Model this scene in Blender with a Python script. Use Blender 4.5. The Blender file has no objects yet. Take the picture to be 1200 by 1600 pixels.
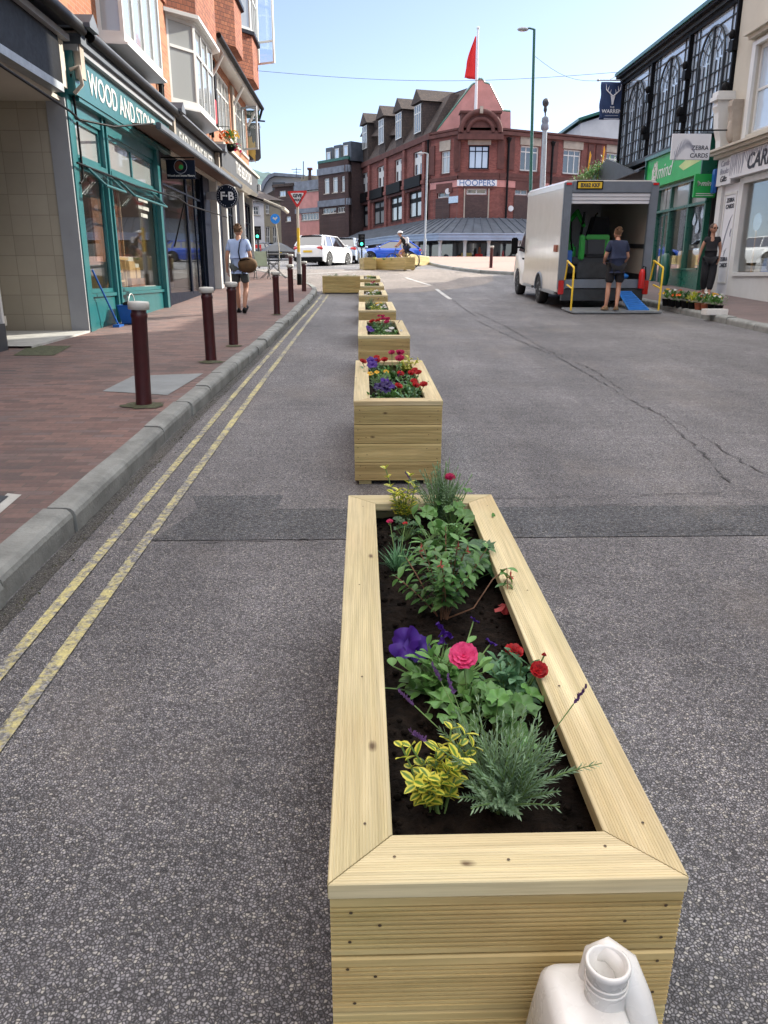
import bpy, bmesh, math, random
from mathutils import Vector, Matrix, Euler
R = random.Random(7)
rad = math.radians
V = Vector
scn = bpy.context.scene
COL = scn.collection
# ---------------------------------------------------------------- camera model (measured from the street's perspective)
F = 1202.; TH = rad(17); PS = rad(1.55); H = 1.48
PROF = [(-40,-1.54),(0,0),(10,.385),(20,.77),(24,.97),(30,1.33),(36,1.74),(45,2.08),(52,2.4),(58,2.74),(61,2.8),(66,1.9),(72,1.5),(150,1.5),(900,1.5)]
def zg(y):
    for (a,b),(c,d) in zip(PROF, PROF[1:]):
        if y <= c: return b+(d-b)*(y-a)/(c-a)
    return 1.5
def ray(px, py):
    X = (px-600)/F; U = (py-800)/F
    fy = math.cos(TH)-U*math.sin(TH); fz = -math.sin(TH)-U*math.cos(TH)
    return V((X*math.cos(PS)+fy*math.sin(PS), -X*math.sin(PS)+fy*math.cos(PS), fz))
def AY(px, py, y):
    r = ray(px,py); t = y/r.y; return V((r.x*t, y, H+r.z*t))
def AX(px, py, x):
    r = ray(px,py); t = x/r.x; return V((x, r.y*t, H+r.z*t))
def AZ(px, py, dz):
    """point of the surface lying dz above the sloping street"""
    r = ray(px,py); t = .2
    while t < 300:
        if H+r.z*t <= zg(r.y*t)+dz: break
        t += .004
    return V((r.x*t, r.y*t, H+r.z*t))
# ---------------------------------------------------------------- mesh builder
class MB:
    def __init__(s): s.v=[]; s.f=[]; s.mi=[]; s.sm=[]; s.m=0; s.X=None
    def add(s, vs, fs, sm=False):
        b=len(s.v)
        for p in vs:
            p=V(p)
            if s.X is not None: p=s.X@p
            s.v.append(p)
        for f in fs: s.f.append([b+i for i in f]); s.mi.append(s.m); s.sm.append(sm)
        return s
    def box(s, x0,x1,y0,y1,z0,z1):
        vs=[(x,y,z) for x in (x0,x1) for y in (y0,y1) for z in (z0,z1)]
        return s.add(vs,[(0,1,3,2),(4,6,7,5),(0,4,5,1),(2,3,7,6),(0,2,6,4),(1,5,7,3)])
    def bbox(s, x0,x1,y0,y1,z0,z1,b=.01):
        """box with chamfered edges"""
        bm=bmesh.new(); bmesh.ops.create_cube(bm,size=1)
        for v in bm.verts: v.co=V(((x0+x1)/2+v.co.x*(x1-x0),(y0+y1)/2+v.co.y*(y1-y0),(z0+z1)/2+v.co.z*(z1-z0)))
        bmesh.ops.bevel(bm,geom=bm.edges[:],offset=b,segments=2,affect='EDGES')
        bm.verts.ensure_lookup_table()
        s.add([v.co for v in bm.verts],[[v.index for v in f.verts] for f in bm.faces],False); bm.free(); return s
    def quad(s,a,b,c,d): return s.add([a,b,c,d],[(0,1,2,3)])
    def prism(s, poly, a, b, axis='y', sm=False):
        """extrude a 2D polygon between a and b along an axis"""
        def P(u,w,t):
            return {'y':(u,t,w),'x':(t,u,w),'z':(u,w,t)}[axis]
        n=len(poly); vs=[P(u,w,a) for u,w in poly]+[P(u,w,b) for u,w in poly]
        s.add(vs,[list(range(n-1,-1,-1)),list(range(n,2*n))]+[(i,(i+1)%n,n+(i+1)%n,n+i) for i in range(n)],sm); return s
    def tube(s, pts, r, n=8, cap=True, sm=True):
        pts=[V(p) for p in pts]; k=len(pts)
        rs=r if isinstance(r,(list,tuple)) else [r]*k
        vs=[]; up=None
        for i,p in enumerate(pts):
            d=(pts[min(i+1,k-1)]-pts[max(i-1,0)])
            d=d.normalized() if d.length>1e-9 else V((0,0,1))
            if up is None: up=V((0,0,1)) if abs(d.z)<.9 else V((1,0,0))
            a=d.cross(up)
            if a.length<1e-6: a=d.orthogonal()
            a.normalize(); b=a.cross(d).normalized(); up=b
            for j in range(n):
                t=2*math.pi*j/n; vs.append(p+(a*math.cos(t)+b*math.sin(t))*rs[i])
        fs=[(i*n+j,i*n+(j+1)%n,(i+1)*n+(j+1)%n,(i+1)*n+j) for i in range(k-1) for j in range(n)]
        s.add(vs,fs,sm)
        if cap: s.add(vs[:n],[list(range(n-1,-1,-1))]); s.add(vs[-n:],[list(range(n))])
        return s
    def lathe(s, prof, n=16, c=(0,0,0), ax='z', sm=True):
        vs=[]
        for r,h in prof:
            for j in range(n):
                t=2*math.pi*j/n; a,b=r*math.cos(t),r*math.sin(t)
                p={'z':(a,b,h),'x':(h,a,b),'y':(a,h,b)}[ax]
                vs.append((c[0]+p[0],c[1]+p[1],c[2]+p[2]))
        k=len(prof)
        s.add(vs,[(i*n+j,i*n+(j+1)%n,(i+1)*n+(j+1)%n,(i+1)*n+j) for i in range(k-1) for j in range(n)],sm)
        if prof[0][0]>1e-4: s.add(vs[:n],[list(range(n))])
        if prof[-1][0]>1e-4: s.add(vs[-n:],[list(range(n))])
        return s
    def ell(s, c, r, n=12, m=8, zmin=-1, rot=None, warp=None):
        vs=[];r=(r,r,r) if not isinstance(r,(tuple,list)) else r
        for i in range(m+1):
            ph=math.acos(max(-1,min(1,zmin)))*(i/m)
            for j in range(n):
                t=2*math.pi*j/n
                q=V((math.sin(ph)*math.cos(t),math.sin(ph)*math.sin(t),math.cos(ph)))
                if warp: q=warp(q)
                q=V((q.x*r[0],q.y*r[1],q.z*r[2]))
                if rot: q=rot@q
                vs.append(q+V(c))
        s.add(vs,[(i*n+j,i*n+(j+1)%n,(i+1)*n+(j+1)%n,(i+1)*n+j) for i in range(m) for j in range(n)],True); return s
    def torus(s, c, R0, r, n=24, m=8, ax='x', a0=0, a1=2*math.pi):
        full=abs(a1-a0-2*math.pi)<1e-6; k=n if full else n+1; vs=[]
        for i in range(k):
            t=a0+(a1-a0)*i/n
            for j in range(m):
                q=2*math.pi*j/m; rr=R0+r*math.cos(q); h=r*math.sin(q)
                a,b=rr*math.cos(t),rr*math.sin(t)
                p={'x':(h,a,b),'y':(a,h,b),'z':(a,b,h)}[ax]
                vs.append((c[0]+p[0],c[1]+p[1],c[2]+p[2]))
        s.add(vs,[(i*m+j,((i+1)%k)*m+j,((i+1)%k)*m+(j+1)%m,i*m+(j+1)%m) for i in range(k if full else n) for j in range(m)],True); return s
    def build(s, name, mats, parent=None, loc=None, rot=None):
        me=bpy.data.meshes.new(name); me.from_pydata([tuple(v) for v in s.v],[],s.f)
        if not isinstance(mats,(list,tuple)): mats=[mats]
        for m in mats: me.materials.append(m)
        me.polygons.foreach_set('material_index',[min(i,len(mats)-1) for i in s.mi])
        me.polygons.foreach_set('use_smooth',s.sm)
        bm=bmesh.new(); bm.from_mesh(me); bmesh.ops.recalc_face_normals(bm,faces=bm.faces); bm.to_mesh(me); bm.free()
        me.update()
        o=bpy.data.objects.new(name,me); COL.objects.link(o)
        if parent: o.parent=parent
        if loc is not None: o.location=loc
        if rot is not None: o.rotation_euler=rot
        return o
def tag(o,label=None,cat=None,group=None,kind=None):
    if label: o['label']=label
    if cat: o['category']=cat
    if group: o['group']=group
    if kind: o['kind']=kind
    return o
def thing(name,label,cat,loc=(0,0,0),rot=(0,0,0),group=None):
    o=bpy.data.objects.new(name,None); COL.objects.link(o); o.empty_display_size=.1
    o.location=loc; o.rotation_euler=rot
    return tag(o,label,cat,group)
def copy_tree(o,parent=None):
    c=o.copy(); COL.objects.link(c); c.parent=parent
    for ch in [x for x in KIDS.get(o.name,[])]: copy_tree(ch,c)
    return c
KIDS={}
def index_kids():
    KIDS.clear()
    for x in bpy.data.objects:
        if x.parent: KIDS.setdefault(x.parent.name,[]).append(x)
def dup(o,loc,rot=None,label=None,scale=None):
    index_kids(); c=copy_tree(o); c.location=loc
    if rot is not None: c.rotation_euler=rot
    if scale is not None: c.scale=scale
    if label: c['label']=label
    return c
# ---------------------------------------------------------------- materials
def srgb(h):
    return tuple(((int(h[i:i+2],16)/255)/12.92 if int(h[i:i+2],16)/255<=.04045 else ((int(h[i:i+2],16)/255+.055)/1.055)**2.4) for i in (0,2,4))
class NT:
    def __init__(s,name):
        s.m=bpy.data.materials.new(name); s.m.use_nodes=True; s.n=s.m.node_tree.nodes; s.l=s.m.node_tree.links
        s.b=s.n['Principled BSDF']; s.out=s.n['Material Output']
        s.tc=s.N('ShaderNodeTexCoord')
    def N(s,t,**k):
        n=s.n.new(t)
        for a,b in k.items():
            if hasattr(n,a): setattr(n,a,b)
            else: n.inputs[a.replace('_',' ')].default_value=b
        return n
    def L(s,a,b): s.l.new(a,b)
    def noise(s,scale,detail=4,rough=.55,vec=None,dist=0):
        n=s.N('ShaderNodeTexNoise'); n.inputs['Scale'].default_value=scale; n.inputs['Detail'].default_value=detail
        n.inputs['Roughness'].default_value=rough; n.inputs['Distortion'].default_value=dist
        s.L(vec or s.tc.outputs['Object'],n.inputs['Vector']); return n.outputs['Fac']
    def ramp(s,fac,stops,interp='LINEAR'):
        r=s.N('ShaderNodeValToRGB'); r.color_ramp.interpolation=interp
        e=r.color_ramp.elements
        while len(e)<len(stops): e.new(.5)
        for i,(p,c) in enumerate(stops):
            e[i].position=p; e[i].color=(*(c if isinstance(c,(tuple,list)) else (c,c,c)),1)
        s.L(fac,r.inputs[0]); return r.outputs[0]
    def mix(s,f,a,b,mode='MIX'):
        n=s.N('ShaderNodeMix',data_type='RGBA',blend_type=mode)
        for v,i in ((f,0),(a,6),(b,7)):
            if isinstance(v,(int,float)): n.inputs[i].default_value=v if i==0 else (v,v,v,1)
            elif isinstance(v,(tuple,list)): n.inputs[i].default_value=(*v[:3],1)
            else: s.L(v,n.inputs[i])
        return n.outputs[2]
    def math(s,op,a,b=0.0,c=None):
        n=s.N('ShaderNodeMath',operation=op)
        for i,v in enumerate((a,b,c)):
            if v is None: continue
            if isinstance(v,(int,float)): n.inputs[i].default_value=v
            else: s.L(v,n.inputs[i])
        return n.outputs[0]
    def mapv(s,scale=(1,1,1),rot=(0,0,0),loc=(0,0,0),src=None):
        n=s.N('ShaderNodeMapping'); n.inputs['Scale'].default_value=scale; n.inputs['Rotation'].default_value=rot; n.inputs['Location'].default_value=loc
        s.L(src or s.tc.outputs['Object'],n.inputs['Vector']); return n.outputs[0]
    def wallv(s):
        """(x+y, z) so that upright faces of any heading get upright patterns"""
        sp=s.N('ShaderNodeSeparateXYZ'); s.L(s.tc.outputs['Object'],sp.inputs[0])
        cb=s.N('ShaderNodeCombineXYZ'); s.L(s.math('ADD',sp.outputs[0],sp.outputs[1]),cb.inputs[0]); s.L(sp.outputs[2],cb.inputs[1])
        return cb.outputs[0]
    def bump(s,h,strength=.5,dist=.01):
        b=s.N('ShaderNodeBump'); b.inputs['Strength'].default_value=strength; b.inputs['Distance'].default_value=dist
        s.L(h,b.inputs['Height']); s.L(b.outputs[0],s.b.inputs['Normal'])
    def fin(s,color=None,rough=None,metal=None,**k):
        def st(nm,v):
            if v is None: return
            i=s.b.inputs[nm]
            if isinstance(v,(int,float)): i.default_value=v
            elif isinstance(v,(tuple,list)): i.default_value=(*v[:3],1)
            else: s.L(v,i)
        st('Base Color',color); st('Roughness',rough); st('Metallic',metal)
        for a,b in k.items(): st(a.replace('_',' '),b)
        return s.m
def mat(name,c,rough=.6,metal=0,var=.12,scale=4,bump=0,bscale=40,coat=0,dirt=0,spec=None):
    if isinstance(c,str): c=srgb(c)
    t=NT(name); n=t.noise(scale,5)
    lo=tuple(x*(1-var) for x in c); hi=tuple(min(1,x*(1+var)) for x in c)
    col=t.ramp(n,[(.3,lo),(.7,hi)])
    if dirt:
        d=t.ramp(t.noise(scale*.45,7,.7),[(.5,0.0),(.75,1.0)])
        col=t.mix(t.math('MULTIPLY',d,dirt),col,tuple(x*.35+.01 for x in c))
    rr=t.math('MULTIPLY_ADD',t.noise(scale*3,3),.2,rough-.1) if rough>.15 else rough
    if bump: t.bump(t.noise(bscale,4),bump,.01)
    k={}
    if coat: k['Coat_Weight']=coat; k['Coat_Roughness']=.08
    m=t.fin(col,rr,metal,**{a:b for a,b in k.items()})
    if spec is not None: t.b.inputs['Specular IOR Level'].default_value=spec
    return m
MT={}
def asphalt(name,dark,light,tint,patchy=.35,chip=125,gap=.5):
    t=NT(name); vec=t.tc.outputs['Object']
    v=t.N('ShaderNodeTexVoronoi'); v.inputs['Scale'].default_value=chip; t.L(vec,v.inputs['Vector'])
    v2=t.N('ShaderNodeTexVoronoi',feature='DISTANCE_TO_EDGE'); v2.inputs['Scale'].default_value=chip; t.L(vec,v2.inputs['Vector'])
    sp=t.N('ShaderNodeSeparateColor'); t.L(v.outputs['Color'],sp.inputs[0])
    chipc=t.ramp(sp.outputs[0],[(.0,tuple(dark*x for x in tint)),(.3,tuple((dark+light)*.5*x for x in tint)),(.75,tuple(light*x for x in tint)),(1,(light*1.45,light*1.38,light*1.25))])
    edge=t.ramp(v2.outputs['Distance'],[(.0,0.0),(gap*.5,1.0)])
    col=t.mix(edge,tuple(dark*.30*x for x in tint),chipc)
    big=t.noise(.55,5,.6); mid=t.noise(3.2,4,.6)
    col=t.mix(1.0,col,t.ramp(big,[(.3,1-patchy),(.7,1+patchy*.6)]),'MULTIPLY')
    col=t.mix(1.0,col,t.ramp(mid,[(.3,.88),(.7,1.1)]),'MULTIPLY')
    st=t.noise(1.0,6,.7,t.mapv((1.6,.12,1))); col=t.mix(1.0,col,t.ramp(st,[(.35,.82),(.6,1.06)]),'MULTIPLY')
    col=t.mix(t.ramp(t.noise(.9,5,.62,t.mapv((1,.6,1),loc=(4,9,0))),[(.55,0.0),(.75,.32)]),col,(.27,.235,.20))
    col=t.mix(t.ramp(t.noise(1.9,6,.7,t.mapv((1,.35,1),loc=(11,2,0))),[(.58,0.0),(.76,.35)]),col,(.095,.092,.10))
    hb=t.math('ADD',t.math('MULTIPLY',t.math('MINIMUM',v2.outputs['Distance'],.25),3.0),t.math('MULTIPLY',sp.outputs[1],.5))
    t.bump(hb,.65,.004)
    return t.fin(col,t.ramp(sp.outputs[1],[(0,.5),(1,.85)]))
MT['asphalt']=asphalt('road_asphalt',.10,.34,(1.0,.975,1.035))
MT['patch']=asphalt('patch_asphalt',.05,.185,(.95,1,1.1),.15,95,.5)
MT['crossing']=asphalt('crossing_surface',.16,.38,(1.16,.98,.86),.2,60)
def paint(name,c,wear=.5,base=.08):
    t=NT(name); n=t.noise(26,7,.75); n2=t.noise(2.2,4,.6)
    w=t.math('ADD',t.math('MULTIPLY',n,.62),t.math('MULTIPLY',n2,.38))
    f=t.ramp(w,[(wear-.05,0.0),(wear+.05,1.0)])
    v=t.N('ShaderNodeTexVoronoi'); v.inputs['Scale'].default_value=115; t.L(t.tc.outputs['Object'],v.inputs['Vector'])
    sp=t.N('ShaderNodeSeparateColor'); t.L(v.outputs['Color'],sp.inputs[0])
    road=t.ramp(sp.outputs[0],[(0,base*.5),(.6,base*1.3),(1,base*2.2)])
    pc=t.mix(1.0,c,t.ramp(sp.outputs[1],[(0,.72),(1,1.05)]),'MULTIPLY')
    v2=t.N('ShaderNodeTexVoronoi',feature='DISTANCE_TO_EDGE'); v2.inputs['Scale'].default_value=115; t.L(t.tc.outputs['Object'],v2.inputs['Vector'])
    t.bump(t.math('MINIMUM',v2.outputs['Distance'],.25),.5,.006)
    return t.fin(t.mix(f,road,pc),.7)
MT['yellow']=paint('yellow_line_paint',(.60,.54,.24),.515,.15)
MT['whitep']=paint('white_line_paint',(.6,.6,.58),.45,.15)
def pavers(name,cols,mortar,w=.215,h=.07,rot=0,stain=.4):
    t=NT(name)
    b=t.N('ShaderNodeTexBrick'); t.L(t.mapv(rot=(0,0,rot)),b.inputs['Vector'])
    b.inputs['Scale'].default_value=1; b.inputs['Brick Width'].default_value=w; b.inputs['Row Height'].default_value=h
    b.inputs['Mortar Size'].default_value=.004; b.inputs['Mortar Smooth'].default_value=.3; b.inputs['Bias'].default_value=0
    b.inputs['Color1'].default_value=(0,0,0,1); b.inputs['Color2'].default_value=(1,1,1,1); b.inputs['Mortar'].default_value=(.5,.5,.5,1)
    f=t.math('ADD',t.math('MULTIPLY',b.outputs['Color'],.65),t.math('MULTIPLY',t.noise(1.1,4),.4))
    k=len(cols); c=t.ramp(f,[(.1+.8*i/(k-1),cc) for i,cc in enumerate(cols)])
    c=t.mix(1.0,c,t.ramp(t.noise(30,4,.7),[(.25,.75),(.75,1.15)]),'MULTIPLY')
    c=t.mix(t.math('MULTIPLY',t.ramp(t.noise(.7,7,.72),[(.45,0.0),(.7,1.0)]),stain),c,(.06,.058,.06))
    c=t.mix(b.outputs['Fac'],c,mortar)
    t.bump(t.math('SUBTRACT',1.0,b.outputs['Fac']),.5,.004)
    return t.fin(c,.75)
MT['pav_l']=pavers('brick_paving',[(.085,.068,.068),(.165,.098,.088),(.23,.135,.115),(.16,.12,.118)],(.10,.085,.075),.225,.078,stain=.6)
MT['pav_r']=pavers('brown_paving',[(.12,.09,.085),(.20,.14,.13),(.16,.12,.12)],(.09,.08,.075),.225,.075)
MT['pav_f']=pavers('pink_paving',[(.34,.19,.155),(.42,.25,.21),(.38,.23,.195)],(.25,.2,.18),.225,.075,stain=.15)
def brickwall(name,cols,mortar,w=.225,h=.075,stain=.25,ms=.006,moff=.5):
    t=NT(name); b=t.N('ShaderNodeTexBrick'); t.L(t.wallv(),b.inputs['Vector'])
    b.inputs['Scale'].default_value=1; b.inputs['Brick Width'].default_value=w; b.inputs['Row Height'].default_value=h
    b.offset=moff
    b.inputs['Mortar Size'].default_value=ms; b.inputs['Color1'].default_value=(0,0,0,1); b.inputs['Color2'].default_value=(1,1,1,1); b.inputs['Mortar'].default_value=(.5,.5,.5,1)
    f=t.math('ADD',t.math('MULTIPLY',b.outputs['Color'],.6),t.math('MULTIPLY',t.noise(1.7,5),.4))
    k=len(cols); c=t.ramp(f,[(.1+.8*i/(k-1),cc) for i,cc in enumerate(cols)])
    c=t.mix(t.math('MULTIPLY',t.ramp(t.noise(.6,7,.7),[(.42,0.0),(.72,1.0)]),stain),c,tuple(x*.25 for x in cols[0]))
    c=t.mix(b.outputs['Fac'],c,mortar)
    t.bump(t.math('SUBTRACT',1.0,b.outputs['Fac']),.6,.006)
    return t.fin(c,.85)
MT['brick_o']=brickwall('orange_brick',[(.27,.085,.038),(.37,.135,.06),(.44,.185,.088)],(.30,.19,.13),stain=.12)
MT['brick_r']=brickwall('red_brick',[(.15,.042,.036),(.215,.066,.054),(.28,.095,.078)],(.16,.085,.075),stain=.65)
MT['brick_d']=brickwall('dark_brick',[(.050,.030,.030),(.072,.040,.038),(.095,.055,.05)],(.06,.045,.045),stain=.4)
MT['tilehang']=brickwall('hung_tiles',[(.20,.055,.028),(.32,.095,.042),(.40,.135,.062)],(.06,.02,.012),.17,.11,.3,.008)
MT['tan_tile']=brickwall('tan_wall_tiles',[(.36,.32,.25),(.40,.355,.28),(.43,.385,.305)],(.25,.22,.175),.3,.3,.16,.004,0.0)
MT['roof']=brickwall('roof_tiles',[(.045,.035,.033),(.07,.05,.045),(.10,.07,.055)],(.02,.016,.015),.17,.13,.4,.01)
MT['pink']=mat('pink_render',(.50,.235,.215),.85,var=.14,scale=1.5,bump=.2,dirt=.25)
MT['cream']=mat('cream_render',(.48,.45,.385),.85,var=.07,scale=1.2,bump=.15,bscale=60,dirt=.12)
MT['lilac']=mat('pale_render',(.56,.55,.56),.85,var=.08,scale=1,dirt=.15)
MT['taupe']=mat('taupe_render',(.28,.25,.19),.85,var=.1,scale=1,dirt=.2)
MT['stone']=mat('weathered_stone',(.36,.31,.26),.85,var=.2,scale=2,bump=.3,dirt=.4)
MT['bandgrey']=mat('stained_concrete',(.17,.19,.23),.85,var=.3,scale=1.6,dirt=.4)
MT['redstone']=mat('carved_red_stone',(.10,.038,.033),.85,var=.25,scale=2.5,bump=.4,bscale=12,dirt=.5)
MT['kerb']=mat('kerb_granite',(.225,.235,.225),.8,var=.28,scale=5,bump=.5,bscale=45,dirt=.35)
MT['slab']=mat('grey_slab',(.23,.25,.26),.8,var=.15,scale=4,bump=.3)
MT['moss']=mat('moss_dirt',(.075,.08,.045),.95,var=.4,scale=18,bump=.8,bscale=60)
MT['concrete']=mat('pale_concrete',(.42,.42,.40),.8,var=.15,scale=5,bump=.2,dirt=.25)
MT['teal']=mat('teal_paint',(.010,.118,.128),.35,var=.08,scale=2,coat=.15)
MT['navy']=mat('navy_paint',(.008,.012,.024),.4,var=.15,scale=3,spec=.08)
MT['grey_p']=mat('grey_green_paint',(.052,.060,.058),.5,var=.08,scale=2,dirt=.15)
MT['grey_d']=mat('dark_grey_paint',(.042,.048,.056),.5,var=.1,scale=2,dirt=.15)
MT['grey_l']=mat('light_grey_paint',(.30,.31,.33),.5,var=.06,scale=3,dirt=.15)
MT['white']=mat('white_gloss_paint',(.62,.62,.60),.35,var=.05,scale=3,dirt=.1)
MT['whitem']=mat('white_sheet',(.66,.67,.70),.5,var=.04,scale=3)
MT['black']=mat('black_paint',(.009,.009,.010),.45,var=.2,scale=5,spec=.08)
MT['lead']=mat('lead_sheet',(.075,.09,.115),.6,.2,var=.25,scale=2,dirt=.3)
MT['canopy']=mat('canopy_fascia',(.30,.38,.50),.6,var=.12,scale=1.2,dirt=.2)
MT['maroon']=mat('maroon_paint',(.055,.0085,.012),.38,var=.25,scale=8,coat=.15,dirt=.2)
MT['capw']=mat('bollard_cap_paint',(.62,.62,.58),.5,var=.08,scale=10,dirt=.3)
MT['metal']=mat('galvanised_steel',(.33,.35,.36),.45,.6,var=.15,scale=8)
MT['dmetal']=mat('dark_steel',(.05,.055,.06),.45,.5,var=.2,scale=8)
MT['green']=mat('green_sign_paint',(.015,.34,.065),.4,var=.06,scale=2)
MT['dgreen']=mat('dark_green_paint',(.008,.09,.06),.3,var=.12,scale=3,coat=.3)
MT['lime']=mat('machine_green',(.03,.40,.05),.35,var=.1,scale=6,coat=.3)
MT['yellowp']=mat('yellow_metal_paint',(.75,.50,.03),.4,var=.1,scale=6)
MT['redp']=mat('red_paint',(.55,.015,.015),.35,var=.08,scale=5)
MT['bluep']=mat('blue_plastic',(.012,.095,.36),.35,var=.1,scale=6)
MT['bluer']=mat('blue_ramp_paint',(.02,.17,.52),.5,var=.12,scale=6)
MT['plastic']=mat('white_plastic',(.74,.73,.70),.28,var=.05,scale=9,dirt=.12); MT['plastic'].node_tree.nodes['Principled BSDF'].inputs['Subsurface Weight'].default_value=.25; MT['plastic'].node_tree.nodes['Principled BSDF'].inputs['Subsurface Radius'].default_value=(.02,.02,.02)
MT['van']=mat('van_paint',(.66,.645,.60),.22,var=.03,scale=1.5,coat=.4,dirt=.05)
MT['vangrey']=mat('van_frame_grey',(.16,.185,.22),.5,.2,var=.1,scale=4)
MT['rubber']=mat('tyre_rubber',(.018,.018,.019),.8,var=.2,scale=20)
MT['alloy']=mat('alloy',(.45,.46,.48),.3,.8,var=.08,scale=6)
MT['carw']=mat('white_car_paint',(.74,.75,.76),.2,var=.02,scale=2,coat=.6)
MT['cars']=mat('silver_car_paint',(.42,.50,.60),.25,.3,var=.02,scale=2,coat=.6)
MT['carb']=mat('blue_car_paint',(.010,.09,.55),.2,.1,var=.04,scale=2,coat=.7)
MT['card']=mat('dark_car_paint',(.03,.035,.05),.2,var=.05,scale=2,coat=.6)
MT['skin']=mat('skin',(.46,.235,.155),.55,var=.08,scale=8)
MT['hair']=mat('brown_hair',(.13,.07,.035),.8,var=.3,scale=40,bump=.5,bscale=90)
MT['hair2']=mat('dark_hair',(.06,.035,.022),.8,var=.3,scale=40,bump=.5,bscale=90)
MT['shirt']=mat('pale_blue_cotton',(.36,.46,.70),.9,var=.08,scale=9,bump=.3,bscale=25)
MT['navyc']=mat('navy_cotton',(.018,.026,.06),.9,var=.15,scale=9,bump=.3,bscale=25)
MT['blackc']=mat('black_cotton',(.013,.013,.016),.9,var=.15,scale=9,bump=.3,bscale=25)
MT['greyc']=mat('grey_shorts_cloth',(.075,.085,.085),.9,var=.12,scale=9,bump=.3,bscale=25)
MT['bag']=mat('brown_canvas',(.11,.06,.025),.85,var=.2,scale=12,bump=.4,bscale=60)
MT['tan']=mat('tan_suede',(.20,.13,.07),.9,var=.15,scale=12)
MT['woodd']=mat('brown_wood_panel',(.28,.10,.035),.5,var=.2,scale=2.5)
MT['pine']=mat('easel_pine',(.62,.36,.15),.55,var=.1,scale=4)
MT['paper']=mat('printed_card',(.7,.68,.62),.7,var=.05,scale=6)
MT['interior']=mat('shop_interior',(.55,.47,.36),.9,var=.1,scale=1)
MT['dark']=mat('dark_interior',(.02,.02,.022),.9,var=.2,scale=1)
MT['flag']=mat('red_flag_cloth',(.62,.02,.02),.8,var=.1,scale=2)
MT['terracotta']=mat('terracotta_plastic',(.30,.085,.04),.6,var=.1,scale=6)
MT['brass']=mat('gold_paint',(.50,.36,.09),.45,.2,var=.12,scale=20)
MT['soil']=mat('dark_compost',(.011,.0075,.0055),1,var=.75,scale=35,bump=1.0,bscale=70,spec=.15)
MT['textdark']=mat('dark_lettering',(.03,.035,.05),.6,var=.02)
MT['textblue']=mat('blue_lettering',(.04,.13,.32),.6,var=.02)
MT['greytext']=mat('grey_print',(.33,.35,.42),.6,var=.05)
MT['hill']=mat('distant_hill_green',(.05,.10,.10),1,var=.45,scale=.06,bump=1,bscale=.2)
MT['awn']=mat('awning_underside',(.13,.075,.055),.9,var=.15,scale=2)
def glassm(name,tint,rough=.03,trans=0.0,spec=.9,wob=.0):
    t=NT(name)
    if trans>0:
        tr=t.N('ShaderNodeBsdfTransparent'); tr.inputs[0].default_value=(.93,.95,.95,1)
        gl=t.N('ShaderNodeBsdfGlossy'); gl.inputs['Roughness'].default_value=rough; gl.inputs['Color'].default_value=(.95,.97,1,1)
        fr=t.N('ShaderNodeFresnel'); fr.inputs[0].default_value=1.55
        mx=t.N('ShaderNodeMixShader'); t.L(t.math('ADD',t.math('MULTIPLY',fr.outputs[0],.34),1-trans),mx.inputs[0]); t.L(tr.outputs[0],mx.inputs[1]); t.L(gl.outputs[0],mx.inputs[2])
        t.L(mx.outputs[0],t.out.inputs[0]); return t.m
    if wob: t.bump(t.noise(1.3,2),wob,.05)
    m=t.fin(tint,rough); t.b.inputs['Specular IOR Level'].default_value=spec; t.b.inputs['Coat Weight'].default_value=1; t.b.inputs['Coat Roughness'].default_value=.02
    t.b.inputs['Coat IOR'].default_value=1.8
    return m
MT['glass']=glassm('window_glass',(.05,.06,.07),.05,0,.8,.12)
MT['glassb']=glassm('curtained_glass',(.34,.36,.36),.12,0,.8,.1)
MT['glasst']=glassm('shop_glass',(1,1,1),.01,.96)
MT['glassr']=glassm('iron_facade_glass',(.46,.56,.68),.08,0,1,.15)
MT['glassc']=glassm('car_glass',(.012,.014,.018),.03,0,.9)
def emis(name,c,s):
    t=NT(name); return t.fin(c,.4,0,Emission_Color=c,Emission_Strength=s)
MT['greenlamp']=emis('green_signal_lens',(.05,.8,.5),1.6)
MT['lensred']=mat('red_lens',(.5,.01,.012),.15,var=.1,scale=20,coat=.6)
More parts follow.
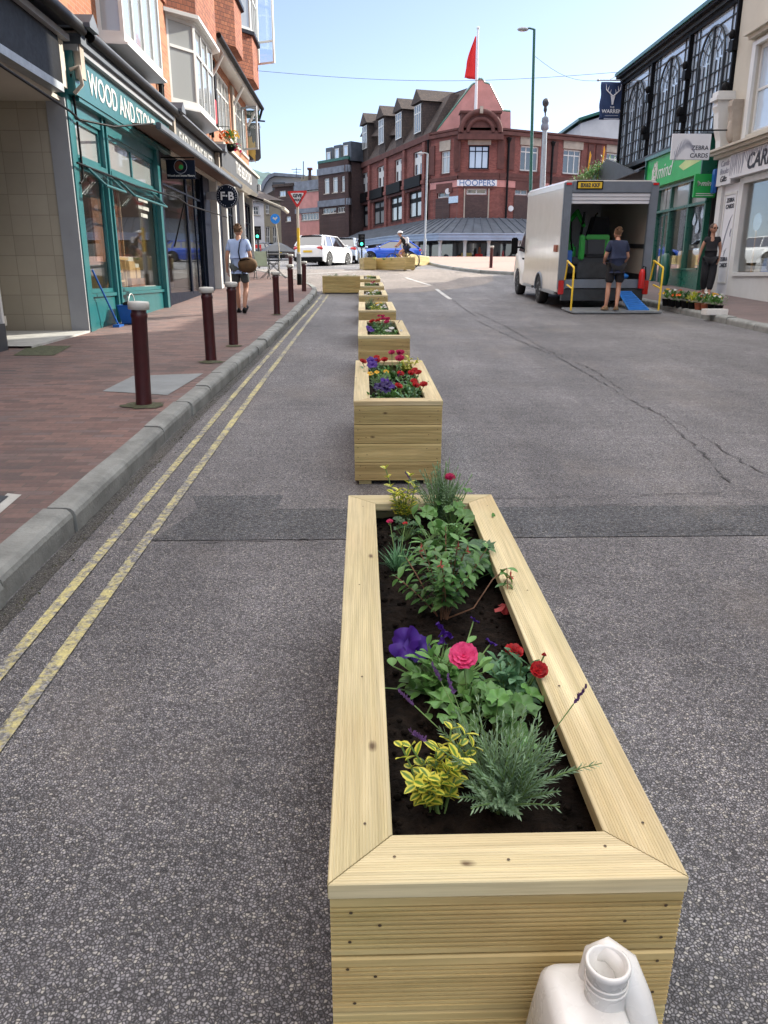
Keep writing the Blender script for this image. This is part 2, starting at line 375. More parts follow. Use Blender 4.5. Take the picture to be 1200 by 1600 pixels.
# pressure treated pine; grain runs along x of the generated map chosen per board
def woodm(name,axis,c1,c2,knot=True,groove=0,gsize=.0075):
    t=NT(name); g=t.tc.outputs['Object']
    oi=t.N('ShaderNodeObjectInfo')
    off=t.N('ShaderNodeVectorMath',operation='SCALE'); off.inputs[0].default_value=(13,7,5); t.L(oi.outputs['Random'],off.inputs['Scale'])
    ad=t.N('ShaderNodeVectorMath',operation='ADD'); t.L(g,ad.inputs[0]); t.L(off.outputs[0],ad.inputs[1])
    sc={'x':(1.2,22,22),'y':(22,1.2,22)}[axis]
    v=t.mapv(sc,src=ad.outputs[0]); n=t.noise(1,6,.6,v,.6)
    c=t.ramp(n,[(.28,c1),(.5,tuple((a+b)/2 for a,b in zip(c1,c2))),(.72,c2)])
    big=t.noise(2.1,4,.55,ad.outputs[0])
    c=t.mix(t.ramp(big,[(.45,0.0),(.8,.3)]),c,(.36,.37,.15))
    big2=t.noise(1.3,3,.5,t.mapv((1,1,1),loc=(9,3,2),src=ad.outputs[0]))
    c=t.mix(t.ramp(big2,[(.45,0.0),(.8,.5)]),c,(.44,.25,.10))
    if knot:
        kv=t.N('ShaderNodeTexVoronoi'); kv.voronoi_dimensions='2D'; kv.inputs['Scale'].default_value=1
        sp=t.N('ShaderNodeSeparateXYZ'); t.L(ad.outputs[0],sp.inputs[0]); cb=t.N('ShaderNodeCombineXYZ'); u,v_=(0,1) if axis=='x' else (1,0)
        t.L(t.math('MULTIPLY',sp.outputs[u],4.2),cb.inputs[0]); t.L(t.math('MULTIPLY',t.math('ADD',sp.outputs[v_],sp.outputs[2]),8.5),cb.inputs[1]); t.L(cb.outputs[0],kv.inputs['Vector'])
        kd=t.math('ADD',t.math('ADD',kv.outputs['Distance'],t.math('MULTIPLY',n,.10)),t.math('MULTIPLY',t.ramp(t.noise(3.5,2,.5,t.mapv((1,1,1),loc=(3,1,7),src=ad.outputs[0])),[(.40,0.0),(.46,1.0)]),.25))
        c=t.mix(t.ramp(kd,[(.07,.92),(.09,.6),(.135,0.0)]),c,(.10,.052,.018))
    fine={'x':(3,120,120),'y':(120,3,120)}[axis]; c=t.mix(1.0,c,t.ramp(t.noise(1,3,.6,t.mapv(fine,src=ad.outputs[0])),[(.3,.80),(.7,1.10)]),'MULTIPLY')
    c=t.mix(1.0,c,t.ramp(oi.outputs['Random'],[(0,(.84,.82,.78)),(.5,(1,.98,.95)),(1,(1.08,1.08,1.10))]),'MULTIPLY')
    t.bump(n,.25,.003)
    return t.fin(c,.62)
MT['wood_x']=woodm('treated_pine_across','x',(.42,.32,.12),(.76,.61,.29))
MT['wood_y']=woodm('treated_pine_along','y',(.42,.32,.12),(.76,.61,.29))
MT['woodt_x']=woodm('planed_pine_across','x',(.54,.46,.25),(.75,.67,.43),True)
MT['woodt_y']=woodm('planed_pine_along','y',(.54,.46,.25),(.75,.67,.43),True)
def leafm(name,c,edge=None,var=.35,trans=.25,rough=.45):
    t=NT(name); oi=t.N('ShaderNodeObjectInfo')
    n=t.noise(14,3); at=t.N('ShaderNodeAttribute'); at.attribute_name='leafuv'
    geo=t.N('ShaderNodeNewGeometry')
    rnd=geo.outputs['Random Per Island']
    col=t.ramp(rnd,[(0,tuple(x*(1-var) for x in c)),(.6,c),(1,tuple(min(1,x*(1+var)) for x in c))])
    col=t.mix(1.0,col,t.ramp(n,[(.3,.8),(.7,1.15)]),'MULTIPLY')
    if edge:
        f=t.ramp(at.outputs['Fac'],[(.25,0.0),(.5,1.0)]); col=t.mix(f,col,edge)
    m=t.fin(col,rough); 
    tl=t.N('ShaderNodeBsdfTranslucent'); t.L(col,tl.inputs[0])
    mx=t.N('ShaderNodeMixShader'); mx.inputs[0].default_value=trans; t.L(t.b.outputs[0],mx.inputs[1]); t.L(tl.outputs[0],mx.inputs[2]); t.L(mx.outputs[0],t.out.inputs[0])
    return m
MT['leaf']=leafm('green_leaf',(.11,.26,.065))
MT['leaf2']=leafm('bright_leaf',(.16,.35,.09))
MT['leafd']=leafm('dark_leaf',(.045,.125,.045))
MT['leafgrey']=leafm('lavender_leaf',(.27,.41,.25),var=.25)
MT['leafblue']=leafm('glaucous_leaf',(.13,.30,.15))
MT['leafvar']=leafm('variegated_leaf',(.16,.31,.04),(.80,.74,.10),.2)
MT['stem']=mat('plant_stem',(.14,.24,.07),.6,var=.2,scale=20)
MT['stemb']=mat('reddish_stem',(.22,.11,.06),.6,var=.2,scale=20)
MT['p_purple']=leafm('purple_petal',(.055,.010,.24),None,.35,.3,.6)
MT['p_dpurple']=leafm('deep_purple_petal',(.025,.01,.11),None,.35,.3,.6)
MT['p_pink']=leafm('pink_petal',(.74,.012,.12),(.80,.07,.24),.2,.3,.6)
MT['p_red']=leafm('red_petal',(.46,.008,.012),None,.35,.3,.6)
MT['p_mag']=leafm('magenta_petal',(.48,.012,.10),None,.3,.3,.6)
MT['p_coral']=leafm('coral_petal',(.75,.12,.12),None,.2,.35,.6)
MT['p_lav']=leafm('lavender_petal',(.20,.10,.28),None,.4,.3,.7)
MT['p_yel']=leafm('yellow_petal',(.80,.45,.02),None,.2,.3,.6)
MT['p_or']=leafm('orange_petal',(.80,.16,.02),None,.2,.3,.6)
MT['p_white']=leafm('white_petal',(.7,.7,.68),None,.1,.3,.6)
# ---------------------------------------------------------------- lettering
def text(s,size,parent,m,o,right,up,name='lettering',ext=.004,xs=1.0,align='CENTER',bold=0,shear=0):
    cu=bpy.data.curves.new('t','FONT'); cu.body=s; cu.size=size; cu.extrude=ext; cu.align_x=align; cu.align_y='CENTER'; cu.offset=bold; cu.shear=shear
    ob=bpy.data.objects.new('t',cu); COL.objects.link(ob)
    dg=bpy.context.evaluated_depsgraph_get(); dg.update()
    me=bpy.data.meshes.new_from_object(ob.evaluated_get(dg)); bpy.data.objects.remove(ob); bpy.data.curves.remove(cu)
    r=V(right).normalized(); u=V(up).normalized(); n=r.cross(u)
    for v in me.vertices: v.co=V(o)+r*v.co.x*xs+u*v.co.y+n*v.co.z
    me.materials.clear(); me.materials.append(m); me.name=name
    for p in me.polygons: p.material_index=0
    ob=bpy.data.objects.new(name,me); COL.objects.link(ob)
    if parent: ob.parent=parent
    return ob
# ---------------------------------------------------------------- upright wall helper: s runs along the wall, o sticks out of it
class Wall:
    def __init__(s,p0,p1,out=None):
        s.p=V((p0[0],p0[1],0)); d=V((p1[0]-p0[0],p1[1]-p0[1],0)); s.len=d.length; s.d=d.normalized()
        n=V((s.d.y,-s.d.x,0))
        if out is None: out=(0,0)
        if n.dot(V((out[0],out[1],0))-s.p)<0: n=-n
        s.n=n
    def pt(s,a,z,o=0): q=s.p+s.d*a+s.n*o; q.z=z; return q
    def uv(s,px,py):
        r=ray(px,py); c=V((0,0,H)); t=(s.p-c).dot(s.n)/r.dot(s.n) if abs(r.dot(s.n))>1e-9 else 0
        q=c+r*t; return (q-s.p).dot(s.d), q.z
    def box(s,mb,a0,a1,z0,z1,o0,o1):
        vs=[s.pt(a,z,o) for a in (a0,a1) for o in (o0,o1) for z in (z0,z1)]
        mb.add(vs,[(0,1,3,2),(4,6,7,5),(0,4,5,1),(2,3,7,6),(0,2,6,4),(1,5,7,3)])
    def holes(s,mb,a0,a1,z0,z1,ops,depth=.12,back=True):
        A=sorted({a0,a1,*[o[0] for o in ops],*[o[1] for o in ops]}); Z=sorted({z0,z1,*[o[2] for o in ops],*[o[3] for o in ops]})
        A=[a for a in A if a0<=a<=a1]; Z=[z for z in Z if z0<=z<=z1]
        for i in range(len(A)-1):
            for j in range(len(Z)-1):
                ca,cz=(A[i]+A[i+1])/2,(Z[j]+Z[j+1])/2
                if any(o[0]<ca<o[1] and o[2]<cz<o[3] for o in ops): continue
                mb.quad(s.pt(A[i],Z[j]),s.pt(A[i+1],Z[j]),s.pt(A[i+1],Z[j+1]),s.pt(A[i],Z[j+1]))
        for o in ops:
            for (a,b,c,d) in ((o[0],o[2],o[1],o[2]),(o[1],o[2],o[1],o[3]),(o[1],o[3],o[0],o[3]),(o[0],o[3],o[0],o[2])):
                mb.quad(s.pt(a,b),s.pt(c,d),s.pt(c,d,-depth),s.pt(a,b,-depth))
    def window(s,parent,a0,a1,z0,z1,cols=2,rows=2,fm=None,gm=None,fw=.05,bar=.03,depth=.10,name='window',rz=None,sill=True,cx=None):
        fm=fm or MT['white']; gm=gm or MT['glass']; mb=MB(); o0,o1=-depth,-depth+.05
        s.box(mb,a0,a0+fw,z0,z1,o0,o1); s.box(mb,a1-fw,a1,z0,z1,o0,o1)
        s.box(mb,a0+fw,a1-fw,z0,z0+fw,o0,o1); s.box(mb,a0+fw,a1-fw,z1-fw,z1,o0,o1)
        xs=cx if cx else [i/cols for i in range(1,cols)]
        zs=rz if rz else [i/rows for i in range(1,rows)]
        for f in xs:
            a=a0+(a1-a0)*f; s.box(mb,a-bar/2,a+bar/2,z0+fw,z1-fw,o0+.003,o1-.003)
        for f in zs:
            z=z0+(z1-z0)*f; s.box(mb,a0+fw,a1-fw,z-bar/2,z+bar/2,o0+.006,o1-.006)
        w=mb.build(name,fm,parent)
        g=MB(); s.box(g,a0+.01,a1-.01,z0+.01,z1-.01,-depth-.01,-depth+.015); g.build('pane',gm,w)
        if sill:
            k=MB(); s.box(k,a0-.06,a1+.06,z0-.08,z0,-depth,.06); k.build('sill',MT['stone'] if sill is True else sill,w)
        return w
# ================================================================ camera, sun and sky
cam=bpy.data.cameras.new('camera'); co=bpy.data.objects.new('camera',cam); COL.objects.link(co); scn.camera=co
cam.sensor_fit='VERTICAL'; cam.sensor_height=32; cam.lens=32*F/1600; cam.clip_start=.05; cam.clip_end=3000
co.location=(0,0,H); co.rotation_euler=(rad(90)-TH,0,-PS)
AZS=rad(37); EL=rad(27)      # the sun stands to the right and ahead
sd=V((math.cos(AZS)*math.cos(EL),math.sin(AZS)*math.cos(EL),math.sin(EL)))
sl=bpy.data.lights.new('sun','SUN'); sl.energy=3.4; sl.angle=rad(.5); sl.color=(1,.93,.80)
so=bpy.data.objects.new('sun',sl); COL.objects.link(so); so.rotation_euler=(-sd).to_track_quat('-Z','Y').to_euler()
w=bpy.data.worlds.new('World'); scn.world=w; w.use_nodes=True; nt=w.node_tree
sk=nt.nodes.new('ShaderNodeTexSky'); sk.sky_type='NISHITA'; sk.sun_disc=False; sk.sun_elevation=EL
sk.sun_rotation=math.pi/2-AZS; sk.air_density=1.0; sk.dust_density=.5; sk.ozone_density=2.5
# added white fill overhead, above the view, lights the shaded street; low sky dimmed
def WN(t): return nt.nodes.new(t)
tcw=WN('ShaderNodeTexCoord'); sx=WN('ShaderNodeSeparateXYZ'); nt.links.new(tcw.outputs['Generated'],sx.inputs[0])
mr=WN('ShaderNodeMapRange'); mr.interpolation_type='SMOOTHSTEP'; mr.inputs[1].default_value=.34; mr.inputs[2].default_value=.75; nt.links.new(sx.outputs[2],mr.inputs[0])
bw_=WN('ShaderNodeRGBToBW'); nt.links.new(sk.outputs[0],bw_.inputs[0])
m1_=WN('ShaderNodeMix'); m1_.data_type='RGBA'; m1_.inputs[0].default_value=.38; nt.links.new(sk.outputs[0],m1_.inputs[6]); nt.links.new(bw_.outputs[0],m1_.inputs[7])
fill_=WN('ShaderNodeMix'); fill_.data_type='RGBA'; fill_.inputs[7].default_value=(8.0,7.8,7.8,1); nt.links.new(mr.outputs[0],fill_.inputs[0]); 
m2_=WN('ShaderNodeMix'); m2_.data_type='RGBA'; m2_.blend_type='MULTIPLY'; m2_.inputs[0].default_value=1; m2_.inputs[7].default_value=(.60,.63,.735,1); nt.links.new(m1_.outputs[2],m2_.inputs[6]); nt.links.new(m2_.outputs[2],fill_.inputs[6])
nt.links.new(fill_.outputs[2],nt.nodes['Background'].inputs[0]); nt.nodes['Background'].inputs[1].default_value=.13
vs_=scn.view_settings; vs_.view_transform='Standard'; vs_.look='None'; vs_.exposure=1.45; vs_.gamma=1; vs_.use_curve_mapping=False
scn.cycles.use_adaptive_sampling=True; scn.cycles.adaptive_threshold=.02
try: scn.cycles.use_denoising=True
except Exception: pass
scn.cycles.max_bounces=8; scn.cycles.transparent_max_bounces=12
MT['gutterdirt']=asphalt('gutter_dirt',.035,.14,(1.05,1,.9),.3,120,.5)
# ================================================================ ground, road, pavements, kerbs, markings
BR=[y for y,_ in PROF]
def ysamp(y0,y1,step=1.0):
    ys=[y0]; n=max(1,int((y1-y0)/step)); ys+= [y0+(y1-y0)*i/n for i in range(1,n)]+[y1]
    ys+= [b for b in BR if y0<b<y1]; return sorted(set(round(y,4) for y in ys))
def sheet(name,rows,dz,m,kind='structure',thick=None,parent=None):
    """rows: (y,x0,x1) sorted by y; interpolated along the street profile"""
    mb=MB(); pts=[]
    for (ya,a0,a1),(yb,b0,b1) in zip(rows,rows[1:]):
        for y in ysamp(ya,yb,1.5):
            t=(y-ya)/(yb-ya); pts.append((y,a0+(b0-a0)*t,a1+(b1-a1)*t))
    q=[]; 
    for p in pts:
        if not q or abs(p[0]-q[-1][0])>1e-4: q.append(p)
    vs=[]
    for y,x0,x1 in q: vs+= [(x0,y,zg(y)+dz),(x1,y,zg(y)+dz)]
    mb.add(vs,[(2*i,2*i+1,2*i+3,2*i+2) for i in range(len(q)-1)])
    o=mb.build(name,m,parent)
    if kind: tag(o,kind=kind)
    return o
mb=MB(); ys=ysamp(-40,150,2)+[900]
vs=[]
for y in ys:
    vs+= [(-400,y,zg(y)),(400,y,zg(y))]
mb.add(vs,[(2*i,2*i+1,2*i+3,2*i+2) for i in range(len(ys)-1)])
tag(mb.build('road',MT['asphalt']),kind='structure')
# left pavement with a rounded corner where it turns into the side street
KX=-1.66
lp=[(-20,-12,KX),(0,-12,KX),(12,-12,KX+.09),(24.0,-12,-1.48),(25.2,-12,-1.53),(26.4,-12,-1.70),(28,-12,-2.04),(30,-12,-2.67),(32,-12,-3.42),(34,-12,-4.32),(36,-12,-6),(37.5,-12,-9)]
sheet('pavement',[(a,b,c) for a,b,c in lp],.12,MT['pav_l'])
def kerbline(name,pts,w,m,h=.125,stone=.9,seed=1,inset=1):
    """separate kerb stones laid along a line of (x,y); inset side = pavement side"""
    rr=random.Random(seed); mb=MB()
    P=[V((x,y,0)) for x,y in pts]; segs=[]
    for a,b in zip(P,P[1:]):
        n=max(1,round((b-a).length/stone)); 
        for i in range(n): segs.append((a+(b-a)*(i/n),a+(b-a)*((i+1)/n)))
    for a,b in segs:
        d=(b-a).normalized(); nn=V((-d.y,d.x,0))*inset; g=.011
        j=rr.uniform(-.016,.016); hz=h+rr.uniform(-.006,.012)
        secs=[]
        for q,e in ((a+d*g,0),(a+(b-a)*.33,rr.uniform(-.004,.004)),(a+(b-a)*.67,rr.uniform(-.004,.004)),(b-d*g,0)):
            z=zg(q.y); o=q+nn*(-.012+j+e)
            prof=[(0,-.1),(0.0,hz-.045),(.008,hz-.022),(.028,hz-.004),(.05,hz),(w,hz+.003),(w,-.1)]
            secs.append([(o.x+nn.x*u,o.y+nn.y*u,z+v) for u,v in prof])
        k=len(secs[0]); vs=[p for s_ in secs for p in s_]
        fs=[(i*k+t,i*k+t+1,(i+1)*k+t+1,(i+1)*k+t) for i in range(3) for t in range(k-1)]
        fs+=[list(range(k)),list(range(3*k,4*k))]
        mb.add(vs,fs)
    return tag(mb.build(name,m),kind='structure')
kerbline('kerb',[(-1.585,-3),(-1.57,4),(-1.56,7),(-1.47,11),(-1.41,16),(-1.37,24.2),(-1.45,25.2),(-1.6,26.2),(-1.98,28),(-2.6,30),(-3.35,32),(-4.25,34),(-5.9,36),(-9,37.6)],.15,MT['kerb'],.128,.88,3,1)
# right pavement, widening into the corner in front of the department store
rp=[(-20,7.3,30),(13,7.3,30),(20,7.36,30),(29,7.3,30),(31.2,7.25,30),(32.6,6.95,30)]
sheet('pavement_right',rp,.12,MT['pav_r'])
sheet('pavement_corner',[(32.6,6.95,30),(33.3,6.35,30),(34.4,5.2,30),(36.2,4.5,30),(40,4.15,30),(46,4.05,30),(52,4.05,30),(57,4.0,30),(60.8,3.8,30)],.125,MT['pav_f'])
kerbline('kerb_right',[(7.1,-3),(7.1,13),(7.2,20),(7.14,29),(7.08,31.2),(6.8,32.5),(6.2,33.2),(5.05,34.3),(4.35,36.1),(4.0,40),(3.9,46),(3.9,57)],.2,MT['kerb'],.13,1.2,5,-1)
# yellow double line, worn
def band(name,pts,w,m,dz=.006,step=.5):
    P=[V((x,y,0)) for x,y in pts]; mb=MB(); vs=[]
    for i,p in enumerate(P):
        d=(P[min(i+1,len(P)-1)]-P[max(i-1,0)]).normalized(); n=V((-d.y,d.x,0))*w/2
        a=p+n; b=p-n; vs+= [(a.x,a.y,zg(a.y)+dz),(b.x,b.y,zg(b.y)+dz)]
    mb.add(vs,[(2*i,2*i+1,2*i+3,2*i+2) for i in range(len(P)-1)])
    return tag(mb.build(name,m),kind='structure')
def line(x0,y0,x1,y1): 
    n=max(2,int(math.hypot(x1-x0,y1-y0)/.8)); return [(x0+(x1-x0)*i/n,y0+(y1-y0)*i/n) for i in range(n+1)]
def poly(pts): 
    o=[]
    for a,b in zip(pts,pts[1:]): o+=line(*a,*b)[:-1]
    return o+[pts[-1]]
band('road_marking_yellow',poly([(-1.15,.2),(-1.145,8),(-1.10,16),(-1.02,23.9)]),.055,MT['yellow'],.007)
band('road_marking_yellow',poly([(-1.325,.2),(-1.33,8),(-1.29,16),(-1.20,23.9)]),.050,MT['yellow'],.007)
# brick coloured crossing table at the junction, patches and white lines
sheet('road_table',[(24.6,-1.3,1.6),(26.2,-1.7,3.1),(28,-2.3,4.2),(30,-2.9,4.9),(33,-4.2,5.4),(36,-5.5,4.0),(38,-9,3.6)],.005,MT['crossing'])
sheet('road_patch',[(3.86,-1.12,5.0),(4.36,-.98,5.2)],.004,MT['patch'])
sheet('road_patch',[(4.362,-.98,-.52),(4.62,-1.06,-.5)],.004,MT['patch'])
a=AZ(682,452,0); b=AZ(704,468,0)
band('road_marking_white',line(a.x,a.y,b.x,b.y),.12,MT['whitep'],.008)
a=AZ(634,434,0); b=AZ(672,446,0)
band('road_marking_white',line(b.x,b.y,a.x,a.y),.1,MT['whitep'],.010)
for pa,pb in (((560,413),(700,421)),((440,431),(556,424)),((700,421),(790,427)),((455,420),(566,417))):
    a=AZ(*pa,0); b=AZ(*pb,0); band('road_marking_white',line(a.x,a.y,b.x,b.y),.14,MT['whitep'],.012)
# long seams and cracks in the surface
def crack(pts,w,seed):
    rr=random.Random(seed); P=[]
    for a,b in zip(pts,pts[1:]):
        n=max(2,int(math.hypot(b[0]-a[0],b[1]-a[1])/.07))
        for i in range(n): 
            t=i/n; P.append((a[0]+(b[0]-a[0])*t+rr.gauss(0,.012),a[1]+(b[1]-a[1])*t+rr.gauss(0,.012)))
    mb=MB(); vs=[]
    for i,p in enumerate(P):
        q=V((*P[min(i+1,len(P)-1)],0))-V((*P[max(i-1,0)],0)); n=V((-q.y,q.x,0)).normalized()*w*max(0,rr.gauss(.36,.38))*(1+max(0,p[1]-4)*.07)
        vs+= [(p[0]+n.x,p[1]+n.y,zg(p[1])+.0065),(p[0]-n.x,p[1]-n.y,zg(p[1])+.0065)]
    mb.add(vs,[(2*i,2*i+1,2*i+3,2*i+2) for i in range(len(P)-1)])
    return mb
MT['tar']=mat('tar_seam',(.06,.058,.062),.8,var=.3,scale=30,bump=.4)
def cpx(l): return [tuple(AZ(px,py,0)[:2]) for px,py in l]
for i,(l,w) in enumerate([([(742,500),(800,528),(875,560),(945,600),(985,625),(1035,650),(1150,762)],.010),([(742,488),(790,510),(850,545),(930,580),(975,612)],.010),([(990,632),(1035,648),(1110,690),(1198,745)],.008),
    ([(700,462),(742,494)],.011),([(770,780),(880,777),(960,775),(1198,768)],.006),([(285,846),(540,846)],.006),([(770,834),(1198,829)],.005),([(770,792),(1198,786)],.005),([(30,838),(140,842),(285,846)],.006),
    ([(930,575),(1010,570)],.005),([(640,500),(760,503)],.005),([(870,552),(1100,548)],.004),([(930,540),(1000,552)],.004)]):
    tag(crack(cpx(l),w,i).build('road_seam',MT['tar']),kind='structure')
# grey slab and mossy rings on the left pavement, access covers
def quadsheet(name,pxs,dz,m,label=None):
    mb=MB(); c=[AZ(px,py,.12) for px,py in pxs]; mb.add([(p.x,p.y,zg(p.y)+.12+dz) for p in c],[list(range(len(c)))])
    return tag(mb.build(name,m),kind='structure')
quadsheet('pavement_slab',[(160,612),(208,588),(318,584),(262,618)],.005,MT['slab'])
quadsheet('pavement_slab',[(-40,812),(12,772),(34,774),(-10,812)],.004,MT['concrete'])
quadsheet('access_cover',[(-40,800),(-6,776),(14,777),(-20,805)],.008,MT['grey_d'])
quadsheet('pavement_slab',[(20,556),(48,540),(112,541),(84,556)],.005,MT['moss'])
rr=random.Random(4)
for px,py,r in ((225,634,.2),(330,566,.17),(365,541,.14),(433,492,.12),(455,472,.1)):
    c=AZ(px,py,.12); mb=MB(); n=22
    ring=[(c.x+r*rr.uniform(.7,1.15)*math.cos(6.283*i/n),c.y+r*.8*rr.uniform(.7,1.15)*math.sin(6.283*i/n)) for i in range(n)]
    mb.add([(x,y,zg(y)+.1275) for x,y in ring],[list(range(n))]); tag(mb.build('moss_patch',MT['moss']),kind='structure')
band('gutter',poly([(-1.515,0),(-1.51,7),(-1.42,11),(-1.36,16),(-1.32,24)]),.09,MT['gutterdirt'],.003)
# small weeds and grit in the gutter: far too many to count
mb=MB()
for i in range(900):
    y=rr.uniform(1.5,22); x=-1.52+abs(rr.gauss(0,.045)); s=rr.uniform(.002,.007); z=zg(y)+.002
    mb.add([(x-s,y-s,z),(x+s,y-s*.6,z),(x+s*.5,y+s,z),(x,y,z+s*1.1)],[(0,1,3),(1,2,3),(2,0,3)])
tag(mb.build('gutter_grit',MT['moss']),'fine grit and moss lying in the left gutter','grit',kind='stuff')
# ================================================================ timber planters
PW=.562; PH=.55; SL=math.atan(.0385)
def reeded(length,w,t,pitch,depth,mitre0,mitre1,mb,place,ends=True):
    """board running along u from 0..length, width w (v), reeded top at height t; mitres shorten it linearly with v"""
    n=int(w/pitch); ch=.0035 if w>.11 else .002
    prof=[(0,0),(0,t-ch),(ch,t)]
    mg=.013 if w>.11 else .005; n=int((w-2*mg)/pitch)
    for i in range(n):
        a=mg+(w-2*mg)*i/n; b=(w-2*mg)/n
        prof+=[(a+b*.04,t),(a+b*.16,t-depth),(a+b*.40,t-depth),(a+b*.54,t)]
    prof+=[(w-ch,t),(w,t-ch),(w,0)]
    g_=.0011 if mitre0 else 0
    A=[place(mitre0*p[0]+g_,p[0],p[1]) for p in prof]; B=[place(length-mitre1*p[0]-g_,p[0],p[1]) for p in prof]
    k=len(prof); mb.add(A+B,[(i,(i+1)%k,k+(i+1)%k,k+i) for i in range(k)]+[list(range(k)),list(range(2*k-1,k-1,-1))])
MT['screw']=mat('screw_head',(.10,.07,.04),.5,.4,var=.3,scale=80)
def screw(mb,c,n,r=.0030):
    mb.m=1; n=V(n).normalized(); a=n.orthogonal().normalized(); b=n.cross(a)
    k=8; mb.add([V(c)+(a*math.cos(6.283*i/k)+b*math.sin(6.283*i/k))*r+n*.0012 for i in range(k)],[list(range(k))]); mb.m=0
def planter(label,L=1.94,seed=1):
    rr=random.Random(seed)
    root=thing('wooden_planter',label,'planter',group='wooden planters lined up along the road')
    cap=.028; bw=.1200; z0=.03
    W=PW; iw=W-.006; il=L-.006      # panels sit a little inside the rim
    for k in range(4):
        z=z0+k*(bw+.0032)
        for side in range(4):
            mb=MB(); tk=.026; jit=rr.uniform(0,.0015)
            if side==0: reeded(iw,bw,tk,.0094,.0046,0,0,mb,lambda u,v,t:(.003+u,.003+tk-t-jit,z+v))
            if side==1: reeded(iw,bw,tk,.0094,.0046,0,0,mb,lambda u,v,t:(.003+u,L-.003-tk+t+jit,z+v))
            if side==2: reeded(il-.054,bw,tk,.0094,.0046,0,0,mb,lambda u,v,t:(.003+tk-t-jit,.035+u,z+v))
            if side==3: reeded(il-.054,bw,tk,.0094,.0046,0,0,mb,lambda u,v,t:(W-.003-tk+t+jit,.035+u,z+v))
            for e in (0,1):
                for zz in (.03,.095):
                    if side<2: screw(mb,((.03+rr.uniform(-.008,.012)) if e==0 else W-.03,.0015 if side==0 else L-.0015,z+zz+rr.uniform(-.008,.008)),(0,-1 if side==0 else 1,0))
            if side==0: 
                for xx in (.075,W-.09): screw(mb,(xx+rr.uniform(-.01,.01),.0018,z+rr.uniform(.04,.09)),(0,-1,0))
            mb.build('board',[MT['wood_x' if side<2 else 'wood_y'],MT['screw']],root)
    rw=.104; zt=PH-cap
    mb=MB(); reeded(W,rw,cap,.0052,.0009,1,1,mb,lambda u,v,t:(u,v,zt+t))
    for x in (.1,.28,.45): screw(mb,(x+rr.uniform(-.01,.01),.05+rr.uniform(-.015,.02),PH),(0,0,1),.0027)
    mb.build('rim_board',[MT['woodt_x'],MT['screw']],root)
    mb=MB(); reeded(W,rw,cap,.0052,.0009,1,1,mb,lambda u,v,t:(u,L-v,zt+t)); mb.build('rim_board',[MT['woodt_x'],MT['screw']],root)
    mb=MB(); reeded(L-.002,rw,cap,.0052,.0009,1,1,mb,lambda u,v,t:(v,.001+u,zt+t))
    for y in (.13,.6,1.1,L-.14): screw(mb,(.055+rr.uniform(-.02,.02),y,PH),(0,0,1),.0027)
    mb.build('rim_board',[MT['woodt_y'],MT['screw']],root)
    mb=MB(); reeded(L-.002,rw,cap,.0052,.0009,1,1,mb,lambda u,v,t:(W-v,.001+u,zt+t))
    for y in (.12,.55,1.05,L-.14): screw(mb,(W-.05+rr.uniform(-.02,.02),y,PH),(0,0,1),.0027)
    mb.build('rim_board',[MT['woodt_y'],MT['screw']],root)
    for x in (.03,W-.11):
        for y in (.03,L-.11):
            mb=MB(); mb.box(x,x+.08,y,y+.08,-.0,.0295); mb.build('foot',MT['wood_x'],root)
    # lining inside, dark
    mb=MB(); mb.box(.036,W-.036,.036,L-.036,.05,.40); mb.build('liner',MT['black'],root)
    # soil with clods
    nx,ny=40,150; x0,x1,y0,y1=.04,W-.04,.04,L-.04
    from mathutils import noise as NZ
    vs=[]
    for j in range(ny+1):
        for i in range(nx+1):
            x=x0+(x1-x0)*i/nx; y=y0+(y1-y0)*j/ny
            h=NZ.noise(V((x*9+seed*5,y*9,0)))*.012+NZ.noise(V((x*34,y*34,seed)))*.008+abs(NZ.noise(V((x*80,y*80,seed))))*.010
            vs.append((x,y,PH-.085+h))
    mb=MB(); mb.add(vs,[(j*(nx+1)+i,j*(nx+1)+i+1,(j+1)*(nx+1)+i+1,(j+1)*(nx+1)+i) for j in range(ny) for i in range(nx)],True)
    for _ in range(520):
        x=rr.uniform(x0+.02,x1-.02); y=rr.uniform(y0+.02,y1-.02); s=rr.choice((rr.uniform(.003,.008),rr.uniform(.003,.011)))
        mb.ell((x,y,PH-.078+rr.uniform(-.003,.006)),(s,s*rr.uniform(.6,1.2),s*.7),6,4)
    o=mb.build('soil',MT['soil'],root); o['label']='dark crumbly compost filling the planter'
    return root
PX=-.061
first=planter('nearest long pine planter, cut off by the lower edge of the view',1.94,1)
first.location=(PX,.985,zg(.985)); first.rotation_euler=(SL,0,0)
ORD=['second','third','fourth','fifth','sixth','seventh']
PLY=[4.83,8.45,11.8,15.35,18.75,22.1]
PLN=[first]
proto=planter('second wooden planter in the row, square end facing the nearest planter',1.80,5)
for i,y in enumerate(PLY):
    lb='%s wooden planter in the row, %s'%(ORD[i],['its plain end boards facing the camera','crimson flowers at its near end','white and yellow bedding plants inside','narrow in view behind the fourth one','half hidden behind the fifth','farthest of the row, beside the crosswise planter'][i])
    ex=(0,.01,.0,-.01,.01,0)[i]
    if i==0: o=proto; o['label']=lb; o.location=(PX+ex,y,zg(y)); o.rotation_euler=(math.atan((zg(y+1.8)-zg(y))/1.8),0,0)
    else: o=dup(proto,(PX+ex,y,zg(y)),(math.atan((zg(y+1.8)-zg(y))/1.8),0,0),lb)
    PLN.append(o)
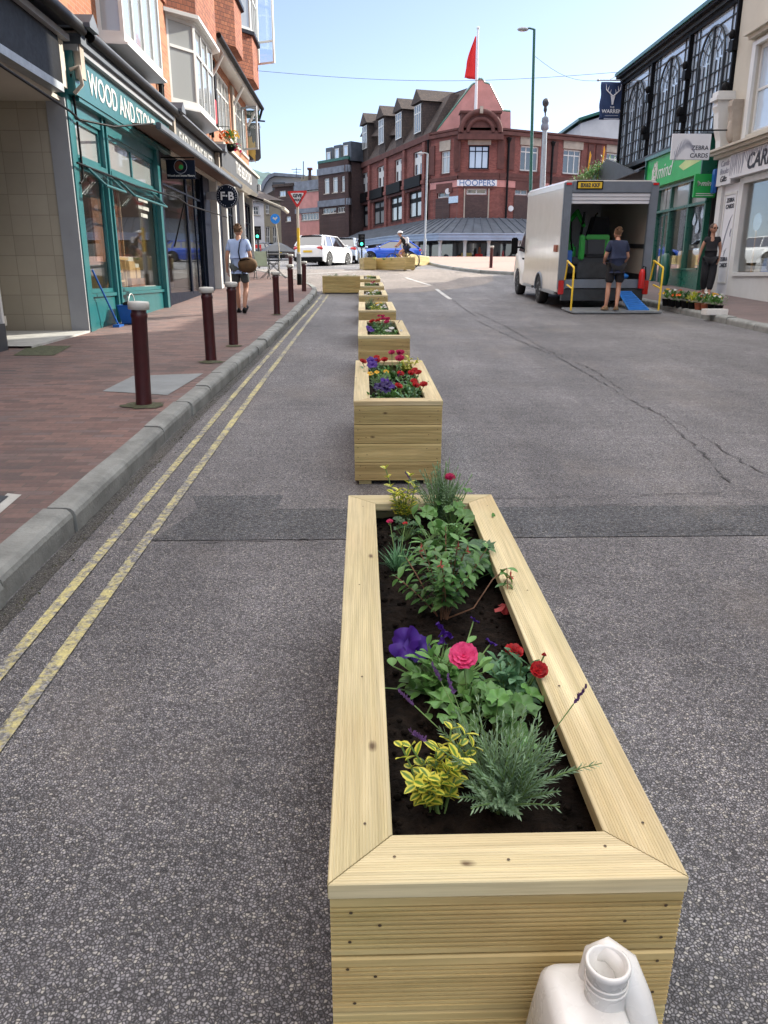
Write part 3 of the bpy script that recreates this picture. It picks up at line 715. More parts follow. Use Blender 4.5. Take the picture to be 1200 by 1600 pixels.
# crosswise planter at the end of the yellow lines and the ones across the junction
def place_pl(label,loc,rz,sx=1):
    return dup(proto,loc,(0,0,rz),label,(sx,sx,sx))
c=place_pl('crosswise wooden planter closing the lane at the end of the yellow lines',(-.15,24.35,zg(24.4)+.005),rad(90)); c.scale=(1,.66,.95); PLX=[c]
c.location=(-.02,24.3,zg(24.3)+.005)
# ================================================================ plants
class LB(MB):
    """mesh builder that also stores how far each vertex lies from its leaf's midrib"""
    def __init__(s): super().__init__(); s.att=[]
    def add(s,vs,fs,sm=False,att=None):
        super().add(vs,fs,sm); s.att+=list(att) if att else [0]*len(vs); return s
    def leaf(s,base,d,up,L,W,bend=.3,fold=.25,shape='oval',wav=0,rr=R):
        d=V(d).normalized(); up=V(up); side=d.cross(up)
        if side.length<1e-5: side=d.orthogonal()
        side.normalize(); nrm=side.cross(d).normalized()
        sh={'oval':[(0,.12),(.2,.7),(.45,1),(.7,.85),(.9,.4),(1,.03)],'lance':[(0,.3),(.3,1),(.6,.8),(1,.05)],'needle':[(0,.7),(.5,1),(1,.15)],'spoon':[(0,.15),(.3,.35),(.6,.9),(.8,1),(.95,.6),(1,.1)]}[shape]
        vs=[];at=[]
        for t,w in sh:
            c=V(base)+d*(L*t)*(1-.25*abs(bend)*t)-nrm*(bend*L*t*t*.7)
            ww=W/2*w; z=nrm*(fold*ww); j=nrm*(wav*math.sin(t*9+s_rand(rr))*ww) if wav else V((0,0,0))
            vs+=[c+side*ww+z+j,c+side*ww*.5+z*.45,c,c-side*ww*.5+z*.45,c-side*ww+z-j]; at+=[1,.5,0,.5,1]
        k=len(sh)
        s.add(vs,[(i*5+q,i*5+q+1,(i+1)*5+q+1,(i+1)*5+q) for i in range(k-1) for q in range(4)],True,at)
    def petal(s,c,d,nrm,L,W,cup=.3,ruf=.1,rr=R,n=5):
        d=V(d).normalized(); nrm=V(nrm).normalized(); side=d.cross(nrm).normalized(); vs=[];at=[]
        ph=rr.uniform(0,6)
        for i in range(4):
            t=i/3; w=W/2*(.25,.75,1.05,.9)[i]
            for j in range(n):
                u=(j/(n-1)-.5)*2
                rl=1-(.18*u*u if i==3 else 0)
                vs.append(V(c)+d*L*t*rl+side*w*u+nrm*(cup*L*t*t+ruf*L*t*math.sin(u*5+ph)+.05*L*(u*u)))
                at.append(t)
        s.add(vs,[(i*n+j,i*n+j+1,(i+1)*n+j+1,(i+1)*n+j) for i in range(3) for j in range(n-1)],True,at)
    def build(s,name,mats,parent=None,loc=None,rot=None):
        o=super().build(name,mats,parent,loc,rot); a=o.data.attributes.new('leafuv','FLOAT','POINT'); a.data.foreach_set('value',s.att[:len(o.data.vertices)]); return o
def s_rand(rr): return rr.uniform(0,6.28)
def sph(rr,tmin=0,tmax=1.4):
    a=rr.uniform(0,6.283); t=rr.uniform(tmin,tmax); return V((math.sin(t)*math.cos(a),math.sin(t)*math.sin(a),math.cos(t)))
def curve(b,d,L,droop,n=5):
    b=V(b); d=V(d).normalized(); out=V((d.x,d.y,0))
    return [b+d*L*(i/n)+V((out.x,out.y,-1))*droop*L*(i/n)**2 for i in range(n+1)]
def double_flower(c,nrm,r,m,parent,rr,layers=((1.0,9,.15),(.78,8,.5),(.5,6,.9),(.28,4,1.6))):
    b=LB(); nrm=V(nrm).normalized(); a=nrm.orthogonal().normalized(); e=nrm.cross(a)
    for li,(s,n,cup) in enumerate(layers):
        for i in range(n):
            t=6.283*(i+rr.uniform(-.25,.25)+.5*li)/n; d=a*math.cos(t)+e*math.sin(t)+nrm*cup*.5
            b.petal(V(c)+nrm*.002*li,d,nrm,r*s,r*s*1.0,.12,.16,rr)
    return b.build('flower',m,parent)
def trumpet(c,nrm,r,m,parent,rr):
    b=LB(); nrm=V(nrm).normalized(); a=nrm.orthogonal().normalized(); e=nrm.cross(a); K=30; ph=rr.uniform(0,6); vs=[];at=[]
    rings=[(.06,-.9),(.14,-.45),(.28,-.12),(.62,.0),(1,-.04)]
    for k,(q,h) in enumerate(rings):
        for i in range(K):
            t=6.283*i/K; lob=1+.10*abs(math.cos(2.5*t))*q; rf=.16*q*q*math.sin(5*t+ph)+.11*q*q*math.sin(13*t+ph*2)+.05*q*q*math.sin(23*t)
            p=V(c)+(a*math.cos(t)+e*math.sin(t))*r*q*lob+nrm*r*(h+rf); vs.append(p); at.append(q)
    b.add(vs,[(i*K+j,i*K+(j+1)%K,(i+1)*K+(j+1)%K,(i+1)*K+j) for i in range(4) for j in range(K)],True,at)
    return b.build('flower',m,parent)
def lavender(label,loc,h=.24,spread=.17,n=46,heads=5,seed=1,group='bedding plants in the planters',lean=(0,0)):
    rr=random.Random(seed); root=thing('lavender_plant',label,'plant',loc,group=group); st=LB(); lf=LB(); tips=[]
    for i in range(n):
        d=sph(rr,.05,1.05); d=V((d.x*spread/.17+lean[0],d.y*spread/.17+lean[1],abs(d.z)+.25)).normalized(); L=h*rr.uniform(.55,1.05)
        P=curve((rr.uniform(-.025,.025),rr.uniform(-.02,.02),0),d,L,rr.uniform(0,.22),6); st.tube(P,[.0016]*5+[.001,.0008],5)
        tips.append((P[-1],(P[-1]-P[-2]).normalized()))
        for k in range(17):
            t=.15+.83*k/17; q=P[min(5,int(t*6))]; q=q+(P[min(6,int(t*6)+1)]-q)*((t*6)%1); ax=(P[min(6,int(t*6)+1)]-P[int(t*6)]).normalized()
            o=ax.orthogonal().normalized(); o2=ax.cross(o); an=k*1.6+rr.uniform(0,.6)
            for s_ in (0,math.pi):
                dd=(o*math.cos(an+s_)+o2*math.sin(an+s_))+ax*1.0
                lf.leaf(q,dd,ax,rr.uniform(.015,.026)*(1.1-t*.3),.0034,-.25,.3,'needle')
    st.build('stems',MT['stem'],root); lf.build('foliage',MT['leafgrey'],root)
    rr.shuffle(tips)
    for p,d in tips[:heads]:
        b=LB(); L=.06 if heads>3 else .04
        q=p+d*L; b.m=0; b.tube([p,q],.0012,5); b.m=1
        for k in range(26):
            t=k/26; o=sph(rr,.6,1.5); c=q+d*(.032*t); b.leaf(c,V((o.x,o.y,.5))+d*.7,d,.009*(1.2-t*.4),.006,.1,.5,'oval')
        for k in range(3): b.leaf(q+d*.034,sph(rr,0,.6)+d,d,.012,.006,.1,.3,'oval')
        b.build('flower',[MT['stem'],MT['p_lav']],root)
    return root
def euonymus(label,loc,h=.2,n=9,seed=2,sz=.036,lean=(0,0),spr=.75,group='bedding plants in the planters'):
    rr=random.Random(seed); root=thing('variegated_shrub',label,'plant',loc,group=group); st=LB(); lf=LB()
    for i in range(n):
        d=sph(rr,.05,spr)+V((lean[0],lean[1],0)); L=h*rr.uniform(.5,1.05); P=curve((rr.uniform(-.02,.02),rr.uniform(-.02,.02),0),d,L,.1,6); st.tube(P,.002,5)
        for k in range(6):
            t=.25+.75*k/5.; q=P[min(6,round(t*6))]; ax=(P[-1]-P[-2]).normalized(); o=ax.orthogonal().normalized(); o2=ax.cross(o); an=k*1.57+rr.uniform(-.3,.3)
            for s_ in (0,math.pi):
                dd=(o*math.cos(an+s_)+o2*math.sin(an+s_))+ax*.7
                lf.leaf(q,dd,ax,sz*rr.uniform(.7,1.15),sz*.55*rr.uniform(.8,1.1),.25,.25,'oval')
    st.build('stems',MT['stem'],root); lf.build('foliage',MT['leafvar'],root); return root
def geranium(label,loc,h=.13,n=16,seed=3,r=.032,flowers=0,fm='p_mag',group='bedding plants in the planters',spread=1.1,m='leaf'):
    rr=random.Random(seed); root=thing('pelargonium_plant',label,'plant',loc,group=group); st=LB(); lf=LB()
    for i in range(n):
        d=sph(rr,.1,spread); L=h*rr.uniform(.6,1.2); P=curve((0,0,0),d,L,.1,4); st.tube(P,.0018,5); c=P[-1]
        nrm=(V((d.x*.6,d.y*.6-.25,1))+sph(rr)*.3).normalized(); a=nrm.orthogonal().normalized(); e=nrm.cross(a); R0=r*rr.uniform(.6,1.2); K=21; ph=rr.uniform(0,6)
        vs=[c-nrm*.004];at=[0]
        for q in (.5,1):
            for k in range(K):
                t=5.7*k/(K-1)+ph; lob=1+.13*math.sin(k/(K-1)*math.pi*10)*q; wv=.16*math.sin(t*5)*q
                vs.append(c+(a*math.cos(t)+e*math.sin(t))*R0*q*lob+nrm*R0*(wv+.22*q)); at.append(q)
        lf.add(vs,[(0,1+k,2+k) for k in range(K-1)]+[(1+k,2+k,K+2+k,K+1+k) for k in range(K-1)],True,at)
    st.build('stems',MT['stem'],root); lf.build('foliage',MT[m],root)
    for i in range(flowers):
        d=V((rr.uniform(-.3,.3),rr.uniform(-.3,.3),1)); P=curve((0,0,0),d,h*1.6,0,4); b=LB(); b.tube(P,.002,5); b.build('stem',MT['stem'],root)
        b=LB()
        for k in range(9):
            o=sph(rr,0,1.5); c=P[-1]+o*.02
            for j in range(5):
                t=6.283*j/5; a=o.orthogonal().normalized(); e=o.cross(a); b.petal(c,a*math.cos(t)+e*math.sin(t)+o*.3,o,.013,.011,.1,.05,rr,3)
        b.build('flower',MT[fm],root)
    return root
def petunia(label,loc,flowers,h=.12,n=34,seed=4,m='leaf2',fm='p_purple',group='bedding plants in the planters',ls=.036,kind='trumpet',name='petunia_plant',spread=1.25):
    rr=random.Random(seed); root=thing(name,label,'plant',loc,group=group); st=LB(); lf=LB()
    for i in range(n):
        d=sph(rr,.1,spread); L=h*rr.uniform(.5,1.15); P=curve((rr.uniform(-.02,.02),rr.uniform(-.02,.02),0),d,L,.15,4); st.tube(P,.0018,5)
        for k in range(5):
            q=P[min(4,1+k*3//4)]; lf.leaf(q,sph(rr,.5,1.6)+(P[-1]-P[-2]).normalized()*.4,V((0,0,1)),ls*rr.uniform(.6,1.15),ls*.5*rr.uniform(.8,1.2),rr.uniform(0,.5),.3,'oval')
    st.build('stems',MT['stem'],root); lf.build('foliage',MT[m],root)
    for f in flowers:
        c=V(f[0]); nr=V(f[1]); r=f[2]; mm=MT[f[3] if len(f)>3 else fm]; kk=f[4] if len(f)>4 else kind
        b=LB(); b.tube([V((c.x*.3,c.y*.3,.01)),V((c.x*.75,c.y*.75,c.z*.6)),c-nr.normalized()*r*.5],[.0018,.0018,.0022],6)
        if kk=='double': b.lathe([(.001,-r*.55),(r*.22,-r*.35),(r*.25,0)],8,tuple(c))
        b.build('stem',MT['stem'],root)
        (double_flower if kk=='double' else trumpet)(c,nr,r,mm,root,rr)
    return root
def fuchsia(label,loc,h=.2,n=16,seed=5,long=None):
    rr=random.Random(seed); root=thing('fuchsia_plant',label,'plant',loc,group='bedding plants in the planters'); st=LB(); lf=LB(); tips=[]
    paths=[curve((rr.uniform(-.015,.015),rr.uniform(-.015,.015),0),sph(rr,.05,.8)+V((0,0,.2)),h*rr.uniform(.6,1.1),.12,6) for _ in range(n)]
    if long: paths.append([V(p) for p in long])
    for P in paths:
        st.tube(P,[.0026]+[.002]*(len(P)-2)+[.0012],5); tips.append(P[-1])
        m=len(P)-1
        for k in range(10):
            t=.25+.75*k/9*1.; i=min(m-1,int(t*m)); q=P[i]+(P[i+1]-P[i])*min(1,t*m-i); ax=(P[i+1]-P[i]).normalized(); o=ax.orthogonal().normalized(); o2=ax.cross(o); an=k*1.57+rr.uniform(-.4,.4)
            for s_ in (0,math.pi):
                if P is paths[-1] and long and k<5: continue
                dd=(o*math.cos(an+s_)+o2*math.sin(an+s_))+ax*.35
                lf.leaf(q,dd,V((0,0,1)),rr.uniform(.028,.046),rr.uniform(.014,.021),rr.uniform(.1,.5),.25,'oval')
    st.build('stems',MT['stemb'],root); lf.build('foliage',MT['leaf'],root)
    def drop(p,s=1):
        b=LB(); q=p+V((0,0,-.018*s)); b.tube([p,q],.0008,4); b.lathe([(.001,-.016*s),(.0035*s,-.01*s),(.0035*s,0),(.001,.004*s)],7,tuple(q))
        for j in range(4):
            t=1.57*j+.4; b.petal(q+V((0,0,-.014*s)),V((math.cos(t),math.sin(t),-.9)),V((math.cos(t),math.sin(t),.6)),.02*s,.010*s,.3,.05,rr,3)
        for j in range(5):
            t=1.256*j; b.petal(q+V((0,0,-.014*s)),V((math.cos(t)*.4,math.sin(t)*.4,-1)),V((math.cos(t),math.sin(t),0)),.018*s,.014*s,-.1,.05,rr,3)
        b.build('flower',MT['p_coral'],root)
    rr.shuffle(tips[:-1])
    for p in tips[:5]: drop(p,.55)
    if long: drop(V(long[-1])+V((.0,-.004,.0)),1.9); drop(V(long[-2])+V((.012,0,0)),.7)
    return root
def grassy(label,loc,h=.1,n=70,seed=6,flowers=(),fm='p_mag'):
    rr=random.Random(seed); root=thing('dianthus_plant',label,'plant',loc,group='bedding plants in the planters'); lf=LB()
    for i in range(n):
        d=sph(rr,.05,1.0); lf.leaf((rr.uniform(-.02,.02),rr.uniform(-.02,.02),0),d+V((0,0,.35)),V((-d.x,-d.y,.8)),h*rr.uniform(.55,1.1),.0065,rr.uniform(.1,.5),.4,'lance')
    lf.build('foliage',MT['leafblue'],root)
    for c,r,mm in flowers:
        b=LB(); c=V(c); b.tube([(c.x*.2,c.y*.2,0),c*.6,c],.0016,5); b.lathe([(.001,-.014),(.005,-.01),(.006,0)],8,tuple(c)); b.build('stem',MT['stem'],root)
        double_flower(c,(0,-.3,1),r,MT[mm],root,rr,((1,6,.2),(.6,5,.8)))
    return root
SZ=PH-.085
def on_soil(px,py):
    p=AZ(px,py,SZ+.004); y=min(p.y,2.79); return (p.x,y,zg(y)+SZ)
def rel(root,px,py,z):
    """offset from a plant's base to the point seen at a pixel, z above the base"""
    b=V(root); r=ray(px,py); t=(b.z+z-H)/r.z; q=V((r.x*t,r.y*t,H+r.z*t)); return q-b
b=on_soil(785,1262)
lavender('grey green lavender bush at the near end of the nearest planter',b,.21,.175,92,5,11,lean=(.07,.08))
b=on_soil(680,1262)
euonymus('golden edged euonymus shrub, left of the lavender in the nearest planter',b,.175,19,12,.030,lean=(.12,.12),spr=.62)
b=on_soil(775,1160)
geranium('round leaved pelargonium without blooms between lavender and red carnations',b,.13,20,13,.030)
b=on_soil(690,1085)
petunia('purple petunia at the left of the nearest planter',b,[(rel(b,632,1003,.11),(-.5,-.45,.6),.040,'p_purple'),(rel(b,654,1012,.095),(.3,-.5,.6),.034,'p_purple'),(rel(b,695,985,.10),(.6,.3,.5),.026,'p_purple'),(rel(b,742,968,.09),(.5,.3,.6),.013,'p_purple'),(rel(b,768,1003,.07),(.4,.2,.6),.015,'p_purple'),(rel(b,690,1000,.09),(-.6,.1,.5),.018,'p_purple')],.125,62,14,ls=.042)
b=on_soil(740,1120)
petunia('tall bright pink double bloom rising from the middle of the nearest planter',b,[(rel(b,724,1026,.14),(-.1,-.55,.8),.034,'p_pink','double')],.09,22,15,'leaf',name='carnation_plant',ls=.03)
b=on_soil(800,1085)
petunia('red carnation with two open blooms by the right rim of the nearest planter',b,[(rel(b,803,1018,.10),(.1,-.3,.9),.023,'p_red','double'),(rel(b,842,1047,.10),(.0,-.6,.7),.021,'p_red','double'),(rel(b,850,1024,.12),(.1,0,1),.006,'p_red','double'),(rel(b,783,1040,.07),(.1,0,1),.007,'p_red','double')],.10,40,16,'leafblue',name='carnation_plant',ls=.04)
b=on_soil(692,965)
lg=[(0.01,0,.0),tuple(rel(b,740,950,.05)),tuple(rel(b,770,905,.10)),tuple(rel(b,792,888,.13)),tuple(rel(b,793,912,.10))]
fuchsia('bushy fuchsia with one long branch dropping a coral bloom over the rim',b,.27,17,17,long=lg)
b=on_soil(745,905)
geranium('broad dark leaved plant behind the fuchsia at the right rim',b,.12,9,18,.045,spread=.9,m='leafd')
b=on_soil(690,875)
petunia('leafy green plant without blooms behind the fuchsia',b,[],.17,34,27,'leaf',ls=.045)
b=on_soil(622,892)
grassy('spiky dianthus with two small crimson blooms at the far left of the nearest planter',b,.11,80,19,[(rel(b,609,815,.14),.012,'p_mag'),(rel(b,633,818,.13),.009,'p_red')])
b=on_soil(632,845)
geranium('small glossy dark leaved plant behind the dianthus',b,.08,22,20,.014,m='leafd')
b=on_soil(630,812)
euonymus('slim golden edged euonymus at the far left corner of the nearest planter',b,.25,9,21,.036,spr=.25)
b=on_soil(690,815)
lavender('feathery lavender bush at the far end of the nearest planter',b,.27,.09,80,2,22)
b=on_soil(705,830)
geranium('pelargonium with one magenta flower head at the far end of the nearest planter',b,.16,14,23,.03,flowers=0)
bb=petunia('tall magenta scabious bloom standing at the far end of the nearest planter',b,[(rel(b,703,746,.20),(0,-.4,.9),.021,'p_mag','double')],.05,8,24,'leaf',name='scabious_plant')
# ---- plants of the other planters: one of each kind, then copies
def petal_set(rr,m,n,r,h,spr,kk='trumpet'):
    return [((rr.uniform(-spr,spr),rr.uniform(-spr,spr),h*rr.uniform(.8,1.2)),(rr.uniform(-.3,.3),-.5,.9),r*rr.uniform(.8,1.15),m,kk) for _ in range(n)]
rr=random.Random(77)
P2=dict(
 purple=petunia('x',(0,0,-5),petal_set(rr,'p_dpurple',4,.036,.13,.07),.11,34,31,'leaf',group='bedding plants in the planters'),
 violet=petunia('x',(0,0,-5),petal_set(rr,'p_purple',3,.034,.12,.07),.11,30,32,'leaf2'),
 red=petunia('x',(0,0,-5),petal_set(rr,'p_red',6,.024,.14,.08,'double'),.11,26,33,'leafblue',name='carnation_plant'),
 pink=petunia('x',(0,0,-5),petal_set(rr,'p_mag',4,.03,.17,.07,'double'),.12,26,34,'leaf',name='carnation_plant'),
 white=petunia('x',(0,0,-5),petal_set(rr,'p_white',5,.022,.11,.08),.10,28,35,'leaf2'),
 yellow=petunia('x',(0,0,-5),petal_set(rr,'p_yel',3,.02,.12,.07),.10,28,36,'leaf2'),
 lav=lavender('x',(0,0,-5),.18,.13,26,2,37),
 gold=euonymus('x',(0,0,-5),.15,8,38,.034),
 green=petunia('x',(0,0,-5),[],.14,34,39,'leaf'))
DESC=dict(purple='dark purple petunia',violet='violet petunia',red='red carnation',pink='crimson pink carnation',white='white flowered petunia',yellow='small yellow flowered plant',lav='grey green lavender',gold='golden edged euonymus',green='leafy green plant')
used=set()
PN=['second planter','third planter','fourth planter','fifth planter','sixth planter','seventh planter','crosswise planter by the kerb','long planter across the junction','pale planter by the corner kerb']
def put(kind,where,pos,loc,s=1.0,rz=0):
    lb='%s at the %s of the %s'%(DESC[kind],pos,where)
    src=P2[kind]
    if kind not in used: used.add(kind); src.location=loc; src.rotation_euler=(0,0,rz); src['label']=lb; src.scale=(s,s,s); return src
    return dup(src,loc,(0,0,rz),lb,(s,s,s))
lay=[ # (planter index in PLY, [(kind,u across,v along,position words)])
 [('purple',.17,.24,'near left corner'),('red',.38,.26,'near right corner'),('violet',.28,.42,'centre near end'),('lav',.2,.62,'left side, mid length'),('green',.4,.55,'right side, mid length'),('yellow',.2,.95,'left side beyond the lavender'),('red',.15,1.35,'far left corner'),('pink',.30,1.25,'far middle'),('violet',.2,1.2,'left side near the far end'),('gold',.42,1.5,'far right corner'),('red',.4,.8,'right side past the middle')],
 [('green',.3,.25,'near end'),('violet',.2,.3,'near left corner'),('pink',.3,.75,'middle'),('lav',.38,1.0,'right side'),('red',.2,1.1,'left side'),('white',.42,.45,'near right side'),('pink',.28,1.4,'far end')],
 [('gold',.25,.25,'near end'),('white',.38,.4,'near right corner'),('green',.22,.8,'middle'),('yellow',.35,1.2,'far right side'),('lav',.2,1.4,'far left corner')],
 [('white',.2,.25,'near left corner'),('green',.33,.4,'near right side'),('white',.37,.8,'middle'),('gold',.25,1.3,'far end')],
 [('pink',.28,.3,'near end'),('green',.22,.8,'middle'),('white',.35,1.2,'far end')],
 [('white',.2,.3,'near end'),('green',.33,.6,'middle'),('gold',.25,1.2,'far end')]]
for i,ls in enumerate(lay):
    for k,(kd,u,v,ps) in enumerate(ls):
        y=PLY[i]+v; put(kd,PN[i],ps,(PX+u,y,zg(y)+SZ-.002),rr.uniform(.9,1.15),rr.uniform(-.5,.5))
for kd,x,ps in (('white',-1.0,'left end'),('lav',-.8,'left part'),('green',-.45,'right part'),('white',-.22,'right end')):
    put(kd,PN[6],ps,(x,24.55,zg(24.3)+.45),.95)
# three planters around the island across the junction
def far_pl(label,pxa,pxb,pyb,y0,L=1.8):
    a=AZ(pxa,pyb[0],0); b=AZ(pxb,pyb[1],0); d=V((b.x-a.x,b.y-a.y,0)); ang=math.atan2(d.y,d.x)-math.pi/2
    c=dup(proto,(0,0,0),(0,0,ang),label); s=d.length/1.8; c.scale=(-1,s,1); c.location=(a.x,a.y,(zg(a.y)+zg(b.y))/2); return c,a,b
FP=[]
for lab,pa,pb,pys in (('long wooden planter across the junction, in front of the blue car',577,633,(421,424)),('pale sunlit wooden planter next to the corner pavement kerb',636,671,(418,413)),):
    FP.append(far_pl(lab,pa,pb,pys,36)[0])
q=AY(569,418,36.6); dup(proto,(q.x,36.7,zg(36.7)),(0,0,.12),'end on wooden planter at the left of the long one across the junction')
for kd,px,i,ps in (('gold',585,7,'left end'),('green',600,7,'left part'),('gold',612,7,'middle'),('green',625,7,'right end'),):
    p=AZ(px,405,.47); y=36.2; q=AY(px,405,y); put(kd,PN[i],ps,(q.x,y+.2,zg(y)+.45),1.0)
# ================================================================ left side: the terrace of shops and the pub
WL=Wall((-4.45,0),(-4.45,60),out=(0,0))
def G0(y): return zg(y)+.12
def mbox(*a,bev=0):
    m=MB(); (m.bbox(*a,b=bev) if bev else m.box(*a)); return m
def part(name,m,parent,*boxes,label=None):
    mb=MB()
    for b in boxes: mb.box(*b)
    o=mb.build(name,m,parent)
    if label: o['label']=label
    return o
def downpipe(parent,x,y,z0,z1,r=.045):
    mb=MB(); mb.tube([(x,y,z0),(x,y,z1)],r,8)
    z=z0+.3
    while z<z1: mb.lathe([(r,0),(r*1.35,.01),(r*1.35,.06),(r,.07)],8,(x,y,z)); z+=1.6
    return mb.build('downpipe',MT['black'],parent)
def console(parent,y):
    mb=MB(); mb.box(-4.45,-4.2,y-.09,y+.09,4.35,4.98); mb.m=1
    mb.prism([(y-.2,5.0),(y+.2,5.0),(y+.2,5.06),(y,5.22),(y-.2,5.06)],-4.48,-3.98,'x')
    o=mb.build('console_bracket',[MT['stone'],MT['lead']],parent); return o
def gutter(parent,y0,y1,x=-4.12,z=4.97,r=.075):
    mb=MB(); mb.tube([(x,y0,z),(x,y1,z)],r,10); return mb.build('gutter',MT['black'],parent)
def leanto(parent,y0,y1,z=4.98):
    mb=MB(); mb.prism([(-4.5,z+.30),(-4.06,z+.06),(-4.06,z+.02),(-4.5,z+.02)],y0,y1,'y'); return mb.build('lean_to_roof',MT['lead'],parent)
def bay(parent,y0,y1,z0,z1,proj,cant,cols,fm,gm,rz,name='bay_window',x=-4.45,base=True):
    """projecting window of three faces"""
    root=None; pts=[(x,y0),(x+proj,y0+cant),(x+proj,y1-cant),(x,y1)]
    mb=MB(); mb.prism([(p[0],p[1]) for p in pts],z0-.10,z0,'z')
    pr=[(x,y0-.05),(x+proj+.06,y0+cant-.05),(x+proj+.06,y1-cant+.05),(x,y1+.05)]
    mb.prism(pr,z0-.14,z0-.10,'z')
    b=mb.build(name,fm,parent); mb=MB(); mb.prism(pr,z1,z1+.09,'z'); mb.build('bay_cornice',fm,b)
    for k in range(3):
        w=Wall(pts[k],pts[k+1],out=(20,(y0+y1)/2)); L=w.len
        q=MB(); c=cols if k==1 else 1; fw=.06
        w.box(q,0,fw,z0,z1,-.06,0); w.box(q,L-fw,L,z0,z1,-.06,0); w.box(q,fw,L-fw,z0,z0+.07,-.06,0); w.box(q,fw,L-fw,z1-.07,z1,-.06,0)
        for f in rz: z=z0+(z1-z0)*f; w.box(q,fw,L-fw,z-.03,z+.03,-.055,.004)
        for i in range(1,c): a=L*i/c; w.box(q,a-.03,a+.03,z0+.07,z1-.07,-.052,.002)
        fr=q.build('window_frame',fm,b)
        g=MB(); w.box(g,.02,L-.02,z0+.02,z1-.02,-.05,-.03); g.build('pane',gm,b)
    return b
def roofblock(parent,y0,y1,z,m='roof'):
    mb=MB(); mb.prism([(-4.2,z),(-9,z+3.2),(-14,z),(-14,z-.1),(-4.2,z-.1)],y0,y1,'y'); return mb.build('roof',MT[m],parent)
def body(parent,y0,y1,z0,z1,ops,m='brick_o',x=-4.45):
    w=Wall((x,0),(x,60),out=(0,0)); mb=MB(); w.holes(mb,y0,y1,z0,z1,ops,.14)
    for (a,b,c,d) in ops: w.box(mb,a-.02,b+.02,c-.02,d+.02,-.30,-.22)
    mb.box(x-9,x-.4,y0+.01,y1-.01,z0,z1-.02)
    return mb.build('wall',MT[m],parent)
# ---- shop A: tiled entrance, dark fascia
A=thing('corner_shop','shop with pale tiled entrance recess and dark fascia at the far left edge','building',(-4.45,9,G0(9)))
def P(o,root):
    """keep world placement while hanging a part on its thing"""
    return o
def settle(root):
    """parts were built in world coordinates: make them relative to their root"""
    index_kids()
    M=Matrix.Translation(-V(root.location))
    for c in KIDS.get(root.name,[]):
        if c.type=='MESH' and not c.get('local'): c.location=M.translation+c.location
y0,y1=-8,12.97
body(A,y0,y1,4.95,11.4,[(2,3.6,6,8.2),(7,8.6,6,8.2)])
WU=Wall((-4.45,0),(-4.45,60),out=(0,0))
for a in (2,7): WU.window(A,a,a+1.6,6,8.2,2,2)
part('fascia',MT['black'],A,(-4.6,-4.36,y0,y1-.25,4.17,4.80))
part('fascia_trim',MT['grey_l'],A,(-4.6,-4.28,y0,y1+.02,4.80,4.885)); part('shutter_box',MT['metal'],A,(-4.6,-4.33,y0,y1-.3,4.06,4.165))
leanto(A,y0,y1); gutter(A,y0,13.1)
g=G0(12)
part('recess_ceiling',MT['cream'],A,(-8,-4.5,y0,y1,4.0,4.06))
part('tiled_wall',MT['tan_tile'],A,(-8,-4.72,12.97,13.06,g-.3,4.0)); part('pilaster',MT['grey_l'],A,(-4.72,-4.44,12.95,13.09,g-.3,4.05))
part('pilaster',MT['cream'],A,(-4.44,-4.38,12.8,12.98,4.17,4.80))
part('back_wall',MT['tan_tile'],A,(-8.1,-8.0,y0,13,g-.5,4.0))
mb=MB(); mb.add([(-4.55,10.9,G0(10.9)+.03),(-4.42,12.9,G0(12.9)+.03),(-8,12.9,G0(12.9)+.03),(-8,10.9,G0(10.9)+.03),(-4.55,10.9,G0(10.9)-.1),(-4.42,12.9,G0(12.9)-.1)],[(0,1,2,3),(0,4,5,1)]); mb.build('threshold',MT['concrete'],A)
mb=MB(); mb.prism([(-4.8,10.75),(-4.8,-8),(-7.9,-8),(-7.9,10.2),(-5.6,10.9)],g-.4,g+.30,'z'); mb.build('plinth',MT['grey_d'],A)
part('plinth_top',MT['cream'],A,(-6.9,-4.95,9.9,11.15,g+.25,g+.38))
mb=MB(); mb.prism([(-4.85,10.7),(-4.85,-8),(-7.8,-8),(-7.8,10.1),(-5.6,10.84)],g+.31,3.99,'z'); mb.build('display_window',MT['glass'],A)
for (x,y) in ((-4.83,10.72),(-5.6,10.88)): part('window_post',MT['white'],A,(x-.03,x+.03,y-.03,y+.03,g+.3,3.99))
roofblock(A,y0,y1,11.4)
settle(A)
# ---- shop B: teal front
B=thing('teal_shop','teal painted shop front with white WOOD AND STONE lettering and a white bay window above','building',(-4.45,15.6,G0(15.6)))
y0,y1=12.98,19.28
body(B,y0+.005,y1,4.95,11.4,[(15.15,17.65,5.45,7.9)])
bay(B,15.0,17.8,5.42,7.9,.42,.06,4,MT['white'],MT['glassb'],[.68])
gb=G0(13); z0=gb-.3
part('fascia',MT['teal'],B,(-4.6,-4.30,13.1,19.1,4.12,4.71)); part('cornice',MT['grey_l'],B,(-4.6,-4.22,13.12,19.1,4.71,4.80)); part('cornice_lead',MT['lead'],B,(-4.6,-4.16,13.12,19.1,4.80,4.94))
part('soffit',MT['teal'],B,(-4.9,-4.32,13.26,18.05,4.06,4.118))
leanto(B,13.1,19.1); gutter(B,13.45,19.2); console(B,13.24); 
part('post',MT['teal'],B,(-4.6,-4.42,13.0,13.24,z0,4.11)); part('post',MT['navy'],B,(-4.6,-4.40,18.22,18.5,z0,4.11)); part('post',MT['teal'],B,(-4.52,-4.36,18.03,18.215,z0,4.11))
mb=MB(); mb.tube([(-4.36,13.1,4.45),(-4.22,13.1,4.5),(-4.2,13.1,4.25),(-4.33,13.1,4.13)],.03,6); mb.build('scroll_bracket',MT['stone'],B)
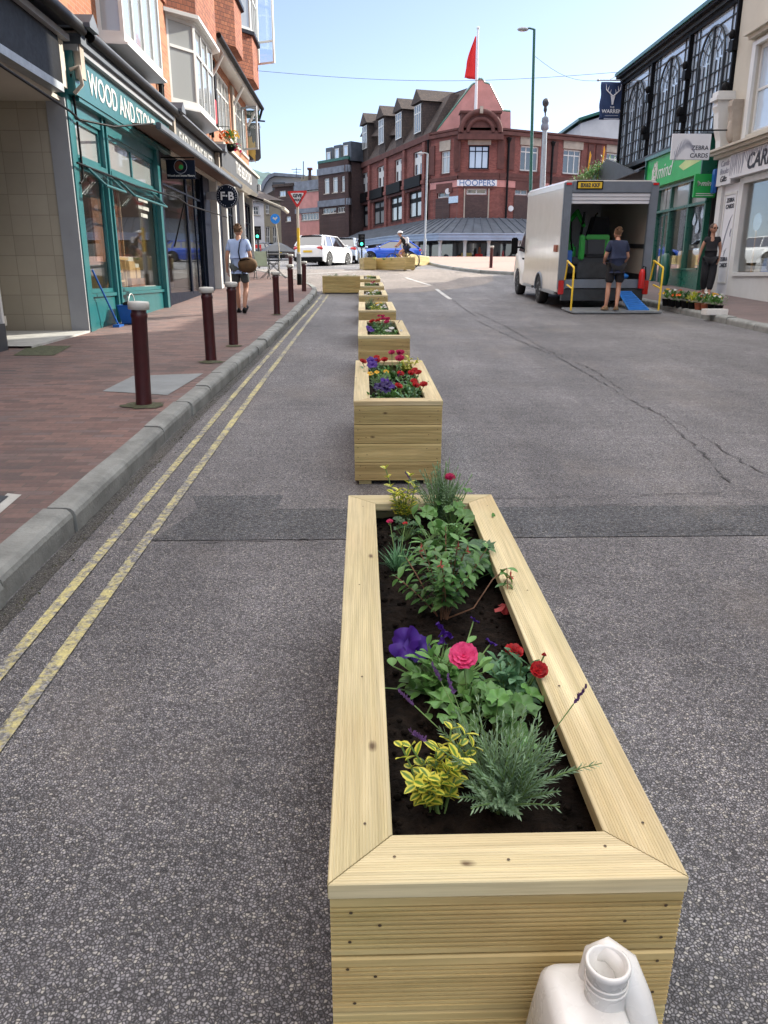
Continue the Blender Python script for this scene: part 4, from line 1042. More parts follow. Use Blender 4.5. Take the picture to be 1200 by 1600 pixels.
# stall risers and glazing
for (a,b) in ((13.24,14.55),(14.85,18.03)):
    mb=MB(); mb.box(-4.56,-4.46,a,b,z0,1.16); mb.box(-4.6,-4.42,a,b,1.16,1.215)
    mb.box(-4.465,-4.452,a+.08,b-.08,z0+.42,1.08)
    mb.build('stall_riser',MT['teal'],B)
    n=2 if b-a>2 else 1
    WL.window(B,a,b,1.22,3.18,1,1,MT['teal'],MT['glasst'],.07,.05,.07,'shop_window',sill=False)
    WL.window(B,a,b,3.26,3.86,n,1,MT['teal'],MT['glassb'],.07,.06,.07,'transom_window',sill=False)
    mb=MB(); mb.box(-4.57,-4.40,a,b,3.18,3.26); mb.box(-4.57,-4.43,a,b,3.86,4.06); mb.build('transom',MT['teal'],B)
    # top-hung vent standing open
    mb=MB(); c,d=(a+.12,min(b-.12,a+2.5)); mb.add([(-4.38,c,3.15),(-4.38,d,3.15),(-4.08,d,2.86),(-4.08,c,2.86),(-4.36,c,3.18),(-4.36,d,3.18),(-4.06,d,2.89),(-4.06,c,2.89)],[(0,1,2,3),(4,7,6,5),(0,4,5,1),(2,6,7,3),(1,5,6,2),(0,3,7,4)])
    f=mb.build('open_vent',MT['glasst'],B)
    mb=MB()
    for p,q in (((-4.37,c,3.165),(-4.37,d,3.165)),((-4.07,c,2.875),(-4.07,d,2.875)),((-4.37,c,3.165),(-4.07,c,2.875)),((-4.37,d,3.165),(-4.07,d,2.875))): mb.tube([p,q],.022,6)
    mb.build('vent_frame',MT['teal'],f)
part('door_jamb',MT['teal'],B,(-4.56,-4.40,14.55,14.62,z0,4.06),(-4.56,-4.41,14.79,14.85,z0,4.06))
mb=MB(); mb.box(-5.35,-5.28,13.5,14.5,z0,3.1); d=mb.build('door',MT['teal'],B); mb=MB(); mb.box(-5.275,-5.262,13.62,14.38,1.3,2.95); mb.build('pane',MT['glass'],d); mb=MB(); mb.tube([(-5.25,13.6,1.6),(-5.2,13.6,1.6),(-5.2,13.6,1.9),(-5.25,13.6,1.9)],.015,6); mb.build('handle',MT['metal'],d)
# room behind the glass
mb=MB(); mb.box(-6.6,-6.5,13,18.5,.4,4.05); mb.box(-8.5,-4.62,18.45,18.5,.4,4.05); mb.box(-8.5,-4.62,13.08,13.12,.4,4.05); mb.box(-8.5,-4.6,13.1,18.45,4.05,4.055); mb.box(-8.5,-4.57,13.1,18.45,.6,.72); mb.build('room',MT['interior'],B)
part('window_platform',MT['pine'],B,(-5.6,-4.57,14.85,18.0,1.12,1.20))
part('brown_panel',MT['woodd'],B,(-4.86,-4.83,14.9,16.45,1.75,3.16))
mb=MB(); 
for y in (16.46,): mb.box(-4.82,-4.78,y,y+.03,1.2,3.16)
mb.build('panel_edge',MT['pine'],B)
roofblock(B,y0+.005,y1,11.4)
text('WOOD AND STONE',.47,B,MT['white'],(-4.295,15.75,4.40),(0,1,0),(0,0,1),xs=.93,bold=.006)
mb=MB()
for i,(zz,ln) in enumerate(((3.0,.7),(2.85,.8),(2.7,.5),(1.27,.9))): mb.box(-4.515,-4.512,17.2-ln/2,17.2+ln/2,zz-.045,zz+.03)
mb.build('window_lettering',MT['paper'],B)
settle(B)
# easel, boxes and goods stand in the window
E1=thing('easel','pine easel standing in the teal shop window','easel',(-4.76,15.9,1.2))
mb=MB(); mb.tube([(0,-.35,0),(0,-.12,.62)],.02,6); mb.tube([(0,.35,0),(0,.12,.62)],.02,6); mb.tube([(-.3,0,0),(-.05,0,.62)],.02,6); mb.tube([(0,0,.25),(0,0,1.9)],.02,6); mb.build('legs',MT['pine'],E1)
mb=MB(); mb.box(.0,.05,-.45,.55,.60,.66); mb.box(0,.03,-.28,.28,.18,.22); mb.box(0,.03,-.2,.2,.36,.40); mb.build('ledge',MT['pine'],E1)
for (y,w,h,d,lab) in ((17.0,.42,.34,.3,'cardboard box of goods at the right of the teal shop window'),(17.45,.3,.22,.3,'smaller cardboard box at the far right of the teal shop window')):
    b=thing('box',lab,'box',(-4.95,y,1.2)); z=0
    mb=MB(); mb.bbox(-d/2,d/2,-w/2,w/2,.25,.25+h,b=.008); mb.build('carton',MT['pine'],b); mb=MB(); mb.box(-d/2-.05,d/2+.05,-w/2-.1,w/2+.1,.0,.25); mb.build('stand',MT['woodd'],b)
    mb=MB(); mb.box(-d/2+.02,d/2-.02,-w/2+.02,w/2-.02,.25+h,.27+h+.06); mb.build('contents',MT['paper'],b)
c=MB(); c.bbox(-.02,.02,-.24,.24,-.55,.35,b=.015); o=c.build('reflection_cloth',MT['shirt'],None,(-4.85,13.85,2.2)); tag(o,'pale blue cloth standing in for a reflection in the narrow left window of the teal shop','reflection_cloth')  # pale blue cloth added in place of the walking man's reflection in the glass
c=MB(); c.box(-.02,.02,-.14,.14,-.1,.1); o=c.build('price_card',MT['whitem'],None,(-4.65,15.3,1.33),(0,-.2,0)); tag(o,'small white and blue card at the foot of the easel','card')
# bucket and broom
bk=thing('bucket','blue square bucket with cloths on the paving by the teal shop','bucket',(-4.12,14.35,G0(14.35)))
mb=MB(); vs=[]
for (s,z) in ((.14,0),(.155,.02),(.20,.31),(.215,.33),(.19,.33),(.15,.05)): vs+=[(s,s*1.15,z),(-s,s*1.15,z),(-s,-s*1.15,z),(s,-s*1.15,z)]
mb.add(vs,[(i*4+j,i*4+(j+1)%4,(i+1)*4+(j+1)%4,(i+1)*4+j) for i in range(5) for j in range(4)]+[(3,2,1,0),(20,21,22,23)]); mb.build('tub',MT['bluep'],bk)
mb=MB(); mb.torus((0,0,.32),.2,.008,14,5,'x',0,math.pi); mb.build('handle',MT['plastic'],bk)
mb=MB(); mb.ell((.02,.05,.33),(.13,.13,.05),10,6); mb.ell((-.05,-.1,.34),(.09,.08,.05),10,6); mb.build('cloths',MT['black'],bk)
br=thing('broom','blue broom handle leaning on the teal shop front beside the bucket','broom',(-4.28,13.55,G0(13.5)))
mb=MB(); mb.tube([(.05,.28,.03),(-.13,-.25,.95)],.016,7); mb.build('handle',MT['bluep'],br)
mb=MB(); mb.box(-.01,.10,.14,.42,.0,.05); mb.build('head',MT['bluep'],br)
# ---- shop C: grey fascia
C=thing('grey_fascia_shop','grey fascia shop with dark window frames between the teal shop and the pub','building',(-4.45,22,G0(22)))
y0,y1=19.285,25.0
body(C,y0,y1,4.95,7.4,[(20.4,23.8,5.45,7.2)]); 
bay(C,20.25,23.95,5.45,7.22,.5,.7,3,MT['white'],MT['glassb'],[.66])
mb=MB(); mb.prism([(-4.44,20.1),(-3.85,20.75),(-3.85,23.45),(-4.44,24.1)],7.32,8.7,'z'); mb.box(-4.45,-4.40,19.3,25.0,7.4,8.7); mb.build('hung_tiles',MT['tilehang'],C)
mb=MB(); mb.prism([(-4.44,20.05),(-3.78,20.7),(-3.78,23.5),(-4.44,24.15)],7.24,7.32,'z'); mb.build('cornice',MT['white'],C)
bay(C,20.25,23.95,8.75,10.4,.5,.7,3,MT['white'],MT['glassb'],[.6])
body(C,y0,y1,8.7,11.4,[(20.4,23.8,8.8,10.4)])
part('fascia_top',MT['black'],C,(-4.6,-4.3,19.4,24.9,4.95,5.05))
mb=MB()
def notch(a,b): return [(a,4.32),(b,4.32),(b,4.93),(b-.15,5.02),(a+.15,5.02),(a,4.93)]
for a,b in ((19.45,21.5),(21.51,23.0),(23.01,24.85)): mb.prism(notch(a,b),-4.42,-4.32,'x')
mb.build('fascia',MT['grey_p'],C)
text('EAD ALONE.RUFT',.42,C,MT['white'],(-4.315,22.3,4.62),(0,1,0),(0,0,1),xs=1.25,bold=.006)
console(C,19.28); console(C,24.95)
leanto(C,19.4,24.85); 
part('post',MT['navy'],C,(-4.62,-4.40,23.2,24.1,.6,4.3)); part('post',MT['navy'],C,(-4.6,-4.42,18.51,18.62,.6,4.3))
part('stall_riser',MT['navy'],C,(-4.56,-4.46,18.62,23.19,.5,1.05))
WL.window(C,18.65,21.3,1.05,4.1,1,1,MT['navy'],MT['glasst'],.06,.04,.07,'shop_window',rz=[.80],sill=False)
WL.window(C,21.32,23.18,1.05,4.1,2,1,MT['navy'],MT['glasst'],.06,.04,.07,'shop_window',rz=[.80],sill=False)
mb=MB(); mb.box(-4.58,-4.44,18.62,23.2,4.1,4.31); mb.build('lintel',MT['navy'],C)
mb=MB(); mb.box(-5.9,-5.8,18.6,24.9,.5,4.1); mb.box(-5.8,-4.62,24.85,24.9,.5,4.1); mb.box(-6.5,-4.6,18.6,24.9,4.12,4.16);mb.box(-6.5,-4.57,18.6,24.9,.7,.86); mb.build('room',MT['cream'],C)
part('door',MT['navy'],C,(-4.9,-4.84,24.12,24.7,.8,3.6))
part('white_post',MT['white'],C,(-4.5,-4.30,24.70,24.98,.7,4.3))
roofblock(C,y0,y1,11.4)
settle(C)
tb=thing('table','small dark table with papers behind the grey fascia shop window','table',(-5.2,20.6,.93))
mb=MB(); mb.box(-.25,.25,-.4,.4,.72,.76); mb.build('tabletop',MT['navy'],tb)
for x in (-.2,.2):
    for y in (-.36,.36): mb=MB(); mb.box(x-.02,x+.02,y-.02,y+.02,0,.72); mb.build('leg',MT['navy'],tb)
mb=MB(); mb.box(-.12,.12,-.2,.1,0,.14); o=mb.build('paper_stack',MT['paper'],None,(-5.2,20.6,1.70)); tag(o,'stack of papers on the small dark table in the shop window','papers')
# awning along shops B and C
aw=thing('awning','folded brown awning with grey front bar over the grey fascia shop','awning',(-4.4,21,4.2))
mb=MB(); mb.add([(x,y,z) for y in (-4.9,5.3) for (x,z) in ((0,.06),(.55,.02),(.55,-.01),(0,.02))],[(0,1,5,4),(1,2,6,5),(2,3,7,6),(3,0,4,7),(3,2,1,0),(4,5,6,7)]); mb.build('canvas',MT['awn'],aw)
mb=MB(); mb.bbox(.54,.64,-4.95,5.35,-.06,.06,b=.015); mb.build('front_bar',MT['lead'],aw)
mb=MB(); mb.bbox(-.02,.10,-4.9,5.3,-.04,.10,b=.02); mb.build('roller_box',MT['cream'],aw)
ar=thing('retracting_awning','black folding awning arms fixed across the teal shop front','awning frame',(-4.4,14,3.5))
mb=MB()
for pts in ([(.5,2.0,.72),(.35,0.0,.33),(.05,-.75,.30)],[(.05,-.75,.30),(.05,-1.1,.35),(.3,-5.5,.33)],[(.0,-.7,.28),(.02,-.75,-.55),(-.0,-.85,-.62)],[(.05,-1.05,-.35),(.25,1.5,-.42),(.3,4.6,-.33),(.35,5.4,-.42),(.4,10.5,-.33)],[(.3,5.2,-.40),(.05,5.0,-1.35)],[(.05,-.9,.9),(.0,-.72,.3)]):
    mb.tube(pts,.018,6)
mb.build('arms',MT['black'],ar)
# hanging board of the flooring shop
hs=thing('hanging_sign','dark hanging board with green and orange round mark, Wood and Stone Floors','sign',(-4.4,18.75,4.0))
a=AY(259,250,18.75); b=AY(306,280,18.75)
w_=b.x-a.x; h_=a.z-b.z; cx=(a.x+b.x)/2+4.4; cz=(a.z+b.z)/2-4.0
mb=MB(); mb.bbox(cx-w_/2,cx+w_/2,-.02,.02,cz-h_/2,cz+h_/2,b=.006); mb.build('board',MT['navy'],hs)
mb=MB(); mb.torus((cx,-.025,cz+.06),.14,.006,28,4,'y'); mb.build('ring',MT['greytext'],hs)
mb=MB(); mb.lathe([(.001,-.028),(.05,-.026)],14,(cx+.01,0,cz+.05),'y'); mb.build('green_dot',MT['green'],hs)
mb=MB(); mb.lathe([(.001,-.0265),(.10,-.0235)],14,(cx-.03,0,cz+.07),'y'); mb.build('orange_dot',mat('rust_print',(.12,.03,.015)),hs)
text('Wood and Stone Floors',.062,hs,MT['white'],(cx,-.025,cz-h_/2+.07),(1,0,0),(0,0,1),bold=.001)
mb=MB(); mb.tube([(-.05,0,cz+h_/2+.05),(cx+w_/2,0,cz+h_/2+.05)],.015,6); mb.build('bracket',MT['black'],hs)
# round FB sign
a=AY(355,307,23.6); fb=thing('round_sign','round navy hanging sign with pale FB lettering','sign',(a.x,23.6,a.z))
mb=MB(); mb.lathe([(.001,-.035),(.30,-.035),(.32,-.02),(.32,.02),(.30,.035),(.001,.035)],36,(0,0,0),'y',sm=False); mb.build('disc',MT['navy'],fb)
mb=MB(); mb.torus((0,-.035,0),.305,.008,36,5,'y'); mb.build('rim',MT['grey_l'],fb)
text('F·B',.30,fb,MT['whitem'],(0,-.04,0),(1,0,0),(0,0,1),bold=.008)
for k in range(22):
    pass
mb=MB()
for k in range(26):
    t=6.283*k/26
    if k%13 in (0,12): continue
    c=V((math.sin(t)*.255,-.038,math.cos(t)*.255)); mb.box(c.x-.011,c.x+.011,-.040,-.036,c.z-.014,c.z+.014)
mb.build('ring_lettering',MT['greytext'],fb)
mb=MB(); mb.box(-.62,-.30,-.03,.03,-.09,.12); mb.build('bracket',MT['grey_l'],fb)
# ---- pub
D=thing('pub','brick and tile hung pub with grey THE BEDFORD fascia on the street corner','building',(-4.45,29,G0(29)))
y0,y1=25.005,33.3
body(D,y0,y1,5.0,7.85,[(26.4,29.1,5.95,7.6),(30.1,32.95,5.95,7.6)])
for a,b in ((26.4,29.1),(30.1,32.95)):
    WL.window(D,a,b,5.95,7.6,4,1,MT['white'],MT['glassb'],.07,.05,.08,'upper_window',rz=[.68],sill=MT['white'])
part('window_pier',MT['stone'],D,(-4.5,-4.38,29.35,29.85,5.9,7.7)); part('window_pier',MT['black'],D,(-4.5,-4.40,26.15,26.38,5.9,7.7))
# an open casement
oc=thing('x','x','x'); bpy.data.objects.remove(oc)
w2=Wall((-4.42,31.6),(-3.8,31.3),out=(-4,0)); mb=MB()
for q in ((0,.06,6.0,7.45),(w2.len-.06,w2.len,6.0,7.45)): w2.box(mb,q[0],q[1],q[2],q[3],-.03,.03)
w2.box(mb,.06,w2.len-.06,6.0,6.06,-.03,.03); w2.box(mb,.06,w2.len-.06,7.39,7.45,-.03,.03); cas=mb.build('open_casement',MT['grey_l'],D)
g_=MB(); w2.box(g_,.05,w2.len-.05,6.05,7.4,-.006,.006); g_.build('pane',MT['glasst'],cas)
# eaves with gutter and curved brackets
mb=MB(); mb.prism([(-4.46,7.85),(-4.0,7.72),(-3.94,7.86),(-4.46,8.02)],24.3,33.75,'y'); mb.build('eaves_soffit',MT['white'],D)
mb=MB(); mb.tube([(-3.9,24.2,7.84),(-3.9,33.9,7.84)],.075,10); mb.tube([(-3.9,33.8,7.8),(-4.0,33.7,7.45),(-4.35,33.4,7.3),(-4.4,33.4,6.9)],.05,8); mb.build('gutter',MT['black'],D)
for y in (25.6,29.6,33.2):
    mb=MB(); mb.tube([(-4.43,y,7.1),(-4.25,y,7.35),(-4.05,y,7.7)],.05,6); mb.build('eaves_bracket',MT['white'],D)
# tile hung upper floor with two canted bays and windows
part('hung_tiles',MT['tilehang'],D,(-4.6,-4.36,y0,y1,8.03,9.6),(-4.9,-4.6,y0,y1,7.85,9.6))
for a,b in ((25.6,28.6),(29.6,32.6)):
    mb=MB(); mb.prism([(-4.35,a),(-3.75,a+.75),(-3.75,b-.75),(-4.35,b)],8.1,9.45,'z'); mb.build('bay_tiles',MT['tilehang'],D)
    mb=MB(); mb.prism([(-4.35,a-.08),(-3.65,a+.72),(-3.65,b-.72),(-4.35,b+.08)],9.45,9.56,'z'); mb.build('bay_sill',MT['navy'],D)
    bay(D,a,b,9.6,11.4,.6,.75,3,MT['white'],MT['glassb'],[.6],x=-4.35)
body(D,y0,y1,9.6,11.9,[],m='brick_o')
w3=Wall((-3.8,32.3),(-3.15,32.0),out=(-4,0)); mb=MB()
for q in ((0,.06,9.0,11.2),(w3.len-.06,w3.len,9.0,11.2)): w3.box(mb,q[0],q[1],q[2],q[3],-.03,.03)
for z in (9.0,9.7,11.14): w3.box(mb,.06,w3.len-.06,z,z+.06,-.03,.03)
cas=mb.build('open_casement',MT['white'],D); g_=MB(); w3.box(g_,.05,w3.len-.05,9.05,11.15,-.006,.006); g_.build('pane',MT['glasst'],cas)
# ground floor
part('wall',MT['cream'],D,(-13,-4.6,y0,y1,.6,4.99))
for (a,b) in ((25.02,25.3),(26.7,26.95),(28.6,28.85),(30.6,30.85),(33.0,33.29)):
    mb=MB(); mb.bbox(-4.62,-4.36,a,b,.7,4.55,b=.02); mb.box(-4.64,-4.33,a-.02,b+.02,.7,1.25); mb.build('pilaster',MT['white'],D)
for (a,b) in ((25.32,26.68),(28.87,30.58)):
    mb=MB(); mb.box(-4.598,-4.52,a,b,.8,4.5); d=mb.build('dark_doorway',MT['navy'],D)
for (a,b) in ((26.97,28.58),(30.87,32.98)): WL.window(D,a,b,1.8,4.2,3,1,MT['navy'],MT['glass'],.07,.05,.06,'pub_window',rz=[.7],sill=MT['navy'])
mb=MB(); mb.box(-4.5,-4.14,25.05,33.35,4.62,5.22); mb.build('fascia',MT['grey_d'],D)
mb=MB(); mb.box(-4.5,-4.06,25.02,33.4,5.22,5.30); mb.prism([(-4.5,4.62),(-4.14,4.62),(-4.3,4.48),(-4.5,4.45)],25.05,33.35,'y'); mb.build('fascia_moulding',MT['cream'],D)
text('THE BEDFORD',.50,D,MT['white'],(-4.135,29.6,4.93),(0,1,0),(0,0,1),xs=1.15,bold=.012)
mb=MB(); mb.bbox(-4.13,-4.02,33.1,33.3,4.75,5.0,b=.02); mb.build('end_lamp',MT['white'],D)
downpipe(D,-4.36,25.0,5.4,11.3); downpipe(D,-4.36,24.6,5.4,9.3,.035)
roofblock(D,y0,y1,11.9)
mb=MB(); mb.bbox(-4.45,-4.30,25.25,25.6,5.85,6.5,b=.02); mb.build('alarm_box',MT['redp'],D)
settle(D)
for root,y in ((B,18.95),(B,19.15)): 
    o=downpipe(root,-4.38,y,5.2,11.3,.05 if y<19 else .03); o.location=-V(root.location)
# awning at the pub's far end
aw=thing('awning','pale black awning sloping out from the far end of the pub','awning',(-4.3,32.6,4.6))
a=AY(373,300,32.4); b=AY(446,328,32.4); a=a-V((-4.3,32.6,4.6)); b=b-V((-4.3,32.6,4.6))
mb=MB(); mb.add([(p.x,y,p.z+dz) for y in (-.7,.9) for p,dz in ((a,.04),(b,.04),(b,-.02),(a,-.04))],[(0,1,5,4),(1,2,6,5),(2,3,7,6),(3,0,4,7),(3,2,1,0),(4,5,6,7)]); mb.build('canvas',MT['black'],aw)
mb=MB(); mb.tube([b+V((-.02,-.8,0)),b+V((-.02,1.0,0))],.075,10); mb.tube([b+V((-.75,-.72,.30)),b+V((0,-.72,0))],.045,8); mb.build('roller',MT['cream'],aw)
# pub sign on its bracket
y=33.6; a=AY(385,192,y); b=AY(408,252,y)
ps=thing('pub_sign','dark hanging pub sign with a gold castle, The Bedford, at the pub corner','sign',(-4.4,y,a.z))
W_=b.x-a.x+.28; x0=a.x-.28+4.4; x1=b.x+4.4; zt=0; zb=b.z-a.z
mb=MB(); mb.prism([(x0,zt),(x1,zt),(x1,zb+.12),(x1-.1,zb+.02),((x0+x1)/2,zb-.03),(x0+.1,zb+.02),(x0,zb+.12)],-.03,.03,'y'); mb.build('board',MT['grey_d'],ps)
text('THE BEDFORD',.135,ps,MT['white'],((x0+x1)/2,-.035,-.16),(1,0,0),(0,0,1),bold=.003)
mb=MB(); cx=(x0+x1)/2; zc=-.85
mb.box(cx-.24,cx+.20,-.036,-.031,zc-.30,zc+.12); mb.box(cx-.13,cx+.08,-.038,-.033,zc+.12,zc+.32)
for k in range(5): mb.box(cx-.24+k*.1,cx-.20+k*.1,-.036,-.031,zc+.12,zc+.17)
for k in range(3): mb.box(cx-.13+k*.08,cx-.09+k*.08,-.038,-.033,zc+.32,zc+.37)
mb.prism([(cx-.05,zc-.3),(cx+.18,zc-.3),(cx+.18,zc-.62),(cx+.08,zc-.42)],-.036,-.031,'y'); mb.build('castle_emblem',MT['brass'],ps)
mb=MB(); mb.ell((cx-.04,-.035,zc+.47),(.09,.01,.1),10,6); mb.tube([(cx-.2,-.036,zc-.45),(cx,-.036,zc-.55),(cx+.15,-.036,zc-.5)],.03,5); mb.build('crest',MT['greytext'],ps)
mb=MB(); mb.tube([(-.02,0,.10),(x1+.22,0,.06)],.03,8); mb.tube([(x0+.1,0,.1),(x0+.1,0,-.01)],.01,5); mb.tube([(x1-.1,0,.08),(x1-.1,0,-.01)],.01,5); mb.build('bracket',MT['black'],ps)
mb=MB(); a2=AY(385,176,y); mb.bbox(x0,x1,-.025,.025,.16,.16+(a2.z-a.z)-.08,b=.01); mb.build('top_board',MT['dgreen'],ps)
text('GREENE KING',.115,ps,MT['white'],(cx,-.03,.16+(a2.z-a.z)*.45),(1,0,0),(0,0,1),bold=.002)
# flower basket
hb=thing('hanging_basket','flower basket of orange, yellow and red blooms above the pub fascia','flower basket',(-3.98,25.75,5.32))
mb=MB(); mb.lathe([(.02,-.2),(.14,-.15),(.2,0),(.19,.0)],12); mb.build('basket',MT['black'],hb)
rr=random.Random(9); lb=LB(); 
for k in range(260): d=sph(rr,0,2.2); lb.leaf(d*rr.uniform(.1,.28)+V((0,0,.08)),d+V((0,0,.2)),V((0,0,1)),.09,.045,.3,.2)
lb.build('foliage',MT['leaf'],hb)
for m,c0,n in (('p_yel',(.1,.1,.24),34),('p_or',(-.14,-.1,.2),24),('p_or',(-.1,-.1,.05),10),('p_mag',(.18,.1,-.12),14)):
    fb_=LB()
    for k in range(n):
        d=sph(rr,0,1.9); c=V(c0)+d*.15; 
        for j in range(5): t=1.256*j; a=d.orthogonal().normalized(); e=d.cross(a); fb_.petal(c,a*math.cos(t)+e*math.sin(t)+d*.4,d,.05,.04,.1,.1,rr,3)
    fb_.build('flowers',MT[m],hb)
mb=MB(); mb.tube([(-.45,0,.5),(0,0,.5),(0,0,.1)],.012,5); mb.build('bracket',MT['black'],hb)
# ================================================================ right side: iron and glass hall, charity shop, card shop
XR=10.2
WR=Wall((XR,0),(XR,60),out=(0,0))
def rbox(mb,y0,y1,z0,z1,o0,o1): WR.box(mb,y0,y1,z0,z1,o0,o1)
def rpart(name,m,parent,*b):
    mb=MB()
    for q in b: WR.box(mb,*q)
    return mb.build(name,m,parent)
Gb=thing('iron_glass_hall','tall iron and glass fronted hall with three arched bays above the shops','building',(XR,29,G0(29)))
ya,yb=23.35,33.1; zb,zt=5.58,8.58
nb=3; bw=(yb-ya)/nb
rpart('frieze',MT['black'],Gb,(ya,yb+.05,zt,zt+.12,-.1,.05),(ya,yb+.1,8.80,8.88,-.1,.30))
mb=MB(); rbox(mb,ya,yb+.1,8.88,8.99,-.1,.36); mb.m=1; mb.build('gutter',[MT['dgreen'],MT['dgreen']],Gb)
rpart('cornice',MT['dmetal'],Gb,(ya,yb+.05,zt+.12,8.80,-.1,.14))
rpart('sill_beam',MT['dmetal'],Gb,(ya,yb,zb-.16,zb,-.1,.10))
for i in range(nb):
    y0=ya+i*bw; y1=y0+bw; yc=(y0+y1)/2; r=.86
    g=MB(); rbox(g,y0+.01,y1-.01,zb,zt,-.08,-.05); pane=g.build('glass_bay',MT['glassr'],Gb)
    mb=MB(); n=12
    for k in range(1,n): 
        y=y0+(y1-y0)*k/n
        if abs(y-yc)>r+.02 or True:
            top=zt if abs(y-yc)>r else 7.45
            w=.010; rbox(mb,y-w,y+w,zb,top,-.05,-.015)
    z=zb+.36
    while z<zt-.05:
        if z<7.5: rbox(mb,y0+.08,y1-.08,z-.012,z+.012,-.048,-.012)
        else:
            hw=math.sqrt(max(0,r*r-(z-7.5)**2)) if z<7.5+r else 0
            rbox(mb,y0+.08,yc-hw if hw else yc,z-.010,z+.010,-.048,-.012); rbox(mb,yc+hw if hw else yc,y1-.08,z-.012,z+.012,-.048,-.012)
        z+=.40
    for k in range(1,6):
        t=math.pi*k/6; c,s_=math.cos(t),math.sin(t); mb.tube([WR.pt(yc+c*.32,7.5+s_*.32,-.03),WR.pt(yc+c*r,7.5+s_*r,-.03)],.014,4)
    for rr0 in (.32,.60):
        mb.tube([WR.pt(yc+math.cos(math.pi*k/12)*rr0,7.5+math.sin(math.pi*k/12)*rr0,-.03) for k in range(13)],.014,4)
    mb.build('glazing_bars',MT['dmetal'],Gb)
    mb=MB(); mb.tube([WR.pt(yc+math.cos(math.pi*k/18)*r,7.5+math.sin(math.pi*k/18)*r,0) for k in range(19)],.034,6)
    for s_ in (-1,1): rbox(mb,yc+s_*r-.03,yc+s_*r+.03,zb,7.5,-.05,.03)
    rbox(mb,yc-.02,yc+.02,zb,7.5+r,-.05,.02)
    mb.build('arch',MT['dmetal'],Gb)
    for y in ((y0,) if i else (y0+.06,)):
        mb=MB(); rbox(mb,y-.045,y+.045,zb-.1,zt,-.05,.08); rbox(mb,y-.12,y+.12,7.35,7.6,-.04,.16); rbox(mb,y-.10,y+.10,6.15,6.32,-.04,.20)
        mb.ell(tuple(WR.pt(y,6.45,.16)),(.12,.10,.16),10,8); mb.ell(tuple(WR.pt(y,7.75,.14)),(.09,.09,.12),10,8); mb.build('column',MT['black'],Gb)
mb=MB(); rbox(mb,yb-.08,yb,zb-.1,zt,-.05,.06); mb.build('column',MT['black'],Gb)
mb=MB(); mb.box(XR+.12,XR+12,ya+.3,yb-.02,5.3,8.8); mb.build('wall',MT['brick_d'],Gb)
mb=MB(); mb.prism([(XR-.3,8.99),(XR+5,10.6),(XR+12,8.99)],ya,yb+.1,'y'); mb.build('roof',MT['lead'],Gb)
# ground floor left of the charity shop
mb=MB(); mb.box(XR,XR+12,28.82,36.2,.9,5.28); mb.build('ground_wall',MT['grey_d'],Gb)
mb=MB(); mb.prism([(XR-.55,5.05),(XR+.4,5.42),(XR+12,5.42),(XR+12,5.3),(XR,5.3),(XR-.55,4.98)],28.85,36.4,'y'); mb.build('low_roof',MT['lead'],Gb)
mb=MB(); mb.prism([(29.0,4.98),(36.3,4.98),(32.6,5.9)],XR-.6,XR-.5,'x'); 
mb.build('gable',MT['grey_d'],Gb)
WR.window(Gb,29.6,31.6,1.9,3.9,2,1,MT['dgreen'],MT['glass'],.07,.05,-.02,'side_window',rz=[.7],sill=False)
WR.window(Gb,32.4,35.4,1.9,3.9,3,1,MT['dgreen'],MT['glass'],.07,.05,-.02,'side_window',rz=[.7],sill=False)
settle(Gb)
# charity shop
M1=thing('green_shop','charity shop with bright green mind fascia and dark green window frames','shop front',(XR,26.4,G0(26)))
rpart('fascia',MT['green'],M1,(24.05,28.75,4.38,5.30,-.1,.28)); rpart('fascia_end',MT['dgreen'],M1,(23.98,24.045,4.3,5.42,-.1,.34)); rpart('fascia_end',MT['dgreen'],M1,(28.755,28.82,4.3,5.42,-.1,.34)); rpart('fascia_cap',MT['dgreen'],M1,(23.98,28.82,5.305,5.41,-.1,.36))
text('mind',.62,M1,MT['white'],WR.pt(27.1,4.80,.287),(0,-1,0),(0,0,1),xs=1.0,shear=.3)
mb=MB(); rr=random.Random(3)
for k in range(5):
    c=(28.0+rr.uniform(-.1,.1),4.82+rr.uniform(-.1,.1)); pts=[]
    for i in range(18):
        t=i*.55+k; q=.12+.16*abs(math.sin(t*1.7+k)); pts.append(WR.pt(c[0]+math.cos(t)*q*.8,c[1]+math.sin(t)*q*1.2,.288))
    mb.tube(pts,.011,4)
mb.build('scribble_logo',MT['white'],M1)
mb=MB(); mb.prism([(24.1,4.75),(25.5,4.62),(25.9,4.78),(25.0,4.98),(24.1,5.12)],XR-.2835,XR-.2805,'x'); mb.build('pale_flash',mat('pale_green_print',(.45,.55,.25)),M1)
zf=G0(26)
rpart('stall_riser',MT['dgreen'],M1,(24.2,26.9,zf-.4,1.68,-.1,.04),(24.2,26.9,1.68,1.74,-.1,.08),(28.2,28.6,zf-.4,1.68,-.1,.04))
for y in (24.12,25.4,26.92,28.1,28.66): rpart('mullion',MT['dgreen'],M1,(y-.05,y+.05,zf-.4,4.3,-.1,.06))
rpart('transom',MT['dgreen'],M1,(24.1,28.7,3.55,3.63,-.1,.075),(24.1,28.7,4.28,4.379,-.1,.09))
for a,b in ((24.17,25.35),(25.45,26.87),(28.15,28.61)):
    g=MB(); rbox(g,a,b,1.745,3.545,-.06,-.045); g.build('shop_window',MT['glasst'],M1)
for a,b in ((24.17,25.35),(25.45,26.87),(26.97,27.5),(27.56,28.05),(28.15,28.61)):
    g=MB(); rbox(g,a,b,3.635,4.275,-.06,-.045); g.build('transom_window',MT['glassb'],M1)
